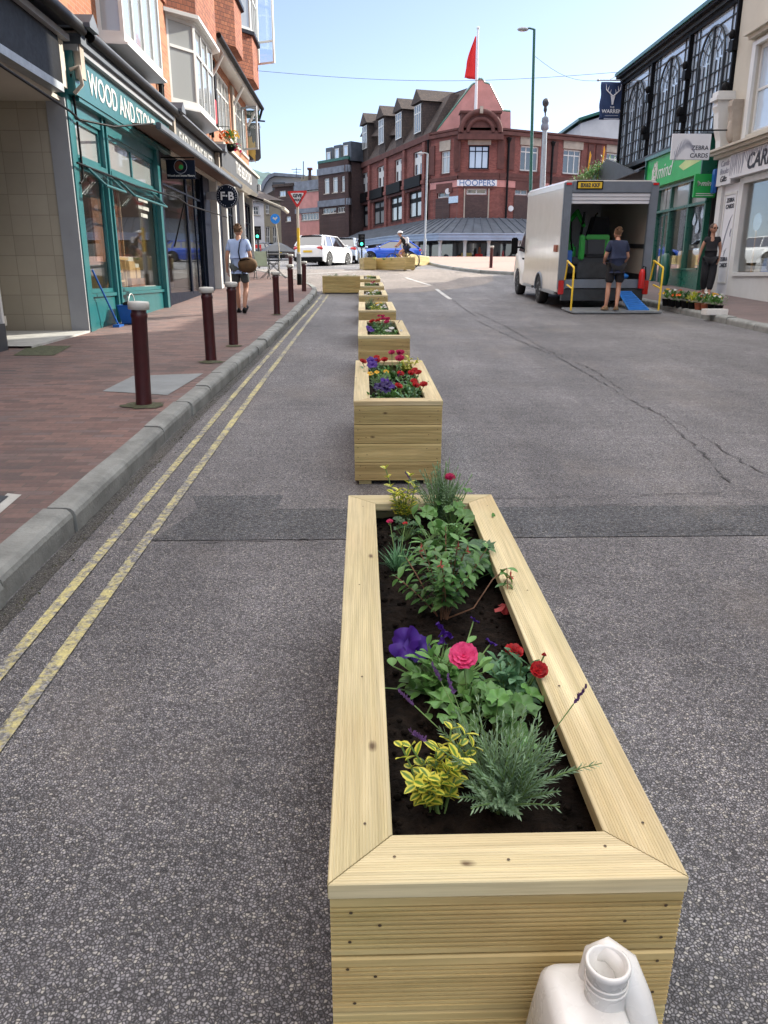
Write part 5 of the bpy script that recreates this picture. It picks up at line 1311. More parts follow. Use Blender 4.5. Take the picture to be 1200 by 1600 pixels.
d=MB(); rbox(d,26.98,27.5,zf-.05,3.54,-.09,-.05); dd=d.build('door',MT['dgreen'],M1); g=MB(); rbox(g,27.05,27.44,1.25,3.45,-.05,-.04); g.build('pane',MT['glass'],dd)
d=MB(); rbox(d,27.56,28.04,zf-.05,3.54,-.09,-.05); dd=d.build('door',MT['dgreen'],M1); g=MB(); rbox(g,27.62,27.98,1.25,3.45,-.05,-.04); g.build('pane',MT['glass'],dd)
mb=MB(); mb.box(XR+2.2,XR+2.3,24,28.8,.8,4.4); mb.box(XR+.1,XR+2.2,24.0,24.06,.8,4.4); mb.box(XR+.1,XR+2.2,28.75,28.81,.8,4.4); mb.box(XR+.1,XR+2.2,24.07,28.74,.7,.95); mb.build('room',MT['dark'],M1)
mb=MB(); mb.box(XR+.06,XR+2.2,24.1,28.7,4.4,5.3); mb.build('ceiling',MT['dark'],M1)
rpart('stripe_text',MT['white'],M1,(28.3,28.55,2.0,2.02,-.04,-.038))
settle(M1)
for i,(y,z,s) in enumerate(((25.0,3.15,.16),(24.72,2.92,.18),(24.45,3.3,.15))):
    mb=MB(); mb.prism([(s*math.cos(t)*(.75+.25*math.sin(t)),s*math.sin(t)) for t in [6.283*k/20 for k in range(16)]][0:0] or [(0,s*1.3),(-s*.55,s*.35),(-s*.8,-s*.25),(-s*.5,-s*.8),(0,-s),(s*.5,-s*.8),(s*.8,-s*.25),(s*.55,s*.35)],-.006,.006,'x')
    o=mb.build('drop_card',MT['cars'],None,(XR+.03,y,z)); tag(o,['pale blue drop shaped card in the green shop window, left one','pale blue drop shaped card, lowest in the green shop window','pale blue drop shaped card, right one in the green shop window'][i],'card',group='drop shaped cards in the green shop window')
for y,lab in ((25.9,'orange display crate at the left of the green shop window'),(24.75,'orange display crate at the right of the green shop window')):
    c=thing('display_crate',lab,'crate',(XR+.35,y,1.74),group='orange crates in the green shop window'); 
    mb=MB(); mb.bbox(-.2,.2,-.42,.42,0,.55,b=.01); mb.build('crate_body',MT['pine'],c)
    mb=MB(); mb.bbox(-.15,.15,-.3,.2,.55,.72,b=.02); mb.build('goods',MT['paper'],c)
mn=thing('dress_display','grey blue clothes hanging on a stand in the green shop window','clothes',(XR+.5,25.1,1.74)); mb=MB(); mb.ell((0,0,.95),(.16,.22,.35),12,8); mb.lathe([(.16,.0),(.24,.2),(.2,.6),(.16,.8)],12); mb.build('dress',MT['shirt'],mn); mb=MB(); mb.tube([(0,0,-.0),(0,0,1.5)],.02,6); mb.build('stand',MT['metal'],mn)
# projecting green sign
y=23.75; a=AY(1086,272,y); b=AY(1116,309,y)
s1=thing('projecting_sign','small green projecting sign reading mind at the corner of the green shop','sign',((a.x+b.x)/2,y,(a.z+b.z)/2)); w_=(b.x-a.x)/2; h_=(a.z-b.z)/2
mb=MB(); mb.bbox(-w_,w_,-.05,.05,-h_,h_,b=.01); mb.build('board',MT['green'],s1)
text('mind',.20,s1,MT['white'],(.06,-.055,.06),(1,0,0),(0,0,1),shear=.3,bold=.003)
mb=MB()
for z in (-.22,-.27): mb.box(-w_*.8,w_*.8,-.053,-.051,z,z+.02)
mb.tube([(-.2+.05*math.cos(t*2.1)*(1+.5*math.sin(t*5)),-.055,.06+.08*math.sin(t*2.1)) for t in range(14)],.008,4)
mb.build('small_print',MT['white'],s1); mb=MB(); mb.tube([(w_,0,0),(w_+.25,0,0)],.03,6); mb.build('bracket',MT['metal'],s1)
# ---- card shop in the cream building
Z=thing('card_shop','cream rendered building with pale zebra striped card shop front at the right edge','building',(XR,21,G0(21)))
y1=23.3
mb=MB(); WR.holes(mb,-8,y1,4.85,14.9,[(20.75,22.05,5.05,7.15),(17.6,18.9,5.05,7.15),(14.4,15.7,5.05,7.15),(20.75,22.05,8.6,10.4),(17.6,18.9,8.6,10.4),(14.4,15.7,8.6,10.4),(20.75,22.05,11.7,13.3),(17.6,18.9,11.7,13.3),(14.4,15.7,11.7,13.3)],.2); 
for o in ((20.75,22.05,5.05,7.15),(17.6,18.9,5.05,7.15),(14.4,15.7,5.05,7.15),(20.75,22.05,8.6,10.4),(17.6,18.9,8.6,10.4),(14.4,15.7,8.6,10.4),(20.75,22.05,11.7,13.3),(17.6,18.9,11.7,13.3),(14.4,15.7,11.7,13.3)): WR.box(mb,o[0],o[1],o[2],o[3],-.34,-.28)
mb.box(XR+.35,XR+12,-8,y1,4.85,14.9); mb.add([(XR,y1,4.85),(XR+.4,y1,4.85),(XR+.4,y1,14.9),(XR,y1,14.9)],[(0,1,2,3)]); mb.build('wall',MT['cream'],Z)
for a,b,c,d in ((20.75,22.05,5.05,7.15),(17.6,18.9,5.05,7.15),(14.4,15.7,5.05,7.15),(20.75,22.05,8.6,10.4),(17.6,18.9,8.6,10.4),(14.4,15.7,8.6,10.4),(20.75,22.05,11.7,13.3),(17.6,18.9,11.7,13.3),(14.4,15.7,11.7,13.3)):
    WR.window(Z,a,b,c,d,1,2,MT['white'],MT['glassr'],.09,.06,.12,'sash_window',sill=MT['cream'])
    rpart('window_surround',MT['white'],Z,(a-.2,a-.001,c-.1,d+.1,0,.08),(b+.001,b+.2,c-.1,d+.1,0,.08),(a,b,d+.001,d+.1,0,.08)); rpart('window_hood',MT['cream'],Z,(a-.35,b+.35,d+.28,d+.36,0,.28),(a-.28,b+.28,d+.18,d+.275,0,.18))
rpart('parapet',MT['cream'],Z,(-8,y1,14.9,15.2,-.3,.2))
mb=MB(); 
for (z0,z1,o) in ((4.62,4.70,.30),(4.705,4.78,.42),(4.785,4.84,.5)): rbox(mb,-8,y1+.02,z0,z1,-.1,o)
mb.build('shop_cornice',MT['cream'],Z)
rpart('fascia',MT['whitem'],Z,(-8,22.38,4.02,4.61,-.1,.24)); rpart('fascia_panel',MT['whitem'],Z,(22.40,y1,3.92,4.61,-.1,.16))
for k,(t_,z) in enumerate((('Cards',4.47),('Books',4.27),('Gifts',4.07))): text(t_,.21,Z,MT['greytext'] if k<2 else MT['textdark'],WR.pt(22.85,z,.166),(0,-1,0),(0,0,1),shear=.2,bold=.002)
text('CARDS',.52,Z,MT['textdark'],WR.pt(20.55,4.30,.247),(0,-1,0),(0,0,1),bold=.012,shear=.15)
mb=MB(); rr=random.Random(5)
for k in range(34):
    y=22.3-k*.075+rr.uniform(-.02,.02); top=4.59; ln=rr.uniform(.12,.35) if k>9 else .5; mb.tube([WR.pt(y,top,.243),WR.pt(y-.04*math.sin(k),top-ln*.5,.243),WR.pt(y+rr.uniform(-.06,.06),top-ln,.243)],[.012,.016,.003],4)
mb.build('zebra_stripes',MT['greytext'],Z)
zf=G0(21)
rpart('pilaster',MT['white'],Z,(23.0,y1-.02,zf-.4,3.92,-.1,.10)); rpart('door_panel',MT['whitem'],Z,(22.1,22.99,zf-.4,3.92,-.1,.02)); rpart('panel_moulding',MT['white'],Z,(22.18,22.23,1.3,3.7,.02,.04),(22.86,22.91,1.3,3.7,.02,.04),(22.23,22.86,3.65,3.7,.02,.04),(22.23,22.86,1.3,1.35,.02,.04))
rpart('pilaster',MT['white'],Z,(21.85,22.09,zf-.4,4.01,-.1,.035))
text('ZEBRA',.155,Z,MT['textdark'],WR.pt(22.54,3.50,.026),(0,-1,0),(0,0,1),bold=.004); text('CARDS',.155,Z,MT['textdark'],WR.pt(22.54,3.34,.026),(0,-1,0),(0,0,1),bold=.004)
text('ZEBRA',.155,Z,MT['textdark'],WR.pt(22.54,1.95,.026),(0,-1,0),(0,0,1),bold=.004); text('CARDS',.155,Z,MT['textdark'],WR.pt(22.54,1.79,.026),(0,-1,0),(0,0,1),bold=.004)
mb=MB()
for k in range(15):
    t=k/14; y=22.30+.42*t**.8; z=3.12-.9*t; mb.tube([WR.pt(y-.0,z,.024),WR.pt(y+.10,z-.10,.024),WR.pt(y+.16-.1*t,z-.26,.024)],[.003,.014,.004],4)
mb.tube([WR.pt(22.28,2.75,.024),WR.pt(22.33,2.62,.024),WR.pt(22.30,2.55,.024)],.022,5)
for k in range(6): mb.tube([WR.pt(22.45+k*.03,2.25-k*.05,.024),WR.pt(22.6,2.15-k*.05,.024)],.006,4)
mb.build('zebra_drawing',MT['greytext'],Z)
rpart('stall_riser',MT['white'],Z,(-8,21.84,zf-.6,1.5,-.1,.04),(-8,21.84,1.5,1.6,-.1,.09))
for a,b in ((19.0,21.8),(15.9,18.8)):
    g=MB(); rbox(g,a,b,1.62,3.85,-.08,-.065); g.build('shop_window',MT['glasst'],Z); rpart('window_frame',MT['white'],Z,(a-.1,a,1.6,4.01,-.1,.07),(b,b+.045,1.6,4.01,-.1,.07),(a,b,3.85,4.01,-.1,.07))
mb=MB(); mb.box(XR+2.4,XR+2.5,14,23.2,.7,4.0); mb.box(XR+.12,XR+2.4,23.1,23.2,.7,4.0); mb.box(XR+.12,XR+2.4,14,23.1,4.0,4.1); mb.box(XR+.12,XR+2.4,14,23.1,.7,1.45); mb.build('room',MT['interior'],Z)
mb=MB(); mb.box(XR+.12,XR+12,-8,14,.3,4.8); mb.build('ground_wall',MT['cream'],Z)
# scrolled console at the joint
mb=MB(); prof=[(0,6.1),(.42,6.1),(.46,5.95),(.40,5.8),(.36,5.4),(.26,5.1),(.24,4.86),(0,4.86)]
mb.prism([(XR-u,z) for u,z in prof],23.12,23.42,'y'); mb.box(XR-.52,XR,23.05,23.48,6.1,6.2); mb.box(XR-.48,XR,23.08,23.45,6.2,6.32); mb.build('console',MT['white'],Z)
mb=MB(); mb.prism([(XR-u*.7,z-.1) for u,z in prof],22.5,22.75,'y'); mb.ell((XR-.2,22.62,5.25),(.14,.12,.3),10,8); mb.build('console',MT['stone'],Z)
settle(Z)
y=22.6; a=AY(1051,209,y); b=AY(1107,250,y)
s2=thing('hanging_sign','pale grey hanging sign with zebra head and ZEBRA CARDS lettering','sign',((a.x+b.x)/2,y,(a.z+b.z)/2)); w_=(b.x-a.x)/2; h_=(a.z-b.z)/2
mb=MB(); mb.bbox(-w_,w_,-.03,.03,-h_,h_,b=.008); mb.build('board',MT['whitem'],s2)
text('ZEBRA',.155,s2,MT['textdark'],(w_*.47,-.034,-.03),(1,0,0),(0,0,1),bold=.001); text('CARDS',.155,s2,MT['textdark'],(w_*.45,-.034,-.22),(1,0,0),(0,0,1),bold=.001)
mb=MB(); rr=random.Random(8)
for k in range(16):
    t=k/15; x=-w_*.85+w_*.95*t; z=-h_*.55+h_*1.3*math.sin(t*2.4+.2)*.9; mb.tube([(x,-.034,z),(x+.04,-.034,z-.12),(x+.02+.05*t,-.034,z-.30+.1*t)],[.003,.013,.003],4)
mb.build('zebra_head',MT['greytext'],s2)
mb=MB(); mb.tube([(-w_,0,h_+.08),(XR-s2.location.x+.05,0,h_+.1)],.018,6); mb.tube([(-w_*.8,0,h_+.08),(-w_*.8,0,h_)],.008,4); mb.tube([(w_*.8,0,h_+.08),(w_*.8,0,h_)],.008,4); mb.build('bracket',MT['black'],s2)
mb=MB(); mb.bbox(-.05,.05,-.1,.1,-.32,.32,b=.02); o=mb.build('alarm_box',MT['bluep'],None,(XR-.16,23.42,4.08)); tag(o,'blue box on the pilaster between green shop and card shop','box')
lp=thing('round_notice','round pale blue notice on a stick in the card shop window','notice',(XR+.15,21.2,2.5)); mb=MB(); mb.lathe([(.001,-.01),(.22,-.01),(.22,.01),(.001,.01)],20,(0,0,.35),'x',False); mb.build('disc',MT['cars'],lp); mb=MB(); mb.box(-.012,.012,-.02,.02,-.9,.15); mb.build('stick',MT['pine'],lp)
for i,(y,w,m) in enumerate(((20.9,.3,'paper'),(20.5,.35,'shirt'),(20.0,.3,'p_yel'))):
    mb=MB(); mb.prism([(0,0),(.18,0),(.05,.34)],-w/2,w/2,'y'); o=mb.build('greeting_card_rack',MT[m],None,(XR+.15,y,1.6)); tag(o,['cream card rack in the card shop window, nearest the door panel','blue card rack, second in the card shop window','yellow card rack, third in the card shop window'][i],'card rack',group='racks in the card shop window')
# banner of the restaurant on its pole
y=33.3; a=AY(940,128,y); b=AY(973,187,y)
bn=thing('banner','dark blue vertical banner with a white stag head, THE WARREN','banner',((a.x+b.x)/2,y,(a.z+b.z)/2)); w_=(b.x-a.x)/2; h_=(a.z-b.z)/2
mb=MB(); n=12; vs=[]
for j in range(n+1):
    for i in range(9):
        x=-w_+2*w_*i/8; z=-h_+2*h_*j/n; vs.append((x+.02*math.sin(j),.03*math.sin(i*.9+j*.25),z))
mb.add(vs,[(j*9+i,j*9+i+1,(j+1)*9+i+1,(j+1)*9+i) for j in range(n) for i in range(8)],True); o=mb.build('cloth',mat('dark_blue_banner',(.018,.04,.11),.8),bn); sm=o.modifiers.new('s','SOLIDIFY'); sm.thickness=.01
mb=MB()
for s_ in (-1,1): mb.tube([(0,-.05,.15),(s_*.12,-.05,.25),(s_*.27,-.05,.38),(s_*.30,-.05,.58)],[.028,.024,.018,.006],6); mb.tube([(s_*.22,-.05,.33),(s_*.17,-.05,.52)],[.018,.005],5); mb.tube([(s_*.12,-.05,.25),(s_*.08,-.05,.40)],[.014,.004],5)
mb.prism([(-.09,.18),(.09,.18),(.05,0),(.03,-.14),(-.03,-.14),(-.05,0)],-.06,-.045,'y'); mb.build('stag_head',MT['whitem'],bn)
text('THE',.10,bn,MT['whitem'],(0,-.05,-.24),(1,0,0),(0,0,1)); text('WARREN',.19,bn,MT['whitem'],(0,-.05,-.38),(1,0,0),(0,0,1),bold=.003); mb=MB(); mb.box(-.26,.26,-.052,-.048,-.54,-.52); mb.box(-.3,.3,-.052,-.048,-.66,-.62); mb.build('small_print',MT['greytext'],bn)
mb=MB(); mb.tube([(-w_-.12,0,h_+.06),(XR-bn.location.x,0,h_+.06)],.025,6); mb.tube([(-w_*.4,0,h_+.06),(XR-bn.location.x,0,h_+.35)],.01,4); mb.ell((-w_-.14,0,h_+.06),.05,8,6); mb.build('pole',MT['metal'],bn)
# shrub growing over the low roof
sh=thing('roof_shrub','pale flowering shrub spilling over the low grey roof beside the van','shrub',AY(936,268,33.6))
rr=random.Random(21); lb=LB()
for k in range(1700):
    u=rr.gauss(0,.42); base=V((u,rr.gauss(0,.25),rr.gauss(.12*u*2,.16)-abs(u)*.1)); d=sph(rr,0,1.7); lb.leaf(base,d,V((0,0,1)),.12,.035,.4,.2,'lance',rr=rr)
lb.build('foliage',MT['leaf'],sh)
lb=LB()
for k in range(200): 
    u=rr.gauss(.35,.22); base=V((u,rr.gauss(-.1,.2),.25+rr.gauss(0,.07)+.1*u)); d=sph(rr,0,1.4); lb.leaf(base,d,V((0,0,1)),.09,.03,.4,.2,'lance',rr=rr)
lb.build('blossom',MT['p_white'],sh)
mb=MB(); mb.tube([(-.45,0,0),(-.4,0,.6),(-.42,0,.75)],[.02,.04,.005],6); mb.tube([(.1,0,.1),(.15,0,.8),(.13,0,.95)],[.015,.035,.005],6); mb.tube([(0,0,-.3),(0,0,.2)],.04,6); mb.build('stems',MT['p_yel'],sh)
# ================================================================ the department store on the corner and the buildings beyond
def xy(px,py,y): p=AY(px,py,y); return (p.x,p.y)
def off(p,d,L): return (p[0]+d[0]*L,p[1]+d[1]*L)
def dirn(deg):  # heading measured to the right of the camera's forward axis
    a=rad(deg)+PS; return (math.sin(a),math.cos(a))
CAM=(0,0)
pA=xy(674,208,68.6); pB=xy(718,200,66.2); pC=xy(783,200,66.2); pL=off(pA,dirn(-19),20.5); pR=off(pC,dirn(64),21)
HF=thing('department_store','large red brick corner building with HOOPERS sign, mansard dormers and a long canopy','building',(pB[0],pB[1],1.9))
WLf=Wall(pL,pA,out=CAM); WA=Wall(pA,pB,out=CAM); WB=Wall(pB,pC,out=CAM); WRt=Wall(pC,pR,out=CAM)
ZP=12.5
def hz(w,px,py): return w.uv(px,py)[1]
def opn(w,px0,px1,py0,py1):
    a0,z1=w.uv(px0,py0); a1,z1b=w.uv(px1,py0); _,z0=w.uv((px0+px1)/2,py1); zt=w.uv((px0+px1)/2,py0)[1]
    return (min(a0,a1),max(a0,a1),z0,zt)
zpk=hz(WB,750,281); zpt=hz(WB,750,292)      # pink band
def storewall(w,ops,ztop,extra=0):
    mb=MB(); w.holes(mb,0,w.len,1.5,ztop,ops,.25)
    for o in ops: w.box(mb,o[0]-.05,o[1]+.05,o[2]-.05,o[3]+.05,-.50,-.42)
    mb.build('wall',MT['brick_r'],HF)
    mb=MB(); w.box(mb,-.1,w.len+.05,ztop-.35,ztop-.1,-.3,.22); w.box(mb,-.1,w.len+.05,ztop,ztop+.14,-.3,.12); mb.build('cornice',MT['redstone'],HF)
# left wing : four bays
top=[];gr=[]
for (a,b,c,d) in ((535,575,360,500),(640,685,335,475),(757,803,305,450),(882,940,270,420)): top.append(opn(WLf,440+a*.23333,440+b*.23333,180+c*.23333,180+d*.23333))
for (a,b,c,d) in ((512,578,590,740),(614,686,570,728),(727,806,548,716),(850,940,525,702)): gr.append(opn(WLf,440+a*.23333,440+b*.23333,180+c*.23333,180+d*.23333))
zc=hz(WLf,672,211)
def lev(l,i,j): 
    z0=sum(o[2] for o in l)/len(l); z1=sum(o[3] for o in l)/len(l); return [(o[0],o[1],z0,z1) for o in l]
top=lev(top,0,0); gr=lev(gr,0,0)
storewall(WLf,top+gr,zc)
for o in top:
    m=(o[0]+o[1])/2
    WLf.window(HF,o[0],o[1],o[2],o[3],2,1,MT['white'],MT['glass'],.09,.55,.2,'paired_window',rz=[.62],sill=MT['redstone'])
for o in gr: WLf.window(HF,o[0],o[1],o[2],o[3],2,1,MT['black'],MT['glassb'],.16,.35,.2,'shop_floor_window',rz=[.66],sill=MT['redstone'])
for k,o in enumerate(gr):
    mb=MB(); WLf.box(mb,o[0]-.25,o[1]+.25,o[3]+.25,o[3]+1.1,0,.35); mb.build('window_hood',MT['black'],HF)
for k in range(5):
    a=(o[0]*0+[gr[0][0]-.9]+[ (gr[i][1]+gr[i+1][0])/2 for i in range(3)]+[gr[3][1]+.7])[k] if False else ([gr[0][0]-.6]+[(gr[i][1]+gr[i+1][0])/2 for i in range(3)]+[gr[3][1]+.7])[k]
    mb=MB(); WLf.box(mb,a-.28,a+.28,4,zc-.4,0,.22); WLf.box(mb,a-.36,a+.36,top[0][2]-.9,top[0][2]-.6,0,.3); mb.build('pilaster',MT['brick_r'],HF)
mb=MB(); WLf.box(mb,0,WLf.len,top[0][2]-.55,top[0][2]-.25,0,.15); WLf.box(mb,0,WLf.len,top[0][3]+.7,top[0][3]+.95,0,.2); WLf.box(mb,0,WLf.len,top[0][2]-1.2,top[0][2]-1.0,0,.15); mb.build('string_course',MT['redstone'],HF)
# mansard with gabled dormers
zr=zc+3.6; mb=MB()
A0=[WLf.pt(0,zc+.15,.05),WLf.pt(WLf.len-.1,zc+.15,.05),WLf.pt(WLf.len-.6,zr-.4,-1.9),WLf.pt(0,zr-.4,-1.9)]
mb.add(A0+[WLf.pt(0,zr-.4,-4),WLf.pt(WLf.len-.6,zr-.4,-4),WLf.pt(0,zc,-4),WLf.pt(WLf.len-.6,zc,-4)],[(0,1,2,3),(3,2,5,4),(4,5,7,6),(0,3,4,6),(1,7,5,2)])
mb.build('mansard_roof',MT['roof'],HF)
for (a,b,c,d) in ((542,580,150,245),(652,692,112,212),(766,812,66,180),(890,944,18,140)):
    o=opn(WLf,440+a*.23333,440+b*.23333,180+c*.23333,180+d*.23333); zz0=max(o[2],zc+.1); zz1=zz0+2.2; m=(o[0]+o[1])/2; hw=.95
    mb=MB(); WLf.box(mb,m-hw,m+hw,zc+.1,zz1+.3,-3.5,.0); 
    q=[WLf.pt(m-hw-.25,zz1+.3,.25),WLf.pt(m+hw+.25,zz1+.3,.25),WLf.pt(m,zz1+1.35,.25)]; q2=[WLf.pt(m-hw-.25,zz1+.3,-3.5),WLf.pt(m+hw+.25,zz1+.3,-3.5),WLf.pt(m,zz1+1.35,-3.5)]
    mb.add(q+q2,[(0,1,2),(0,3,4,1),(1,4,5,2),(2,5,3,0)])
    dm=mb.build('dormer',MT['roof'],HF)
    wn=WLf.window(HF,m-.75,m+.75,zz0+.25,zz1+.15,3,1,MT['white'],MT['glass'],.07,.09,-.06,'dormer_window',rz=[.7],sill=False)
# corner facets
oA=[opn(WA,689,703,236,271),opn(WA,683,702,300,309)]; storewall(WA,oA,ZP); WA.window(HF,*oA[0],2,1,MT['white'],MT['glassb'],.08,.06,.2,rz=[.75],sill=MT['redstone']); WA.window(HF,*oA[1],2,1,MT['white'],MT['glass'],.1,.06,.2,'strip_window',sill=False)
oB=[opn(WB,733,765,227,264),opn(WB,729,761,294,304)]; storewall(WB,oB,ZP); WB.window(HF,*oB[0],3,1,MT['navy'],MT['glassr'],.10,.07,.2,rz=[.76],sill=MT['redstone']); WB.window(HF,*oB[1],2,1,MT['white'],MT['glass'],.12,.1,.2,'strip_window',sill=False)
oR=[opn(WRt,a,b,c,d) for a,b,c,d in ((814,843,229,268),(881,909,234,273),(948,970,238,276),(805,826,295,305))]
z0=sum(o[2] for o in oR[:3])/3; z1=sum(o[3] for o in oR[:3])/3; oR=[(o[0],o[1],z0,z1) if i<3 else o for i,o in enumerate(oR)]
storewall(WRt,oR,ZP)
for o in oR[:3]: WRt.window(HF,*o,3,1,MT['white'],MT['glass'],.12,.08,.2,rz=[.76],sill=MT['redstone']); 
WRt.window(HF,*oR[3],2,1,MT['white'],MT['glass'],.12,.08,.2,'strip_window',sill=False)
for w,ol in ((WA,oA[:1]),(WB,oB[:1]),(WRt,oR[:3])):
    mb=MB(); w.box(mb,0,w.len,ol[0][2]-.55,ol[0][2]-.30,0,.14); w.box(mb,0,w.len,zpk+.02,zpk+.30,0,.12); mb.build('string_course',MT['redstone'],HF)
    mb=MB(); w.box(mb,0,w.len,zpt,zpk,.001,.06); mb.build('pink_band',MT['pink'],HF)
    for o in ol:
        mb=MB(); w.box(mb,o[0]-.1,o[1]+.1,o[3]+.02,o[3]+.75,0,.08); mb.build('lintel',MT['stone'],HF)
        for q0,q1 in ((o[0]-1.2,o[0]-.65),(o[1]+.65,o[1]+1.2)): mb=MB(); w.box(mb,q0,q1,o[2],o[3]+.5,0,.10); mb.build('carved_panel',MT['redstone'],HF)
        mb=MB(); w.box(mb,o[0]-.4,o[1]+.4,o[2]-1.45,o[2]-.75,0,.09); mb.build('carved_panel',MT['redstone'],HF)
for w,o in ((WB,oB[1]),(WA,oA[1]),(WRt,oR[3])): mb=MB(); w.box(mb,o[0]-.1,o[1]+.1,5.2,o[2]-.05,.002,.06); mb.build('blind_panel',MT['brick_d'],HF)
mb=MB()
for a in (oB[1][0]-.2,oB[1][1]+.1): WB.box(mb,a,a+.1,5.2,oB[1][3]+.1,.0,.08)
WB.box(mb,oB[1][0]-.1,oB[1][1]+.1,oB[1][3]+.02,oB[1][3]+.12,0,.08); mb.build('panel_frame',MT['stone'],HF)
# raised arched block above the corner
zt=hz(WB,750,177); mb=MB(); WB.box(mb,.1,WB.len-.1,ZP,zt,-.8,.12); WB.box(mb,0,WB.len,zt,zt+.15,-.9,.25); mb.build('raised_block',MT['redstone'],HF)
zc2=ZP-.2; mc=WB.len/2
for r,th in ((1.55,.22),(1.0,.16)):
    mb=MB(); mb.tube([WB.pt(mc+math.cos(math.pi*k/20)*r,zc2+math.sin(math.pi*k/20)*r*.95,.16) for k in range(21)],th,6); mb.build('arch_moulding',MT['redstone'],HF)
mb=MB(); WB.box(mb,mc-.12,mc+.12,zc2+1.3,zc2+1.8,.2,.42); mb.build('keystone',MT['stone'],HF)
mb=MB(); WB.box(mb,-.15,WB.len+.15,ZP-.75,ZP-.38,.0,.5); mb.build('corner_cornice',MT['redstone'],HF)
# sign
sa,_=WB.uv(714,285); sb,_=WB.uv(776,285)
mb=MB(); WB.box(mb,sa,sb,zpt+.05,zpk-.02,.062,.14); mb.build('sign_board',MT['whitem'],HF)
text('HOOPERS',.62,HF,MT['textblue'],WB.pt((sa+sb)/2,(zpt+zpk)/2,.15),WB.d if WB.d.x>0 else -WB.d,(0,0,1),xs=1.05,bold=-.004 if False else 0)
for a,z in ((WB.uv(701,298)),(WB.uv(796,320))):
    w=WA if a<0 else WB
for w,px,py in ((WA,701,299),(WRt,797,326)):
    a,z=w.uv(px,py); mb=MB(); mb.lathe([(.001,-.05),(.22,-.05),(.22,.05),(.001,.05)],14,tuple(w.pt(a,z,.1)),'y',False); mb.build('alarm',MT['whitem'],HF)
a,z=WA.uv(709,312); mb=MB(); WA.box(mb,a-.5,a+.5,z-.25,z+.25,.02,.08); mb.build('small_sign',MT['cars'],HF)
for px in (794,863):
    a,z=WRt.uv(px,215); mb=MB(); mb.tube([WRt.pt(a,5,.15),WRt.pt(a,ZP-.5,.15)],.09,6); mb.lathe([(.09,0),(.22,.3),(.22,.35)],6,tuple(WRt.pt(a,ZP-.9,.15))); mb.build('downpipe',MT['black'],HF)
a,z=WLf.uv(672,300); mb=MB(); mb.tube([WLf.pt(WLf.len-.15,5,.2),WLf.pt(WLf.len-.15,zc-.4,.2)],.1,6); mb.build('downpipe',MT['black'],HF)
# big shaped gable behind the corner
yg=68.8; gp=[(682,206),(738,134),(742,131),(746,131),(747,126),(751,123.5),(755,126),(757,130),(765,132.5),(786,174),(798,175),(798,210),(682,212)]
P_=[AY(px,py,yg) for px,py in gp]
mb=MB(); mb.prism([(p.x,p.z) for p in P_],yg,yg+.5,'y'); mb.build('shaped_gable',MT['pink'],HF)
mb=MB()
for p,q in zip(P_[:-3],P_[1:-2]): mb.tube([(p.x,yg+.2,p.z+.05),(q.x,yg+.2,q.z+.05)],.13,4)
mb.build('gable_coping',MT['dgreen'],HF)
pk=AY(738,131,yg); e0=AY(682,206,yg); el=AY(572,193,86); eb=AY(562,214,88)
mb=MB(); mb.add([(pk.x-.3,yg+.45,pk.z-.2),(e0.x,yg+.45,e0.z),(eb.x,eb.y,eb.z),(el.x,el.y,el.z),(pk.x+6,yg+.6,e0.z),(el.x+7,el.y+2,eb.z)],[(0,1,2,3)]); mb.build('main_roof',MT['roof'],HF)
# infill roof behind parapets
mb=MB(); c=[WA.pt(0,ZP-.4,-.3),WB.pt(0,ZP-.4,-.3),WB.pt(WB.len,ZP-.4,-.3),WRt.pt(WRt.len,ZP-.4,-.3),V((pR[0]+2,pR[1]+16,ZP-.4)),V((pL[0]+10,pL[1]+6,ZP-.4))]; mb.add(c,[list(range(6))]); mb.build('flat_roof',MT['lead'],HF)
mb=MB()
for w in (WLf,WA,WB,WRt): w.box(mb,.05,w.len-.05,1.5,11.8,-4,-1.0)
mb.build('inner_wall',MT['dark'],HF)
# canopy round the corner
zca=hz(WB,750,341); 
def offp(lst,o):
    out=[]
    n=[w.n for w in lst]
    for i in range(len(lst)+1):
        if i==0: out.append(lst[0].pt(0,0,o))
        elif i==len(lst): out.append(lst[-1].pt(lst[-1].len,0,o))
        else:
            a,b=n[i-1],n[i]; m=(a+b).normalized(); k=o/max(.3,m.dot(a)); q=lst[i].p+m*k; out.append(V((q.x,q.y,0)))
    return out
ws=[WLf,WA,WB,WRt]; I=offp(ws,.3); O=offp(ws,3.9)
yf=O[2].y; zo=H+ (AY(750,366,yf).z-H); zo2=AY(750,375.5,yf).z
mb=MB(); vs=[]
for i,o in zip(I,O): vs+= [(i.x,i.y,zca),(o.x,o.y,zo)]
mb.add(vs,[(2*k,2*k+1,2*k+3,2*k+2) for k in range(4)])
mb.build('canopy_roof',MT['lead'],HF)
mb=MB()
for k in range(4):
    a0,a1,b0,b1=I[k],I[k+1],O[k],O[k+1]; n=max(2,int((b1-b0).length/.75))
    for j in range(n):
        t=j/n; p=a0.lerp(a1,t); q=b0.lerp(b1,t); mb.tube([(p.x,p.y,zca+.02),(q.x,q.y,zo+.03)],.05,4)
mb.build('canopy_rolls',MT['lead'],HF)
mb=MB()
for k in range(4):
    b0,b1=O[k],O[k+1]; w=Wall((b0.x,b0.y),(b1.x,b1.y),out=CAM); w.box(mb,0,w.len,zo2,zo,-.12,0); w.box(mb,0,w.len,zo,zo+.08,-.15,.08); w.box(mb,0,w.len,(zo+zo2)/2-.03,(zo+zo2)/2+.03,0,.05)
mb.build('canopy_fascia',MT['canopy'],HF)
mb=MB(); vs=[]
for i,o in zip(I,O): vs+= [(i.x,i.y,zo2+.02),(o.x,o.y,zo2+.02)]
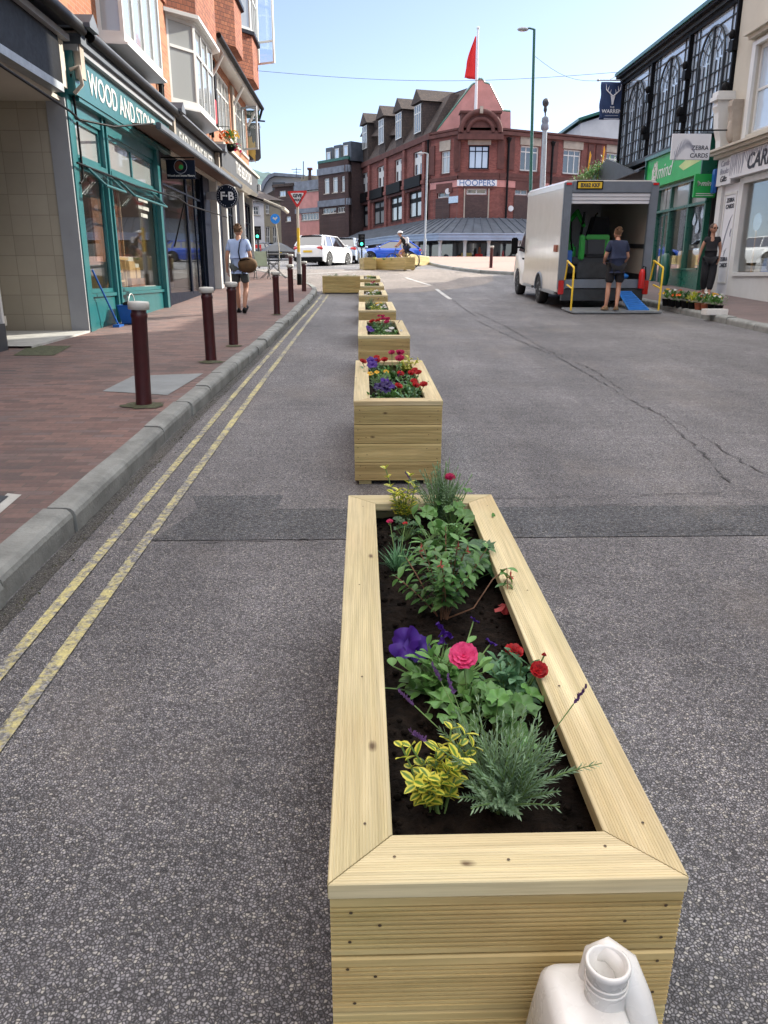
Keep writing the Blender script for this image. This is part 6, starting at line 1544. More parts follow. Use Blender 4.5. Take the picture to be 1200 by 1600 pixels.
mb.add(vs,[(2*k,2*k+1,2*k+3,2*k+2) for k in range(4)]); mb.build('canopy_soffit',MT['grey_d'],HF)
mb=MB()
for k in range(4):
    b0,b1=offp(ws,.9)[k],offp(ws,.9)[k+1]; w=Wall((b0.x,b0.y),(b1.x,b1.y),out=CAM); w.box(mb,0,w.len,1.4,zo2,-.1,0)
mb.build('shopfront_glass',MT['glass'],HF)
base=offp(ws,3.4)
mb=MB()
for k,ts in ((0,(.3,.55,.8,.97)),(1,(.5,.98)),(2,(.33,.66)),(3,(.02,.12,.24,.36,.5))):
    for t in ts:
        p=base[k].lerp(base[k+1],t); cl=MB(); cl.lathe([(.16,1.4),(.14,1.8),(.13,zo2-.2),(.2,zo2)],10,(p.x,p.y,0)); cl.build('canopy_column',MT['white'],HF)
settle(HF)
# shop window displays seen under the canopy
rr=random.Random(31); S_=offp(ws,2.2)
cols=['p_or','terracotta','bluep','p_yel','flag','paper','p_coral','brass']
for i in range(16):
    k,t=(1,.3+.6*rr.random()) if i<3 else (2,rr.random()) if i<10 else (3,.02+.25*rr.random())
    p=S_[k].lerp(S_[k+1],t); zz=2.85+rr.uniform(-.15,.35); d=MB(); s=rr.uniform(.2,.42)
    if i%3==0: d.lathe([(s*.5,-1.3),(s*.6,-.3),(s*.3,.1),(s*.38,.3),(.05,.55)],10)
    elif i%3==1: d.bbox(-s,s,-.2,.2,-1.3,s,b=.04)
    else: d.ell((0,0,0),(s,s,s*.9),10,7); d.box(-.3,.3,-.3,.3,-1.3,-.2)
    mname=cols[i%8]; cn={'p_or':'orange','terracotta':'brick red','bluep':'blue','p_yel':'yellow','flag':'red','paper':'cream','p_coral':'coral','brass':'ochre'}[mname]
    o=d.build('window_display',MT[mname],None,(p.x,p.y,zz)); tag(o,'%s shop goods displayed under the long canopy, %s'%(cn,['vase shaped','boxy','rounded'][i%3]),'shop display',group='goods displayed under the canopy')
# flag pole with red flag
y=66.9; b_=AY(743,176,y); t_=AY(747,45,y)
fp=thing('flagpole','white flagpole with a limp red flag on top of the department store corner','flagpole',(b_.x,y,b_.z-1))
mb=MB(); mb.tube([(0,0,0),(t_.x-b_.x,0,t_.z-b_.z+1)],[.13,.07],8); mb.ell((t_.x-b_.x,0,t_.z-b_.z+1.05),.12,8,6); mb.build('pole',MT['whitem'],fp)
f0=AY(746,57,y); f1=AY(733,122,y); vs=[];
ax=f0.x-b_.x; az=f0.z-b_.z+1; hh=f0.z-f1.z
for j in range(13):
    t=j/12; w_=.10+.62*math.sin(min(1,t*1.35)*1.9)*(.5+.5*t) 
    for i in range(7):
        u=i/6; vs.append((ax-.08-w_*u-(.16*t)*u, .12*math.sin(u*9+t*3)*u, az-hh*t+.35*u*(1-t)*0-.35*(1-u)*t*.3))
mb=MB(); mb.add(vs,[(j*7+i,j*7+i+1,(j+1)*7+i+1,(j+1)*7+i) for j in range(12) for i in range(6)],True); o=mb.build('flag',MT['flag'],fp); sm=o.modifiers.new('s','SOLIDIFY'); sm.thickness=.02
# pale gabled house behind on the right
gh=thing('gabled_house','pale gabled building half hidden behind the dark blue banner','building',(0,0,0))
g=[AY(907,193,78),AY(958,176,78),AY(985,186,78),AY(1010,196,78),AY(1010,230,78),AY(907,230,78)]
mb=MB(); mb.prism([(p.x,p.z) for p in g],78,92,'y'); mb.build('wall',MT['lilac'],gh)
mb=MB()
for a,b in ((g[0],g[1]),(g[1],g[3])): mb.add([(a.x-.3,77.6,a.z+.15),(b.x,77.6,b.z+.2),(b.x,92,b.z+.2),(a.x-.3,92,a.z+.15),(a.x-.3,77.6,a.z+.4),(b.x,77.6,b.z+.45),(b.x,92,b.z+.45),(a.x-.3,92,a.z+.4)],[(0,1,5,4),(4,5,6,7),(0,3,2,1),(0,4,7,3)])
q=AY(925,180,77.8); mb.box(q.x-.3,q.x+.3,80,81,q.z-1.5,q.z+.2); q=AY(945,176,77.8)
mb.build('roof',MT['dgreen'],gh)
# ---- modern dark brick block left of the store
def reach(p,deg,px):
    # far end of a wall that starts at p, heads deg to the right of the camera's axis and ends on the sight line of column px
    d=dirn(deg); r=ray(px,400); k=r.x/r.y; t=(k*p[1]-p[0])/(d[0]-k*d[1]); return off(p,d,t)
p0=xy(545,350,85); pF=reach(p0,-43,500); pS=reach(p0,16,560)
MBk=thing('dark_brick_block','modern dark brown brick block with grey bands, left of the department store','building',(p0[0],p0[1],1.5))
WF=Wall(pF,p0,out=CAM); WS=Wall(p0,pS,out=CAM)
z_top=hz(WF,540,249); zb1=(hz(WF,530,259.5),hz(WF,530,270)); zb2=(hz(WF,530,311),hz(WF,530,321)); 
ops=[opn(WF,440+a*.2333,440+b*.2333,180+c*.2333,180+d*.2333) for a,b,c,d in ((284,318,430,530),(340,374,415,520),(400,436,398,505))]
lo=[opn(WF,440+a*.2333,440+b*.2333,180+c*.2333,180+d*.2333) for a,b,c,d in ((275,365,625,660),(375,440,610,650))]
ops=lev(ops,0,0); lo=lev(lo,0,0)
mb=MB(); WF.holes(mb,0,WF.len,1.4,z_top,ops+lo,.2); WF.box(mb,.1,WF.len-.1,1.4,z_top-.2,-8,-.6); WS.box(mb,0,WS.len,1.4,z_top,-.4,0); mb.build('wall',MT['brick_d'],MBk)
for zz in (zb1,zb2): mb=MB(); WF.box(mb,-.05,WF.len+.0,zz[1],zz[0],0,.15); WS.box(mb,0,WS.len,zz[1],zz[0],0,.15); mb.build('concrete_band',MT['bandgrey'],MBk)
for o in ops: WF.window(MBk,*o,1,2,MT['white'],MT['glassb'],.1,.06,.15,rz=[.8])
for o in lo: WF.window(MBk,*o,4,1,MT['white'],MT['glass'],.08,.07,.15,'strip_window')
mb=MB()
for (a,b,c,d) in ((280,322,215,320),(334,380,198,300),(395,450,176,280)):
    o=opn(WF,440+a*.2333,440+b*.2333,180+c*.2333,180+d*.2333); WF.box(mb,o[0],o[1],z_top-.1,o[3],-5,-.3)
mb.build('roof_dormer',MT['lead'],MBk)
for (a,b,c,d) in ((290,315,245,310),(346,372,222,290),(404,432,200,270)):
    o=opn(WF,440+a*.2333,440+b*.2333,180+c*.2333,180+d*.2333); WF.window(MBk,o[0],o[1],max(o[2],z_top+.1),o[3],1,1,MT['white'],MT['glassr'],.08,.06,.26,'dormer_window',sill=False)
mb=MB(); WF.box(mb,0,WF.len,z_top,z_top+.25,-.5,.05); WS.box(mb,0,WS.len,z_top,z_top+.25,-.5,.05); mb.build('coping',MT['dgreen'],MBk)
settle(MBk)
# ---- pink block with strip windows
p1=xy(499,300,92); pK=reach(p1,-46,465)
PK=thing('pink_block','low block with pink walls and strip windows behind the give way sign','building',(p1[0],p1[1],1.5)); WK=Wall(pK,p1,out=CAM)
zt=hz(WK,497,282)
s1_=opn(WK,468,498,293,299); s2_=opn(WK,470,498,333,344)
mb=MB(); WK.holes(mb,0,WK.len,1.4,zt,[s1_,s2_],.2); WK.box(mb,0.1,WK.len-.1,1.4,zt-.1,-8,-.7); mb.build('wall',MT['pink'],PK)
for o in (s1_,s2_): WK.window(PK,*o,6,1,MT['white'],MT['glass'],.08,.1,.15,'strip_window')
mb=MB(); zz=hz(WK,485,325),hz(WK,485,333); WK.box(mb,-.1,WK.len+.02,zz[1]+.05,zz[0],0,.12); mb.build('pale_band',MT['bandgrey'],PK); mb=MB(); WK.box(mb,-.1,WK.len+.02,zt-.9,zt+.1,0,.2); mb.build('pale_band',MT['bandgrey'],PK)
settle(PK)
pD=reach(pK,-50,433); DK=thing('brown_block','dark brown brick block between the pink block and the tan house','building',(pD[0],pD[1],1.5)); WD=Wall(pD,pK,out=CAM)
zt=hz(WD,455,291); o1=opn(WD,447,454,338,346); o2=opn(WD,436,446,298,307)
mb=MB(); WD.holes(mb,0,WD.len,1.4,zt,[o1,o2],.2); WD.box(mb,0.1,WD.len-.1,1.4,zt-.1,-8,-.7); mb.build('wall',MT['brick_d'],DK)
for o in (o1,o2): WD.window(DK,*o,2,1,MT['white'],MT['glassr'],.1,.08,.15)
mb=MB(); WD.box(mb,0,WD.len,zt,zt+.3,-8,.4); mb.build('roof',MT['roof'],DK); settle(DK)
# ---- tan and lilac houses, roofs, curved roof, hill
def house(name,label,px0,px1,pyt,y,m,wins,roofpy,depth=10):
    a=AY(px0,pyt,y); b=AY(px1,pyt,y); t=thing(name,label,'building',(a.x,y,1.5)); w=Wall((a.x,y),(b.x,y+1.2),out=CAM)
    ops=[opn(w,*q) for q in wins]; mb=MB(); w.holes(mb,0,w.len,1.2,a.z,ops,.2); w.box(mb,.05,w.len-.05,1.2,a.z-.05,-depth,-.7); mb.build('wall',MT[m],t)
    for o in ops: w.window(t,*o,2,2,MT['white'],MT['glass'],.09,.06,.15)
    z=AY(px0,roofpy,y).z; mb=MB(); mb.add([w.pt(-.3,a.z,.3),w.pt(w.len+.3,a.z,.3),w.pt(w.len+.3,z,-depth/2),w.pt(-.3,z,-depth/2),w.pt(-.3,a.z,-depth),w.pt(w.len+.3,a.z,-depth)],[(0,1,2,3),(3,2,5,4),(0,3,4),(1,5,2)]); mb.build('roof',MT['roof'],t); settle(t); return t
house('pale_house','narrow pale lilac rendered house beside the end of the pub',388,409,314,74,'lilac',[(396,405,322,336),(396,405,356,392)],292)
house('tan_house','tan rendered house with tall windows right of the pale lilac one',409,436,312,80,'taupe',[(415,421,320,334),(415,422,354,386),(426,433,354,386)],288)
cr=thing('curved_roof_building','long pale building with a curved roof edge under the distant hill','building',(0,110,0))
g=[AY(px,py,110) for px,py in ((408,298),(414,285),(421,276),(430,273),(478,277),(478,330),(408,330))]
mb=MB(); mb.prism([(p.x,p.z) for p in g],0,14,'y'); mb.build('wall',MT['lilac'],cr)
g=[AY(px,py,110) for px,py in ((406,300),(412,284),(420,274.5),(430,271),(478,275),(478,279),(430,276),(422,280),(416,288),(411,300))]
mb=MB(); mb.prism([(p.x,p.z) for p in g],-1,15,'y'); mb.build('roof_edge',MT['bandgrey'],cr)
g=[AY(px,py,108) for px,py in ((426,285),(445,285),(445,300),(426,300))]; mb=MB(); mb.prism([(p.x,p.z) for p in g],-2.2,0,'y'); mb.build('plant_room',MT['grey_d'],cr)
bh=thing('slate_roofed_block','low slate roofed block in front of the curved roof','building',(0,100,0))
g=[AY(px,py,100) for px,py in ((400,312),(428,297),(462,291),(462,330),(400,330))]
mb=MB(); mb.prism([(p.x,p.z) for p in g],0,8,'y'); mb.build('roof',MT['roof'],bh)
ch=thing('chimney_stack','small brick chimney stack rising above the pale roofs left of the dark block','chimney',(0,104,0))
g=[AY(px,py,104) for px,py in ((482,264),(486,264),(487,300),(481,300))]; mb=MB(); mb.prism([(p.x,p.z) for p in g],0,.6,'y'); mb.build('stack',MT['brick_d'],ch); q=AY(484,262,104); mb=MB(); mb.box(q.x-.32,q.x+.32,-.1,.7,q.z-.2,q.z); mb.build('pots',MT['brick_r'],ch)
g=[AY(px,py,104) for px,py in ((470,276),(482,273),(500,274),(500,300),(470,300))]; mb=MB(); mb.prism([(p.x,p.z) for p in g],104.5,108,'y'); tag(mb.build('green_roof',MT['taupe']),'flat tan topped roof below the chimney stack','building')
aer=MB(); q=AY(474,252,103); b=AY(474,280,103); aer.tube([q,b],.06,5); q=AY(463,262,103); b=AY(463,276,103); aer.tube([q,b],.04,4); aer.tube([q+V((-.6,0,-.2)),q+V((.6,0,-.2))],.03,4); aer.tube([q+V((-.4,0,-.5)),q+V((.4,0,-.5))],.03,4); tag(aer.build('aerial_mast',MT['dmetal']),'thin aerial masts above the curved roof building','aerial')
# distant wooded hill and the land behind the town, modelled as terrain
mb=MB(); nx=60; ny=14; vs=[]
for j in range(ny+1):
    for i in range(nx+1):
        x=-260+430*i/nx; y=420+30*j; px=600+F*((x-y*.027)/y)/math.cos(TH)
        ridge=64*math.exp(-((x+85)/75)**2)+16*math.exp(-((x-60)/120)**2)+6; h=ridge*math.sin(math.pi*min(1,j/ny*1.0))**.8+R.uniform(-2.6,2.6)*(1 if 0<j<ny else 0)
        vs.append((x,y,1.4+h))
mb.add(vs,[(j*(nx+1)+i,j*(nx+1)+i+1,(j+1)*(nx+1)+i+1,(j+1)*(nx+1)+i) for j in range(ny) for i in range(nx)],True)
tag(mb.build('hill',MT['hill']),kind='structure')
# side walls of the street beyond, closing views past the store
# ================================================================ street furniture
def bollard(label):
    t=thing('bollard',label,'bollard',group='dark red bollards with pale caps')
    mb=MB(); mb.lathe([(.078,-.02),(.076,.02),(.074,.06),(.072,.80),(.078,.81),(.078,.84),(.070,.85),(.070,.885)],12); mb.build('post',MT['maroon'],t)
    mb=MB(); mb.lathe([(.07,.875),(.096,.88),(.098,.935),(.09,.95),(.001,.955)],14); mb.build('cap',MT['capw'],t)
    return t
bd=[((225,632),(216,470),'nearest and largest maroon bollard on the left pavement'),((330,563),(322,448),'second maroon bollard from the camera, left of the walking man'),((365,538),(361,440),'third maroon bollard, in front of the walking man'),((433,491),(430,424),'fourth maroon bollard, right of the walking man by the kerb'),((455,472),(453,413),'maroon bollard left of the give way sign post'),((475,455),(475,408),'maroon bollard right of the give way sign post'),((454,440),(454,397),'small far maroon bollard behind the give way sign post')]
b0=bollard('x')
for i,((px,py),(qx,qy),lb) in enumerate(bd):
    p=AZ(px,py,.12); o=b0 if i==0 else dup(b0,(0,0,0))
    top=AY(qx,qy,p.y); hh=top.z-p.z; s=hh/.955; lean=(top.x-p.x)/hh
    o.location=p; o.scale=(min(1.05,max(.8,s))*1.0,)*2+(s,); o.rotation_euler=(0,math.atan(lean),0); o['label']=lb
for px,py,qx,qy,lb in ((767,418,768.5,384,'lone maroon bollard on the pink corner pavement left of the van'),):
    p=AY(px,py,36.0); o=dup(b0,p,(0,0,0),lb); top=AY(qx,qy,36.0); o.location=(p.x,36.0,zg(36)+.12); s=(top.z-zg(36)-.12)/.955; o.scale=(1,1,s); o.rotation_euler=(0,math.atan((top.x-p.x)/.9),0)
# flange plate: first bollard's strap
# give way sign
p=AZ(468,445,.12); y=p.y; tp=AY(465,327,y); s0=AY(465,312,y)
gw=thing('give_way_sign','red and white triangular GIVE WAY sign on a pale post','sign',p)
mb=MB(); zt=tp.z-p.z; dx=tp.x-p.x; mb.tube([(0,0,0),(dx*.35,0,.95)],.075,10); mb.m=1; mb.tube([(dx*.35,0,.95),(dx*.4,0,1.02),(dx,0,zt+.45)],[.075,.045,.04],10); 
mb.build('post',[MT['metal'],MT['cream']],gw)
mb=MB(); mb.tube([(0,0,-.02),(dx*.1,0,.34)],.080,10); mb.build('post_foot',MT['black'],gw)
mb=MB(); mb.tube([(dx*.42,0,1.0),(dx*.75,0,1.75)],.048,8); mb.build('yellow_band',MT['yellowp'],gw)
a=AY(448,299,y)-p; b=AY(481,298,y)-p; c=AY(465,326,y)-p
def tri(k,y0,y1,m,nm):
    cc=(a+b+c)/3; P3=[cc+(q-cc)*k for q in (a,b,c)]; q=[]
    for i in range(3):
        u,v,w=P3[i-1],P3[i],P3[(i+1)%3]; q+=[v+(u-v)*.09,v+(u-v)*.03+(w-v)*.03,v+(w-v)*.09]
    mb=MB(); mb.prism([(r.x,r.z) for r in q],y0,y1,'y'); return mb.build(nm,m,gw)
tri(1.0,-.055,-.045,MT['redp'],'red_border'); tri(.66,-.06,-.056,MT['whitem'],'white_face'); tri(.98,-.044,-.03,MT['metal'],'back_plate')
cx=(a.x+b.x)/2; tz=(a.z+b.z)/2
text('GIVE',.135,gw,MT['textdark'],(cx,-.065,tz-.145),(1,0,0),(0,0,1),bold=.006); text('WAY',.10,gw,MT['textdark'],(cx+.01,-.065,tz-.27),(1,0,0),(0,0,1),bold=.005)
# blue round sign on a leaning post
y=31.5; top=AY(430,342,y); bs=thing('round_blue_sign','small round blue sign on a thin leaning post by the pub tables','sign',(0,y,zg(y)))
q=AY(436,388,y); z0=zg(y); px_=AY(436,430,y)
mb=MB(); mb.tube([(px_.x,0,0),(q.x,0,q.z-z0),(top.x,0,top.z-z0)],.022,8); mb.build('post',MT['cream'],bs)
mb=MB(); mb.lathe([(.001,-.03),(.18,-.03),(.18,-.015),(.001,-.015)],24,(top.x,0,top.z-z0),'y',False); mb.build('disc',mat('sky_blue_paint',(.02,.25,.80),.4),bs)
mb=MB(); mb.prism([(top.x-.1,top.z-z0+.02),(top.x+.03,top.z-z0-.07),(top.x+.03,top.z-z0-.02),(top.x+.10,top.z-z0+.03),(top.x+.06,top.z-z0+.08),(top.x-.01,top.z-z0+.02),(top.x-.05,top.z-z0+.07)],-.036,-.031,'y'); mb.build('arrow',MT['white'],bs)
# traffic signals
def signal(label,px,pyt,pyb,y,hd=.95):
    a=AY(px,pyt,y); b=AY(px,pyb,y); zb=zg(y); t=thing('traffic_light',label,'traffic light',(a.x,y,zb),group='traffic lights at the junction')
    zt=a.z-zb; mb=MB(); mb.tube([(0,.1,0),(0,.1,zt)],.05,8); mb.build('pole',MT['dmetal'],t)
    hh=a.z-b.z; w=.17*hh/.95*1.3; mb=MB(); mb.bbox(-w,w,-.12,.08,zt-hh,zt,b=.02); hd_=mb.build('housing',MT['black'],t)
    mb=MB(); W2=w*1.45; mb.bbox(-W2,W2,.085,.10,zt-hh-.08,zt+.08,b=.004); mb.build('backing_board',MT['black'],t)
    for k,m in enumerate(('dark','dark','greenlamp')):
        mb=MB(); mb.lathe([(.001,-.13),(w*.62,-.125),(w*.62,-.10)],16,(0,0,zt-hh*(k*.33+.17)),'y'); mb.build('lens',MT[m],t)
        mb=MB(); mb.torus((0,-.16,zt-hh*(k*.33+.17)),w*.68,.012,12,4,'y',0,math.pi); mb.build('hood',MT['black'],t)
    return t
signal('traffic light showing green beside the pub, left of the parked cars',402,356,372,40)
signal('traffic light showing green in front of the blue car',565,368,384,48)
# lamp posts and columns
def lamp(label,pxb,pxt,pyt,y,r0,r1,arm,m,name='street_lamp',zbase=None):
    zb=zbase if zbase is not None else zg(y)+.1; b=AY(pxb,400,y); a=AY(pxt,pyt,y); t=thing(name,label,'street lamp',(b.x,y,zb)); dx=a.x-b.x; zt=a.z-zb
    k=zt; mb=MB(); mb.tube([(0,0,0),(dx*.2,0,k*.2),(dx*.21,0,k*.215),(dx,0,k)],[r0,r0,r0*.62,r1],10); mb.build('column',MT[m],t)
    mb=MB(); mb.tube([(dx,0,k),(dx-arm*.3,0,k+.04),(dx-arm*.45,0,k+.03)],.035,6); mb.build('arm',MT[m],t)
    mb=MB(); mb.ell((dx-arm*.72,0,k+.0),(arm*.36,.13,.075),12,8); mb.build('lantern',MT['grey_l'],t)
    mb=MB(); mb.ell((dx-arm*.75,0,k-.03),(arm*.25,.09,.05),10,6); mb.build('lens',MT['plastic'],t); return t
lamp('tall dark street lamp against the sky behind the white van',827,835,46,33.8,.11,.055,.62,'dgreen')
lamp('slender grey street lamp in front of the long canopy',663,668,240,52,.10,.06,.62,'metal')
y=50; b=AY(846,330,y); a=AY(853,155,y); q=AY(850,190,y); zb=zg(y)
cl=thing('ornamental_column','thick old iron lamp column topped by a round finial behind the van','column',(b.x,y,zb))
mb=MB(); zt=a.z-zb; zq=q.z-zb; dx=a.x-b.x
mb.tube([(0,0,0),(0,0,2.5)],.22,12); mb.tube([(0,0,2.5),(dx*.7,0,zq)],[.20,.13],12); mb.build('shaft',MT['metal'],cl)
mb=MB(); mb.lathe([(.13,-.3),(.24,-.2),(.24,.0),(.18,.1),(.22,.2),(.2,.4),(.05,.5)],12,(dx*.7,0,zq-.2)); mb.build('collar',MT['bandgrey'],cl)
mb=MB(); mb.tube([(dx*.7,0,zq),(dx,0,zt-.4)],.045,8); mb.ell((dx,0,zt-.18),(.2,.2,.24),12,8); mb.lathe([(.03,-.75),(.11,-.6),(.09,-.4)],10,(dx,0,zt)); mb.build('finial',MT['dmetal'],cl)
# overhead wires
def wire(label,pts,r=.012):
    mb=MB(); mb.tube(pts,r,5); tag(mb.build('overhead_wire',MT['dmetal']),label,'wire')
a=AX(385,109,-4.4); b=AX(975,112,10.2)
wire('thin overhead wire crossing the sky from the pub to the iron hall',[(a+(b-a)*(k/14))+V((0,0,-.35*math.sin(math.pi*k/14))) for k in range(15)],.008)
a=AY(836,88,33.8); b=AY(940,126,33.3)
wire('short wire from the tall lamp to the banner pole',[(a+(b-a)*(k/8))+V((0,0,-.3*math.sin(math.pi*k/8))) for k in range(9)],.007)
# folding chair and table outside the pub
p=AY(408,430,29.2); z=zg(29.2)+.12
ch=thing('folding_chair','pale green folding chair outside the pub on the sunny paving','chair',(p.x,29.2,z),(0,0,.3))
mb=MB(); mb.bbox(-.22,.22,-.01,.01,.45,.95,b=.008); 
for v in mb.v: v.y+=(.95-v.z)*-.25
mb.build('backrest',MT['leafblue'] if False else mat('sage_canvas',(.32,.36,.26),.8),ch)
mb=MB(); mb.box(-.22,.22,-.5,-.12,.43,.46); mb.build('seat',mat('sage_slats',(.30,.34,.25),.8),ch)
for s_ in (-1,1): mb=MB(); mb.tube([(s_*.24,-.5,0),(s_*.24,-.02,.97)],.014,6); mb.tube([(s_*.25,.12,0),(s_*.25,-.45,.46)],.014,6); mb.build('leg',MT['dmetal'],ch)
tb=thing('folding_table','slim folding table beside the green chair outside the pub','table',(p.x+.45,29.6,zg(29.6)+.12))
mb=MB(); mb.box(-.6,.5,-.28,.28,.84,.87); mb.build('tabletop',MT['metal'],tb)
for x0,x1 in ((-.5,.4),(.42,-.48)):
    for yy in (-.24,.24): mb=MB(); mb.tube([(x0,yy,0),(x1,yy,.84)],.012,6); mb.build('leg',MT['dmetal'],tb)
p=AY(378,430,27.8)
for i,(px,yy,lb) in enumerate(((374,28.2,'dark slatted cafe chair by the pub doorway, hidden partly by the man'),(428,30.6,'dark folding chair at the right of the pub table'))):
    q=AY(px,430,yy); c=thing('cafe_chair',lb,'chair',(q.x,yy,zg(yy)+.12)); mb=MB(); mb.box(-.2,.2,-.2,.2,.44,.47); mb.build('seat',MT['dmetal'],c)
    mb=MB(); 
    for k in range(4): mb.box(-.2,.2,.19,.21,.55+k*.1,.60+k*.1)
    mb.build('backrest',MT['dmetal'],c)
    for sx in (-.19,.19):
        for sy in (-.19,.2): mb=MB(); mb.tube([(sx,sy,0),(sx,sy,.44 if sy<0 else .95)],.012,6); mb.build('leg',MT['dmetal'],c)
# red banner and black umbrella by the far kerb
y=60; a=AY(393,382,y); b=AY(408,388,y); mb=MB(); mb.box(a.x,b.x,y,y+.1,b.z,a.z); mb.box(a.x,a.x+.05,y,y+.1,1,b.z); mb.box(b.x-.05,b.x,y,y+.1,1,b.z); tag(mb.build('red_banner',MT['redp']),'low red banner on legs at the far side of the junction','banner')
y=55; c_=AY(434,380,y); um=thing('market_umbrella','dark open parasol beyond the pub tables at the junction','parasol',(c_.x,y,zg(y)))
zt=c_.z-zg(y); mb=MB(); mb.lathe([(1.25,zt-.55),(.6,zt-.15),(.001,zt+.1)],8,sm=False); mb.build('canopy',MT['grey_d'],um); mb=MB(); mb.tube([(0,0,0),(0,0,zt)],.03,6); mb.build('pole',MT['metal'],um)
# white jerrycan in front of the nearest planter
jc=thing('jerrycan','white plastic jerrycan with open neck in front of the nearest planter','jerrycan')
def at(px,py,z): r=ray(px,py); t=(z-H)/r.z; return V((r.x*t,r.y*t,z))
n0=at(950,1507,.545); zb=zg(.7)
jc.location=(n0.x,n0.y,zb); hh=.545-zb
# body with sloping shoulders, built from rounded rectangular rings
def ring(cx,cy,a,b,z,r,n=6):
    pts=[]
    for (sx,sy,t0) in ((1,1,0),(-1,1,90),(-1,-1,180),(1,-1,270)):
        for k in range(n+1):
            t=rad(t0+90*k/n); pts.append((cx+sx*(a-r)+r*math.cos(t),cy+sy*(b-r)+r*math.sin(t),z))
    return pts
mb=MB(); rings=[(-.010,.02,.08,.09,0,.03),(-.010,.02,.085,.095,.02,.035),(-.010,.02,.085,.095,hh-.28,.035),(-.014,.015,.082,.090,hh-.235,.035),(-.020,.01,.070,.075,hh-.145,.03),(-.028,.0,.055,.066,hh-.072,.024),(-.028,.0,.046,.058,hh-.060,.02),(-.028,.0,.034,.044,hh-.056,.018)]
vs=[]; 
for r_ in rings: vs+=ring(*r_)
k=28; mb.add(vs,[(i*k+j,i*k+(j+1)%k,(i+1)*k+(j+1)%k,(i+1)*k+j) for i in range(len(rings)-1) for j in range(k)]+[list(range(k-1,-1,-1)),list(range(len(vs)-k,len(vs)))],True)
mb.build('body',MT['plastic'],jc)
mb=MB(); mb.lathe([(.029,hh-.075),(.029,hh-.006),(.032,hh-.004),(.032,hh+.004),(.029,hh+.006),(.0265,hh+.004),(.0255,hh-.05),(.001,hh-.06)],28); mb.torus((0,0,hh-.022),.0295,.0016,28,6,'z'); mb.torus((0,0,hh-.032),.0295,.0016,28,6,'z'); mb.build('neck',MT['plastic'],jc)
mb=MB(); mb.tube([(-.016,.034,hh-.06),(-.008,.040,hh-.022),(.010,.036,hh-.010),(.032,.020,hh-.020),(.046,-.002,hh-.06),(.058,-.020,hh-.11),(.072,-.03,hh-.19),(.075,-.03,hh-.26)],[.014,.014,.017,.020,.022,.022,.024,.026],12); mb.build('handle',MT['plastic'],jc)
# nursery pots on the right kerb
rr=random.Random(61); kinds=[('leaf2','p_yel'),('leaf','p_white'),('leaf','p_or'),('leafd',None),('leafvar',None),('leaf','terracotta'),('leaf','p_white')]
for i in range(9):
    px=1040+i*10.2; p=AZ(px,478-.0+i*1.4,.12); x=7.62+rr.uniform(-.08,.1)+i*.0
    y=p.y+ (x-p.x)*(-.0); q=thing('potted_plant','','potted plant',(p.x,p.y,p.z),group='nursery pots lined up on the right kerb')
    q['label']='potted plant on the right kerb, '+['yellow flowers in a dark pot, far left end','white blooms, second from the left','orange blooms, third from the left','dark foliage without flowers','golden edged leaves, middle of the line','reddish blooms, right of the golden one','white blooms, right of the middle','bushy green, second from the right end','dark green, nearest the white tray'][i]
    mb=MB(); mb.lathe([(.07,0),(.095,.15),(.10,.16),(.085,.15)],12); mb.build('pot',MT['terracotta' if i in (5,6) else 'black'],q)
    lb=LB(); lm,fm=kinds[i%7]
    for k in range(90): d=sph(rr,0,1.7); lb.leaf(d*rr.uniform(.02,.16)+V((0,0,.17)),d+V((0,0,.3)),V((0,0,1)),.085,.035,.3,.2,rr=rr)
    lb.build('foliage',MT[lm],q)
    if fm:
        fb_=LB()
        for k in range(9):
            d=sph(rr,0,1.2); c=d*.19+V((0,0,.19))
            for j in range(5): t=1.256*j; a=d.orthogonal().normalized(); e=d.cross(a); fb_.petal(c,a*math.cos(t)+e*math.sin(t)+d*.3,d,.035,.03,.1,.1,rr,3)
        fb_.build('flowers',MT[fm],q)
p=AZ(1116,492,.12); ty=thing('plant_tray','white plastic plant tray at the near end of the kerb pots','tray',p); mb=MB(); mb.bbox(-.22,.22,-.14,.14,0,.12,b=.01); mb.build('tray',MT['plastic'],ty)
p=AY(1062,440,26.0); mb=MB(); mb.lathe([(.12,0),(.17,.3),(.15,.9),(.06,1.0)],10); tag(mb.build('dark_sack',MT['dgreen'],None,(XR-.35,26.0,G0(26)+.0)),'dark green sack leaning on the green shop front','sack')
p=AY(1122,440,22.7); mb=MB(); mb.bbox(-.12,.12,-.2,.2,0,1.0,b=.05); tag(mb.build('white_bag',MT['paper'],None,(XR-.3,22.55,G0(22.5))),'white bag standing at the card shop door panel behind the woman','bag')
# ================================================================ vehicles
def wheel(parent,x,y,r,w=.2,side=1,rim='alloy'):
    e=MB(); e.lathe([(r*.66,-w/2),(r*.94,-w/2),(r,-w/2+.03),(r,w/2-.03),(r*.94,w/2),(r*.66,w/2)],22,(x,y,r),'x'); wh=e.build('wheel',MT['rubber'],parent)
    m=MB(); s=side; m.lathe([(.001,s*(w/2-.02)),(r*.2,s*(w/2-.01)),(r*.22,s*(w/2-.05))],16,(x,y,r),'x')
    for k in range(7):
        t=6.283*k/7; c,d=math.cos(t),math.sin(t); m.tube([(x+s*(w/2-.03),y+c*r*.15,r+d*r*.15),(x+s*(w/2-.015),y+c*r*.62,r+d*r*.62)],r*.07,5)
    m.torus((x+s*(w/2-.02),y,r),r*.64,r*.045,22,5,'x'); m.build('rim',MT[rim],wh)
    m=MB(); m.lathe([(.001,0),(r*.64,0)],16,(x+s*(w/2-.08),y,r),'x'); m.build('hub_shadow_plate',MT['dmetal'],wh); return wh
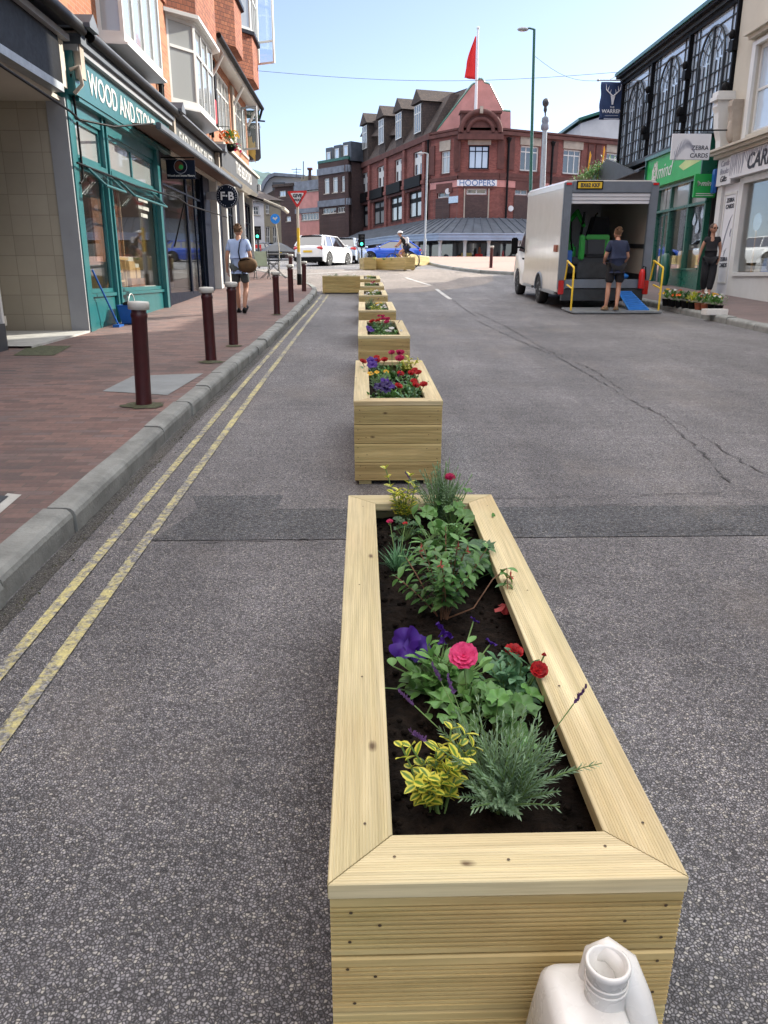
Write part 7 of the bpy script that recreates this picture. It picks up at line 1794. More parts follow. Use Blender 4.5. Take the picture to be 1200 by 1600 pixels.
def car(name,label,loc,rz,paint,L=4.4,W=1.8,Hh=1.6,r=.34,wb=(.85,3.5),belt=.98,gh=(.15,.75,2.6,3.55),group=None,glass='glassc',plate=None):
    """y=0 is the tail, y=L the nose"""
    t=thing(name,label,'car',loc,(0,0,rz),group)
    hw=W/2; st=set([0,.05,.15,.35,L*.5,L-.35,L-.15,L-.05,L])
    for yw in wb:
        for k in range(-6,7): st.add(round(yw+(r+.06)*math.sin(k/6*math.pi/2),4))
        st.add(yw-r-.0605); st.add(yw+r+.0605)
    st=sorted(st); mb=MB(); vs=[]
    for y in st:
        e=min(y,L-y); w=hw*(1-.16*max(0,(.35-e)/.35)**2); zb=.20+.10*max(0,(.35-e)/.35)
        for yw in wb:
            d=abs(y-yw)
            if d<r+.0601: zb=max(zb,r+math.sqrt(max(0,(r+.06)**2-d*d)))
        front=max(0,(y-(L-1.05))/1.05); back=max(0,(.25-y)/.25)
        zt=belt-.20*front**1.6-.03*back; zt-=.12 if e<.03 else 0
        sec=[(w*.97,zb),(w,max(zb,.42)),(w,max(zb,.62)),(w*.985,max(zb,zt-.16)),(w*.93,zt-.03),(w*.8,zt),(0,zt+.02)]
        full=[(a,b) for a,b in sec]+[(-a,b) for a,b in reversed(sec[:-1])]
        vs+=[(a,y,b) for a,b in full]
    k=13; mb.add(vs,[(i*k+j,i*k+j+1,(i+1)*k+j+1,(i+1)*k+j) for i in range(len(st)-1) for j in range(k-1)]+[list(range(k)),list(range(len(vs)-k,len(vs)))],True)
    mb.build('body',paint,t)
    mb=MB(); mb.box(-hw*.78,hw*.78,.2,L-.2,.25,belt-.1); mb.build('underbody',MT['black'],t)
    g0,g1,g2,g3=gh; wt=hw*.70; wbt=hw*.90; zt=Hh-.05
    q=[(y,z,w) for y,z,w in ((g0,belt-.02,wbt),(g1,zt,wt),(g2,zt,wt),(g3,belt-.02,wbt))]
    mb=MB(); vs=[]; 
    for y,z,w in q: vs+=[(-w,y,z),(w,y,z)]
    m_=[(-wbt,g1+.1,belt-.02),(wbt,g1+.1,belt-.02),(-wbt,g2-.1,belt-.02),(wbt,g2-.1,belt-.02)]
    mb.add(vs+m_,[(0,1,3,2),(2,3,5,4),(4,5,7,6),(0,2,8),(8,2,4,10),(10,4,6),(1,9,3),(9,11,5,3),(11,7,5)]); mb.build('windows',MT[glass],t)
    mb=MB(); n=8; vs=[]
    for i in range(n+1):
        y=g1-.08+(g2-g1+.14)*i/n; z=zt+.05*math.sin(math.pi*i/n)
        vs+=[(-wt-.02,y,z-.045),(-wt*.85,y,z+.005),(0,y,z+.025),(wt*.85,y,z+.005),(wt+.02,y,z-.045)]
    mb.add(vs,[(i*5+j,i*5+j+1,(i+1)*5+j+1,(i+1)*5+j) for i in range(n) for j in range(4)],True); mb.build('roof',paint,t)
    mb=MB(); bm=(g1+g2)/2-.05
    for s in (-1,1):
        mb.tube([(s*wbt,g0+.0,belt-.03),(s*(wt+.01),g1,zt-.01)],.05,5); mb.tube([(s*wbt,g3,belt-.03),(s*(wt+.01),g2,zt-.01)],.03,5); mb.tube([(s*(wt+.01),g1-.02,zt-.01),(s*(wt+.01),g2+.02,zt-.01)],.03,5)
        mb.tube([(s*wbt,bm,belt-.03),(s*(wt+.005),bm,zt-.02)],.03,5); mb.tube([(s*wbt,g1+.0,belt-.03),(s*(wt+.005),g1+.18,zt-.02)],.06,5)
    mb.build('pillars',paint,t)
    for yw in wb:
        for s in (-1,1): wheel(t,s*(hw-.11),yw,r,.2,s)
    for s in (-1,1):
        mb=MB(); mb.ell((s*hw*.74,.06,belt-.14),(.22,.07,.10),10,7); mb.build('tail_light',MT['lensred'],t)
        mb=MB(); mb.ell((s*hw*.72,L-.10,belt-.34),(.18,.09,.09),10,7); mb.build('headlight',MT['plastic'],t)
        mb=MB(); mb.ell((s*(hw+.08),g3-.35,belt+.04),(.10,.06,.07),8,6); mb.tube([(s*(hw-.1),g3-.32,belt-.02),(s*(hw+.06),g3-.34,belt+.02)],.02,5); mb.build('mirror',paint,t)
        mb=MB(); mb.bbox(s*(hw-.02)-.02,s*(hw-.02)+.02,bm-.32,bm-.16,belt-.16,belt-.13,b=.005); mb.build('door_handle',paint,t)
    mb=MB(); mb.bbox(-hw*.93,hw*.93,-.045,.10,.24,.46,b=.03); mb.build('rear_bumper',MT['black'],t)
    mb=MB(); mb.bbox(-.26,.26,-.03,.03,belt-.36,belt-.25,b=.004); mb.build('number_plate',MT['yellowp'],t)
    if plate: text(plate,.085,t,MT['textdark'],(0,-.034,belt-.305),(1,0,0),(0,0,1))
    return t
def carpos(px,y,py=None): p=AY(px,400,y); return (p.x,y,zg(y)+.01)
# placed by the tail's middle point on the road
car('parked_car','white sport utility car seen from behind near the give way sign',carpos(481,43.6),rad(-22),MT['carw'],4.3,1.8,1.62,.36,(.85,3.4),1.05,(.10,.55,2.5,3.35))
car('parked_car','silver blue hatchback just ahead of the white car',carpos(534,47.5),rad(-10),MT['cars'],4.2,1.75,1.5,.33,(.8,3.3),.98,(.05,.6,2.4,3.3))
p=AY(658,400,52)
car('blue_car','bright blue coupe crossing behind the planters, facing left',(p.x+.05,52.6,zg(52.6)-.1),rad(84),MT['carb'],4.05,1.8,1.38,.34,(.75,3.25),.92,(.1,.75,2.0,3.0))
car('dark_car','dark car at the far kerb beside the pub',carpos(438,62),rad(70),MT['card'],4.3,1.75,1.35,.33,(.8,3.4),.95,(.2,.8,2.4,3.3))
# ---- the box van
VX,VY=4.60,18.75; vz=zg(20.5); vrot=rad(-.4); VL=4.3
vn=thing('box_van','white box van with open roller door at the right kerb, BX62 KKF','van',(VX,VY,zg(VY)),(math.atan((zg(VY+5)-zg(VY))/5),0,vrot))
W=2.13; zf=.68; zt=2.80
mb=MB(); mb.bbox(0,.045,.12,VL,zf-.28,zt,b=.01); mb.build('side_panel',MT['van'],vn)
mb=MB(); mb.bbox(W-.045,W,.12,VL,zf-.28,zt,b=.01); mb.build('side_panel',MT['van'],vn)
mb=MB(); mb.prism([(-.005,zt-.12),(.0,zt-.02),(.07,zt+.05),(W-.07,zt+.05),(W,zt-.02),(W+.005,zt-.12),(W-.05,zt-.12),(W-.06,zt),(.06,zt),(.05,zt-.12)],.10,VL+.05,'y'); mb.build('roof',MT['van'],vn)
mb=MB(); mb.box(.045,W-.045,VL-.05,VL,zf-.1,zt); mb.build('bulkhead',MT['whitem'],vn)
mb=MB(); mb.box(.046,.06,.15,VL-.05,zf,zt-.1); mb.box(W-.06,W-.046,.15,VL-.05,zf,zt-.1); mb.build('lining',MT['cream'],vn)
mb=MB(); mb.box(W-.075,W-.061,.15,VL-.1,1.38,1.48); mb.box(W-.075,W-.061,.15,VL-.1,.68,.80); mb.build('rub_rail',MT['dmetal'],vn)
mb=MB(); mb.box(.045,W-.045,.05,VL,zf-.10,zf); mb.build('load_floor',MT['dmetal'],vn)
mb=MB(); mb.bbox(-.01,.17,0,.12,zf-.2,zt-.0,b=.012); mb.bbox(W-.17,W+.01,0,.12,zf-.2,zt,b=.012); mb.bbox(.17,W-.17,0.002,.12,zt-.22,zt+.02,b=.012); mb.bbox(.0,W,-.0,.11,zf-.18,zf+.02,b=.01); mb.build('rear_frame',MT['vangrey'],vn)
mb=MB()
for k in range(3): mb.bbox(.17,W-.17,.03+.015*k,.05+.015*k,zt-.30-.075*k,zt-.228-.075*k,b=.006)
mb.build('roller_door',MT['whitem'],vn)
mb=MB(); mb.bbox(.28,.82,-.035,-.002,zt-.13,zt+.0,b=.006); pl=mb.build('number_plate',MT['yellowp'],vn); 
mb=MB(); mb.bbox(.25,.85,-.02,-.001,zt-.15,zt+.03,b=.005); mb.build('plate_holder',MT['black'],vn)
text('BX62 KKF',.115,vn,MT['textdark'],(.55,-.04,zt-.065),(1,0,0),(0,0,1),bold=.003,xs=.88)
for x in (.08,W-.08): mb=MB(); mb.bbox(x-.06,x+.06,-.015,.0,zt-.06,zt-.01,b=.004); mb.build('marker_light',MT['lensred'],vn)
for x in (-.0,W-.13): mb=MB(); mb.bbox(x,x+.13,-.03,.02,.36,.68,b=.015); mb.build('tail_light',MT['lensred'],vn)
mb=MB(); mb.box(.1,W-.1,.02,.14,.22,.48); mb.build('rear_beam',MT['dmetal'],vn)
mb=MB(); mb.bbox(-.02,.04,.35,2.0,.33,.40,b=.01); mb.bbox(-.02,.04,3.0,VL,.33,.40,b=.01); mb.build('side_rail',MT['metal'],vn)
# wheel arches and wheels
for x,s in ((.10,-1),(W-.10,1)): wheel(vn,x,1.15+1.0,.34,.22,s,'metal')
mb=MB()
for x in (-.005,): mb.torus((x,2.15,.34),.42,.035,18,5,'x',0,math.pi)
mb.build('wheel_arch',MT['vangrey'],vn)
mb=MB(); mb.prism([(2.15+math.cos(math.pi*k/12)*.40,.34+math.sin(math.pi*k/12)*.40) for k in range(13)],-.004,.06,'x'); mb.build('arch_well',MT['black'],vn)
# cab
mb=MB(); cab=[(VL,.32),(VL+.35,.32),(VL+.42,.34)]+[(VL+1.05-math.cos(math.pi*k/10)*.42,.34+math.sin(math.pi*k/10)*.42) for k in range(11)]+[(VL+1.55,.34),(VL+1.62,.75),(VL+1.45,1.12),(VL+1.15,1.28),(VL+.62,2.02),(VL+.1,2.16),(VL,2.16)]
n=len(cab); vs=[];hw=W/2
for s,ins in ((-1,0),(1,0)):
    for y,z in cab:
        tum=.16*max(0,(z-1.2)/.9); vs.append((hw+s*(hw-.02-tum),y,z))
mb.add(vs,[list(range(n)),list(range(n,2*n))]+[(i,(i+1)%n,n+(i+1)%n,n+i) for i in range(n)]); mb.build('cab',MT['carw'],vn)
for s in (-1,1):
    mb=MB(); q=[(VL+.12,1.22),(VL+1.02,1.25),(VL+.62,1.93),(VL+.12,1.98)]
    def xx(z,o=0): return hw+s*(hw-.02-.16*max(0,(z-1.2)/.9)+.008)
    mb.add([(xx(z),y,z) for y,z in q],[(0,1,2,3)]); mb.build('side_window',MT['glassc'],vn)
    mb=MB(); x=hw+s*(hw+.16); mb.bbox(x-.09,x+.09,VL+.72,VL+.82,1.15,1.62,b=.03); mb.tube([(hw+s*(hw-.05),VL+.85,1.35),(x,VL+.8,1.35)],.03,6); mb.build('mirror',MT['black'],vn)
    mb=MB(); mb.bbox(hw+s*(hw-.02)-.015,hw+s*(hw-.02)+.015,VL+.18,VL+.38,1.02,1.07,b=.006); mb.build('door_handle',MT['black'],vn)
    wheel(vn,hw+s*(hw-.13),VL+1.05,.34,.22,s,'metal')
mb=MB(); mb.prism([(hw-.75,1.32),(hw+.75,1.32),(hw+.68,1.98),(hw-.68,1.98)],0,.01,'y')
for v in mb.v: v.y+=VL+1.15-(v.z-1.28)*.716+.02
mb.build('windscreen',MT['glassc'],vn)
mb=MB(); mb.box(.2,W-.2,.3,VL+1.0,.30,.45); mb.box(.55,.65,.1,VL,.2,.3); mb.box(W-.65,W-.55,.1,VL,.2,.3); mb.build('chassis',MT['black'],vn)
mb=MB(); mb.bbox(-.035,-.002,.30,.62,1.30,1.46,b=.01); mb.build('orange_lamp',MT['terracotta'],vn)
# tail lift platform with yellow rails
mb=MB(); mb.bbox(.10,W-.02,-1.15,-.10,.03,.075,b=.01); mb.build('tail_lift',MT['metal'],vn)
for x in (.10,W-.04):
    mb=MB(); mb.tube([(x,-.95,.08),(x,-.95,.98),(x,-.93,1.0),(x,-.35,1.12),(x,-.30,1.12)],.022,8); mb.tube([(x,-.95,.55),(x,-.45,.60)],.02,8); mb.tube([(x,-.35,1.12),(x,-.2,.7)],.02,8); mb.build('handrail',MT['yellowp'],vn)
# ribbed blue loading ramp
rp=thing('loading_ramp','ribbed blue folding ramp leaning from the van floor to the tail lift','ramp',tuple(vn.matrix_basis@V((1.48,-.75,.09))),(0,0,vrot))
mb=MB(); mb.add([(-.05,-.15,0),(.42,-.15,0),(.22,.6,.38),(-.10,.6,.38),(-.05,-.15,-.02),(.42,-.15,-.02),(.22,.6,.36),(-.10,.6,.36)],[(0,1,2,3),(7,6,5,4),(0,4,5,1),(1,5,6,2),(2,6,7,3),(3,7,4,0)])
for k in range(9):
    t=(k+.5)/9; a=V((-.05,-.15,0)).lerp(V((-.10,.6,.38)),t); b=V((.42,-.15,0)).lerp(V((.22,.6,.38)),t); mb.tube([a+V((.03,0,.012)),b+V((-.03,0,.012))],.016,5)
mb.build('deck',MT['bluer'],rp)
fx=thing('fire_extinguisher','red fire extinguisher at the right rear corner of the van','extinguisher',tuple(vn.matrix_basis@V((W-.20,-.10,.50))))
mb=MB(); mb.lathe([(.07,0),(.075,.02),(.075,.36),(.05,.42),(.02,.44)],12); mb.build('cylinder',MT['redp'],fx); mb=MB(); mb.tube([(0,0,.44),(0,-.03,.5),(.05,-.05,.48),(.07,-.06,.2)],.014,6); mb.build('valve',MT['black'],fx)
# green tracked machine inside
ex=thing('mini_excavator','green and black tracked machine loaded inside the van','excavator',tuple(vn.matrix_basis@V((.75,.75,.69))),(0,0,vrot))
for x in (-.38,.42): mb=MB(); mb.prism([(-.1,.12),(0,0),(1.3,0),(1.4,.12),(1.3,.28),(0,.28)],x-.11,x+.11,'x'); mb.build('track',MT['rubber'],ex)
mb=MB(); mb.bbox(-.28,.55,.05,.9,.3,.5,b=.04); mb.bbox(.02,.55,-.02,.5,.5,.95,b=.06); mb.build('body',MT['grey_d'],ex)
mb=MB(); mb.bbox(-.12,.02,.0,.10,.42,1.0,b=.03); mb.bbox(.02,.60,-.04,.10,.88,1.0,b=.03); mb.bbox(-.40,-.12,.25,.75,.45,.8,b=.06); mb.bbox(.5,.62,-.02,.6,.5,.92,b=.03); mb.build('panels',MT['lime'],ex)
mb=MB(); mb.tube([(-.30,.5,.75),(-.22,.7,1.35),(-.12,.4,1.55),(-.02,.1,1.2)],[.07,.07,.06,.05],6); mb.tube([(-.45,.4,.5),(-.42,.5,1.2)],.05,6); mb.build('boom',MT['lime'],ex)
mb=MB(); mb.prism([(.12,1.0),(.68,1.0),(.62,1.42),(.22,1.42)],.25,.40,'y'); mb.tube([(.15,.2,.95),(.25,.1,1.45),(.33,.25,1.5)],.02,6); mb.tube([(-.05,.2,1.0),(-.05,.0,1.5)],.03,6); mb.build('seat',MT['black'],ex)
mb=MB(); mb.tube([(-.55,.3,.3),(-.5,.0,1.1),(-.4,.2,1.3)],.03,6); mb.tube([(-.2,.3,.6),(-.35,-.05,.9),(-.3,.2,1.3)],.02,6); mb.build('hoses',MT['black'],ex)
mb=MB(); mb.bbox(-.08,.08,-.1,.1,0,.34,b=.02); tag(mb.build('blue_container',MT['bluep'],None,tuple(vn.matrix_basis@V((.24,.25,1.0)))),'blue container strapped inside the left of the van door','container')
mb=MB(); mb.ell((0,0,0),(.22,.12,.08),10,6); tag(mb.build('blue_cloth',MT['bluer'],None,tuple(vn.matrix_basis@V((1.5,.2,.76)))),'crumpled blue strap on the van floor above the ramp','strap')
mb=MB(); mb.bbox(-.5,.5,-.03,.03,-.0,.38,b=.02); tag(mb.build('bucket_attachment',MT['dmetal'],None,tuple(vn.matrix_basis@V((1.0,.35,.70)))),'dark steel blade standing at the van doorway behind the worker','blade')
# ================================================================ people
def skin(name,verts,edges,radii,m,parent,root=0,sub=2):
    me=bpy.data.meshes.new(name); me.from_pydata([tuple(v) for v in verts],edges,[]); o=bpy.data.objects.new(name,me); COL.objects.link(o)
    md=o.modifiers.new('skin','SKIN'); md.use_smooth_shade=True
    sv=me.skin_vertices[0].data
    for i,r in enumerate(radii):
        sv[i].radius=r if isinstance(r,(tuple,list)) else (r,r); sv[i].use_root=(i==root)
    s=o.modifiers.new('sub','SUBSURF'); s.levels=sub; s.render_levels=sub
    dg=bpy.context.evaluated_depsgraph_get(); dg.update(); me2=bpy.data.meshes.new_from_object(o.evaluated_get(dg)); bpy.data.objects.remove(o); bpy.data.meshes.remove(me)
    me2.name=name; return me2
def graph(J,chains):
    names=[];edges=[];rad_=[]
    def idx(n):
        if n not in names: names.append(n)
        return names.index(n)
    for ch in chains:
        for a,b in zip(ch,ch[1:]): edges.append((idx(a),idx(b)))
    return names,edges
def person(label,loc,rz,J,clothes,hair,Hs=1.0,female=False,hairshape='short',extra=None,tilt=(0,0,0)):
    """J: joint -> (position, radius); faces +y locally"""
    t=thing('person',label,'person',loc,(tilt[0],tilt[1],rz)); t.scale=(Hs,Hs,Hs)
    B=dict(pelvis=((0,0,.95),.125),waist=((0,0,1.10),.115),chest=((0,0,1.28),.13),neckb=((0,0,1.44),.075),neck=((0,.01,1.50),.052),jaw=((0,.03,1.56),.062),
      shL=((-.17,0,1.40),.062),shR=((.17,0,1.40),.062),elL=((-.24,-.02,1.14),.042),elR=((.24,-.02,1.14),.042),wrL=((-.25,.05,.90),.028),wrR=((.25,.05,.90),.028),
      hipL=((-.09,0,.90),.095),hipR=((.09,0,.90),.095),knL=((-.10,.01,.50),.055),knR=((.10,.01,.50),.055),cfL=((-.10,-.02,.36),.056),cfR=((.10,-.02,.36),.056),anL=((-.10,-.02,.09),.036),anR=((.10,-.02,.09),.036),
      hdL=((-.25,.07,.83),.03),hdR=((.25,.07,.83),.03),toL=((-.11,.13,.03),.03),toR=((.11,.13,.03),.03),hem=((0,0,.84),.15),uaL=None,uaR=None,thL=None,thR=None)
    for k,v in J.items():
        if k[0]=='_': continue
        B[k]=(v,B[k][1]) if not isinstance(v[0],(tuple,list)) else v
    def mid(a,b,f): return tuple(B[a][0][i]*(1-f)+B[b][0][i]*f for i in range(3))
    B['uaL']=(mid('shL','elL',.55),.047); B['uaR']=(mid('shR','elR',.55),.047); B['thL']=(mid('hipL','knL',.5),.078); B['thR']=(mid('hipR','knR',.5),.078)
    ch=[['pelvis','waist','chest','neckb','neck','jaw'],['chest','shL','uaL','elL','wrL','hdL'],['chest','shR','uaR','elR','wrR','hdR'],['pelvis','hipL','thL','knL','cfL','anL','toL'],['pelvis','hipR','thR','knR','cfR','anR','toR']]
    n,e=graph(B,ch); me=skin('body',[B[k][0] for k in n],e,[B[k][1] for k in n],MT['skin'],t,n.index('pelvis'))
    me.materials.clear(); me.materials.append(MT['skin']); me.materials.append(MT['hair2'])
    # head and fingers joined into the same body mesh
    hd=V(B['jaw'][0])+V((0,.012,.075)); mb=MB(); hr=Matrix.Rotation(B.get('headrot',(0,0))[0] if 'headrot' in B else 0,3,'Z')
    hrot=J.get('_hr',0); hr=Matrix.Rotation(hrot,3,'Z')
    def wp(q):
        f=1.0-(.22 if q.z<-.2 else 0)*min(1,(-q.z-.2)/.8); return V((q.x*f,q.y*f+(.10*(-q.z) if q.z<0 and q.y>0 else 0),q.z))
    mb.ell(hd,(.077,.096,.118),18,14,rot=hr,warp=wp)
    F_=lambda a,b,c: hd+hr@V((a,b,c))
    mb.tube([F_(0,.088,.02),F_(0,.112,-.018),F_(0,.09,-.03)],[.008,.014,.009],6)
    for s in (-1,1): mb.ell(F_(s*.078,0,-.01),(.012,.02,.032),8,6,rot=hr)
    mb.tube([F_(-.025,.094,-.06),F_(0,.1,-.058),F_(.025,.094,-.06)],[.004,.008,.004],6)
    mb.m=1
    for s in (-1,1): mb.ell(F_(s*.03,.084,.012),(.011,.008,.007),8,6); mb.tube([F_(s*.048,.082,.03),F_(s*.015,.092,.033)],.004,5)
    mb.m=0
    for s,wr,hn in (('L','wrL','hdL'),('R','wrR','hdR')):
        a=V(B[wr][0]); b=V(B[hn][0]); d=(b-a).normalized(); side=d.cross(V((1,0,0)))
        side=side.normalized() if side.length>.05 else V((0,1,0)); pn=side.cross(d).normalized(); sg=-1 if s=='L' else 1; inn=V((-sg,0,0)); inn=(inn-d*inn.dot(d)).normalized()
        sd=V((0,1,0)); sd=(sd-d*sd.dot(d)); sd=sd.normalized() if sd.length>.1 else side
        for k,(o,ln) in enumerate(((.026,.062),(.009,.072),(-.009,.068),(-.026,.052))):
            p0=b+sd*o+d*.01; mb.tube([p0,p0+d*ln*.45+inn*.006,p0+d*ln*.8+inn*.022,p0+d*ln*.95+inn*.036],[.0095,.009,.008,.006],6)
        p0=b+sd*.024-d*.03; mb.tube([p0,p0+sd*.022+d*.02+inn*.008,p0+sd*.028+d*.048+inn*.016],[.011,.010,.007],6)
    tmp=mb.build('tmp',[MT['skin'],MT['hair2']]); bm=bmesh.new(); bm.from_mesh(me); bm.from_mesh(tmp.data); bm.to_mesh(me); bm.free(); bpy.data.objects.remove(tmp)
    o=bpy.data.objects.new('body',me); COL.objects.link(o); o.parent=t
    # clothing
    def cloth(nm,m,chains,scale,rts,over={}):
        n,e=graph(B,chains); me=skin(nm,[over.get(k,B[k])[0] if k in over else B[k][0] for k in n],e,[(over[k][1] if k in over else (B[k][1]+scale if not isinstance(B[k][1],tuple) else tuple(r+scale for r in B[k][1]))) for k in n],m,t,n.index(rts))
        me.materials.clear(); me.materials.append(m); c=bpy.data.objects.new(nm,me); COL.objects.link(c); c.parent=t; return c
    for c in clothes: cloth(*c)
    hb=MB()
    if hairshape=='short':
        hb.ell(hd+V((0,-.012,.022)),(.086,.10,.108),16,10,zmin=-.25,rot=hr@Matrix.Rotation(.25,3,'X'))
        rr=random.Random(3)
        for k in range(60):
            d=sph(rr,0,1.5); d=hr@V((d.x,d.y-.3,d.z)); c=hd+V((0,-.012,.022))+V((d.x*.08,d.y*.09,d.z*.10)); hb.tube([c,c+d*.02+V((rr.uniform(-.01,.01),0,.008))],[.012,.004],4)
    else:
        hb.ell(hd+hr@V((0,-.018,.02)),(.087,.10,.108),16,10,zmin=-.3,rot=hr@Matrix.Rotation(.3,3,'X')); hb.ell(hd+hr@V((0,-.11,.02)),(.045,.045,.05),10,8)
    hb.build('hair',hair,t)
    for s in 'LR':
        a=V(B['an'+s][0]); b=V(B['to'+s][0]); d=V((b.x-a.x,b.y-a.y,0)).normalized(); pitch=J.get('_p'+s,0)
        sb=MB(); ang=math.atan2(d.y,d.x)-math.pi/2; 
        sb.X=Matrix.Translation((a.x,a.y,a.z-.07))@Matrix.Rotation(ang,4,'Z')@Matrix.Rotation(-pitch,4,'X')
        sb.lathe([(.001,0)],3) if False else None
        vs=[]; secs=[(-.075,.034,.085),(-.05,.042,.10),(0,.042,.095),(.06,.046,.065),(.13,.048,.05),(.175,.040,.042),(.19,.02,.03)]
        for y,w,h in secs:
            for k in range(10):
                tt=math.pi*k/9; vs.append((math.cos(tt)*w,y,-.02+math.sin(tt)*(h)))
        sb.add(vs,[(i*10+j,i*10+j+1,(i+1)*10+j+1,(i+1)*10+j) for i in range(6) for j in range(9)]+[(i*10,(i+1)*10,(i+1)*10+9,i*10+9) for i in range(6)]+[list(range(10)),list(range(60,70))],True)
        sb.build('shoe',J.get('_shoe',MT['black']),t)
    return t,B
TOP=[['hem','pelvis','waist','chest','neckb'],['chest','shL','uaL'],['chest','shR','uaR']]
def wide(B): return {}
# man walking away, left pavement
p=AZ(383,487,.12); p=V((AY(378,487,16.6).x,16.6,zg(16.6)+.12))
J=dict(shL=(-.175,.0,1.40),shR=(.175,0,1.40),chest=((0,0,1.27),(.155,.12)),waist=((0,0,1.10),(.14,.11)),pelvis=((0,0,.95),(.135,.12)),
  elL=(-.235,-.06,1.13),wrL=(-.25,-.02,.88),hdL=(-.25,.0,.81),elR=(.23,-.02,1.14),wrR=(.20,.18,1.02),hdR=(.17,.23,.99),
  knR=(.10,.06,.50),cfR=(.10,-.04,.38),anR=(.09,-.14,.13),toR=(.10,-.02,.04),knL=(-.09,.12,.52),cfL=(-.09,.12,.36),anL=(-.09,.16,.09),toL=(-.10,.31,.05),_pR=-.5,_shoe=MT['black'])
m1,_=person('man in pale blue shirt and grey shorts walking away with a brown shoulder bag',p,rad(-3),J,
 [('shirt',MT['shirt'],TOP,.026,'pelvis',{'uaL':((-.215,-.03,1.22),.068),'uaR':((.213,-.01,1.22),.068),'pelvis':((0,-.0,.95),(.165,.145)),'hem':((0,0,.84),(.168,.15)),'waist':((0,0,1.08),(.165,.14)),'neckb':((0,0,1.45),.07)}),
  ('shorts',MT['greyc'],[['pelvis','hipL','thL','knL'],['pelvis','hipR','thR','knR']],.02,'pelvis',{'knL':((-.095,.075,.60),.088),'knR':((.10,.035,.60),.088),'thL':((-.095,.05,.70),.10),'thR':((.098,.02,.70),.10),'pelvis':((0,0,.94),(.15,.135))})],MT['hair'])
hx=(AY(0,350,16.6).z-p.z)/1.76; m1.scale=(1.0,1.0,hx/1.0 if .9<hx<1.1 else 1.0)
bg=thing('shoulder_bag','brown canvas shoulder bag hanging at the walking man\'s right hip','bag',p,(0,0,rad(-3)))
mb=MB()
mb.ell((.20,-.17,.96),(.20,.10,.165),14,10,warp=lambda q:V((q.x,q.y,q.z*(1 if q.z<0 else .85)))); mb.build('pouch',MT['bag'],bg)
mb=MB(); mb.tube([(.30,-.19,1.04),(.20,-.265,1.07),(.06,-.235,1.04)],.014,5); mb.build('flap_edge',MT['black'],bg)
mb=MB(); mb.tube([(.05,-.15,1.04),(.03,-.185,1.2),(.06,-.16,1.38),(.09,-.04,1.475),(.06,.1,1.42),(.12,.15,1.2),(.28,.08,1.05),(.33,-.1,1.02)],.014,6); mb.build('strap',MT['navyc'],bg)
# worker at the van, seen from behind
p=V((AY(957,485,17.75).x,17.75,zg(17.75)+.085))
J=dict(chest=((0,.02,1.27),(.16,.13)),waist=((0,0,1.10),(.15,.12)),pelvis=((0,0,.95),(.14,.125)),neck=(.01,.05,1.49),jaw=(.01,.085,1.545),
 elL=(-.25,.02,1.13),wrL=(-.20,.22,1.02),hdL=(-.17,.28,1.0),elR=(.25,.0,1.13),wrR=(.22,.17,.99),hdR=(.19,.23,.97),
 knL=(-.13,.03,.50),cfL=(-.145,-.01,.36),anL=(-.17,-.02,.09),toL=(-.19,.13,.03),knR=(.09,.0,.50),cfR=(.07,-.06,.36),anR=(.03,-.14,.09),toR=(.05,.0,.03),_shoe=MT['tan'],_hr=.15)
m2,_=person('worker in navy t-shirt and black shorts standing on the tail lift, back to camera',p,rad(2),J,
 [('t_shirt',MT['navyc'],TOP,.028,'pelvis',{'uaL':((-.225,.01,1.22),.072),'uaR':((.225,.0,1.22),.072),'pelvis':((0,0,.95),(.168,.145)),'hem':((0,0,.85),(.172,.15)),'waist':((0,0,1.08),(.17,.145)),'neckb':((0,.02,1.45),.068)}),
  ('shorts',MT['blackc'],[['pelvis','hipL','thL','knL'],['pelvis','hipR','thR','knR']],.02,'pelvis',{'knL':((-.13,.02,.56),.098),'knR':((.10,.0,.56),.098),'thL':((-.11,.02,.70),.11),'thR':((.10,.0,.70),.11),'pelvis':((0,0,.94),(.155,.14))})],MT['hair'])
# woman in black on the right pavement
p=V((AY(1103,462,21.3).x,21.3,G0(21.3)))
J=dict(chest=((0,0,1.27),(.135,.105)),waist=((0,0,1.11),(.11,.09)),pelvis=((0,0,.95),(.14,.115)),shL=((-.15,0,1.40),.05),shR=((.15,0,1.40),.05),
 elL=((-.21,-.03,1.15),.036),wrL=((-.20,.05,.93),.025),hdL=(-.19,.07,.86),elR=((.23,-.02,1.15),.036),wrR=((.27,-.02,.92),.025),hdR=(.28,-.01,.85),
 knL=(-.07,.05,.50),anL=(-.05,.12,.09),toL=(-.06,.26,.03),cfL=(-.06,.07,.36),knR=(.08,.03,.50),cfR=(.08,-.05,.36),anR=(.07,-.13,.11),toR=(.08,.01,.03),_hr=.55,_shoe=MT['whitem'])
w1,_=person('woman in black top and loose black trousers walking past the card shop, sunglasses on',p,rad(160),J,
 [('top',MT['blackc'],TOP,.018,'pelvis',{'uaL':((-.185,-.01,1.30),.056),'uaR':((.185,-.01,1.30),.056),'pelvis':((0,0,.98),(.15,.125)),'hem':((0,0,.92),(.15,.125)),'neckb':((0,0,1.44),.06)}),
  ('trousers',MT['blackc'],[['pelvis','hipL','thL','knL','cfL','anL'],['pelvis','hipR','thR','knR','cfR','anR']],.02,'pelvis',{'thL':((-.09,.02,.70),.11),'thR':((.09,.02,.70),.11),'knL':((-.08,.05,.50),.105),'knR':((.09,.03,.50),.105),'cfL':((-.065,.07,.34),.095),'cfR':((.085,-.04,.34),.095),'anL':((-.05,.11,.17),.07),'anR':((.075,-.11,.19),.07),'pelvis':((0,0,.96),(.155,.13))})],MT['hair2'],1.06,True,'bun')
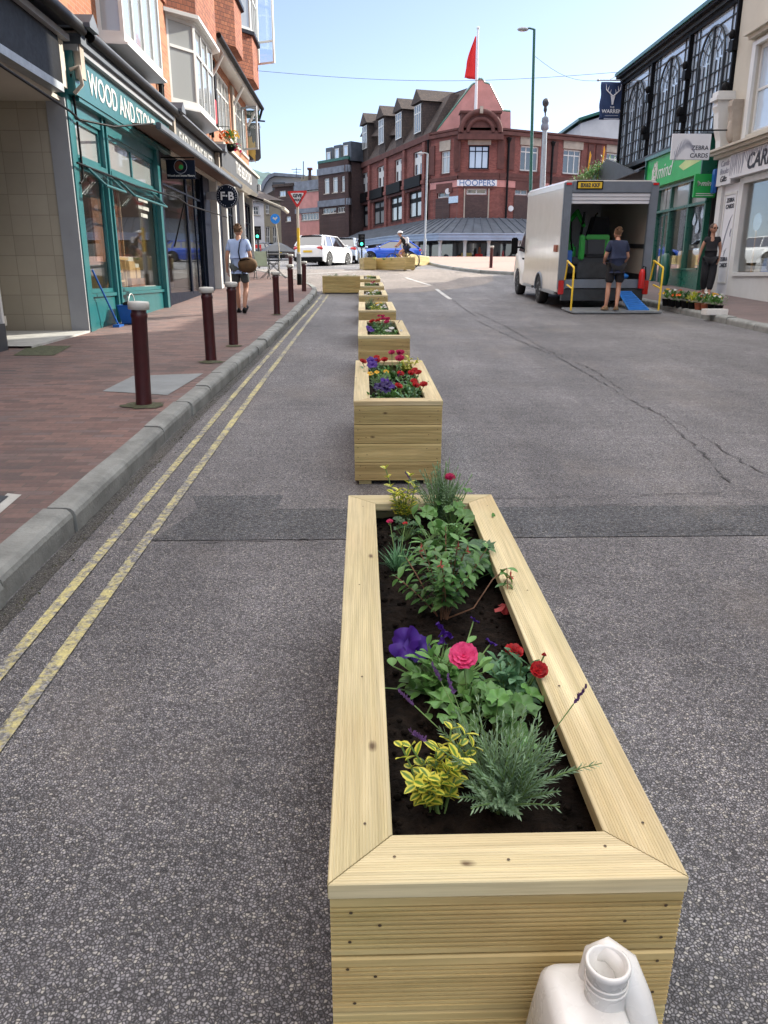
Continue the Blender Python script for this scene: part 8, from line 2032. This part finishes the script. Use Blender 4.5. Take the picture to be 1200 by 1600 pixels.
mb=MB(); hd=V((0,.042,1.635)); hr=Matrix.Rotation(.55,3,'Z')
for s in (-1,1): mb.ell(hd+hr@V((s*.033,.085,.012)),(.028,.012,.022),10,6,rot=hr); mb.tube([hd+hr@V((s*.06,.075,.015)),hd+hr@V((s*.08,0,.015))],.005,5)
mb.tube([hd+hr@V((-.01,.095,.015)),hd+hr@V((.01,.095,.015))],.004,5); mb.build('sunglasses',MT['black'],w1)
# cyclist behind the planters
y=40.5; p=V((AY(629,395,y).x,y,zg(y))); 
bi=thing('bicycle','dark bicycle ridden past the blue car behind the planters','bicycle',p,(0,0,rad(78)))
r=.34
for yy in (-.52,.52):
    mb=MB(); mb.torus((0,yy,r),r,.022,26,6,'x'); wh=mb.build('wheel',MT['rubber'],bi); mb=MB()
    for k in range(10): t=6.283*k/10; mb.tube([(0,yy,r),(0,yy+math.cos(t)*(r-.02),r+math.sin(t)*(r-.02))],.003,4)
    mb.build('spokes',MT['metal'],wh)
mb=MB()
for a,b in (((0,-.52,r),(0,-.1,.30)),((0,-.52,r),(0,-.2,.82)),((0,-.1,.30),(0,-.24,.90)),((0,-.1,.30),(0,.38,.78)),((0,-.22,.80),(0,.37,.85)),((0,.52,r),(0,.34,.95))): mb.tube([a,b],.017,6)
mb.build('frame',MT['dmetal'],bi)
mb=MB(); mb.bbox(-.06,.06,-.36,-.10,.90,.95,b=.02); mb.build('saddle',MT['black'],bi); mb=MB(); mb.tube([(-.26,.30,1.0),(0,.36,1.0),(.26,.30,1.0)],.013,6); mb.build('handlebar',MT['black'],bi)
J=dict(pelvis=((0,-.22,1.0),.12),waist=(0,-.16,1.14),chest=((0,-.06,1.30),.125),neckb=(0,.05,1.43),neck=(0,.09,1.48),jaw=(0,.13,1.54),shL=(-.16,.03,1.38),shR=(.16,.03,1.38),elL=(-.24,.14,1.18),elR=(.24,.14,1.18),wrL=(-.25,.27,1.05),wrR=(.25,.27,1.05),hdL=(-.25,.31,1.03),hdR=(.25,.31,1.03),
 hipL=(-.08,-.2,.96),hipR=(.08,-.2,.96),knL=(-.10,.16,.72),cfL=(-.10,.08,.55),anL=(-.10,-.05,.30),toL=(-.10,.10,.26),knR=(.10,.10,.58),cfR=(.10,.03,.42),anR=(.10,-.08,.17),toR=(.10,.07,.13),_shoe=MT['whitem'])
c1,_=person('cyclist in dark t-shirt and white helmet riding left past the blue car',p,rad(78),J,
 [('t_shirt',MT['blackc'],TOP,.024,'pelvis',{'hem':((0,-.25,.97),.13),'uaL':((-.20,.08,1.28),.062),'uaR':((.20,.08,1.28),.062),'neckb':((0,.05,1.44),.065)}),('shorts',MT['navyc'],[['pelvis','hipL','thL'],['pelvis','hipR','thR']],.03,'pelvis')],MT['hair2'])
mb=MB(); mb.ell((0,.125,1.655),(.105,.135,.105),14,8,zmin=-.05); mb.box(-.06,.06,.22,.28,1.64,1.66); mb.build('helmet',MT['whitem'],c1)
mb=MB(); mb.bbox(-.14,.14,-.30,-.12,1.12,1.46,b=.04); o=mb.build('backpack',MT['whitem'],None,tuple(p),(0,0,rad(78))); tag(o,'pale rucksack on the cyclist\'s back','rucksack')
index_kids()
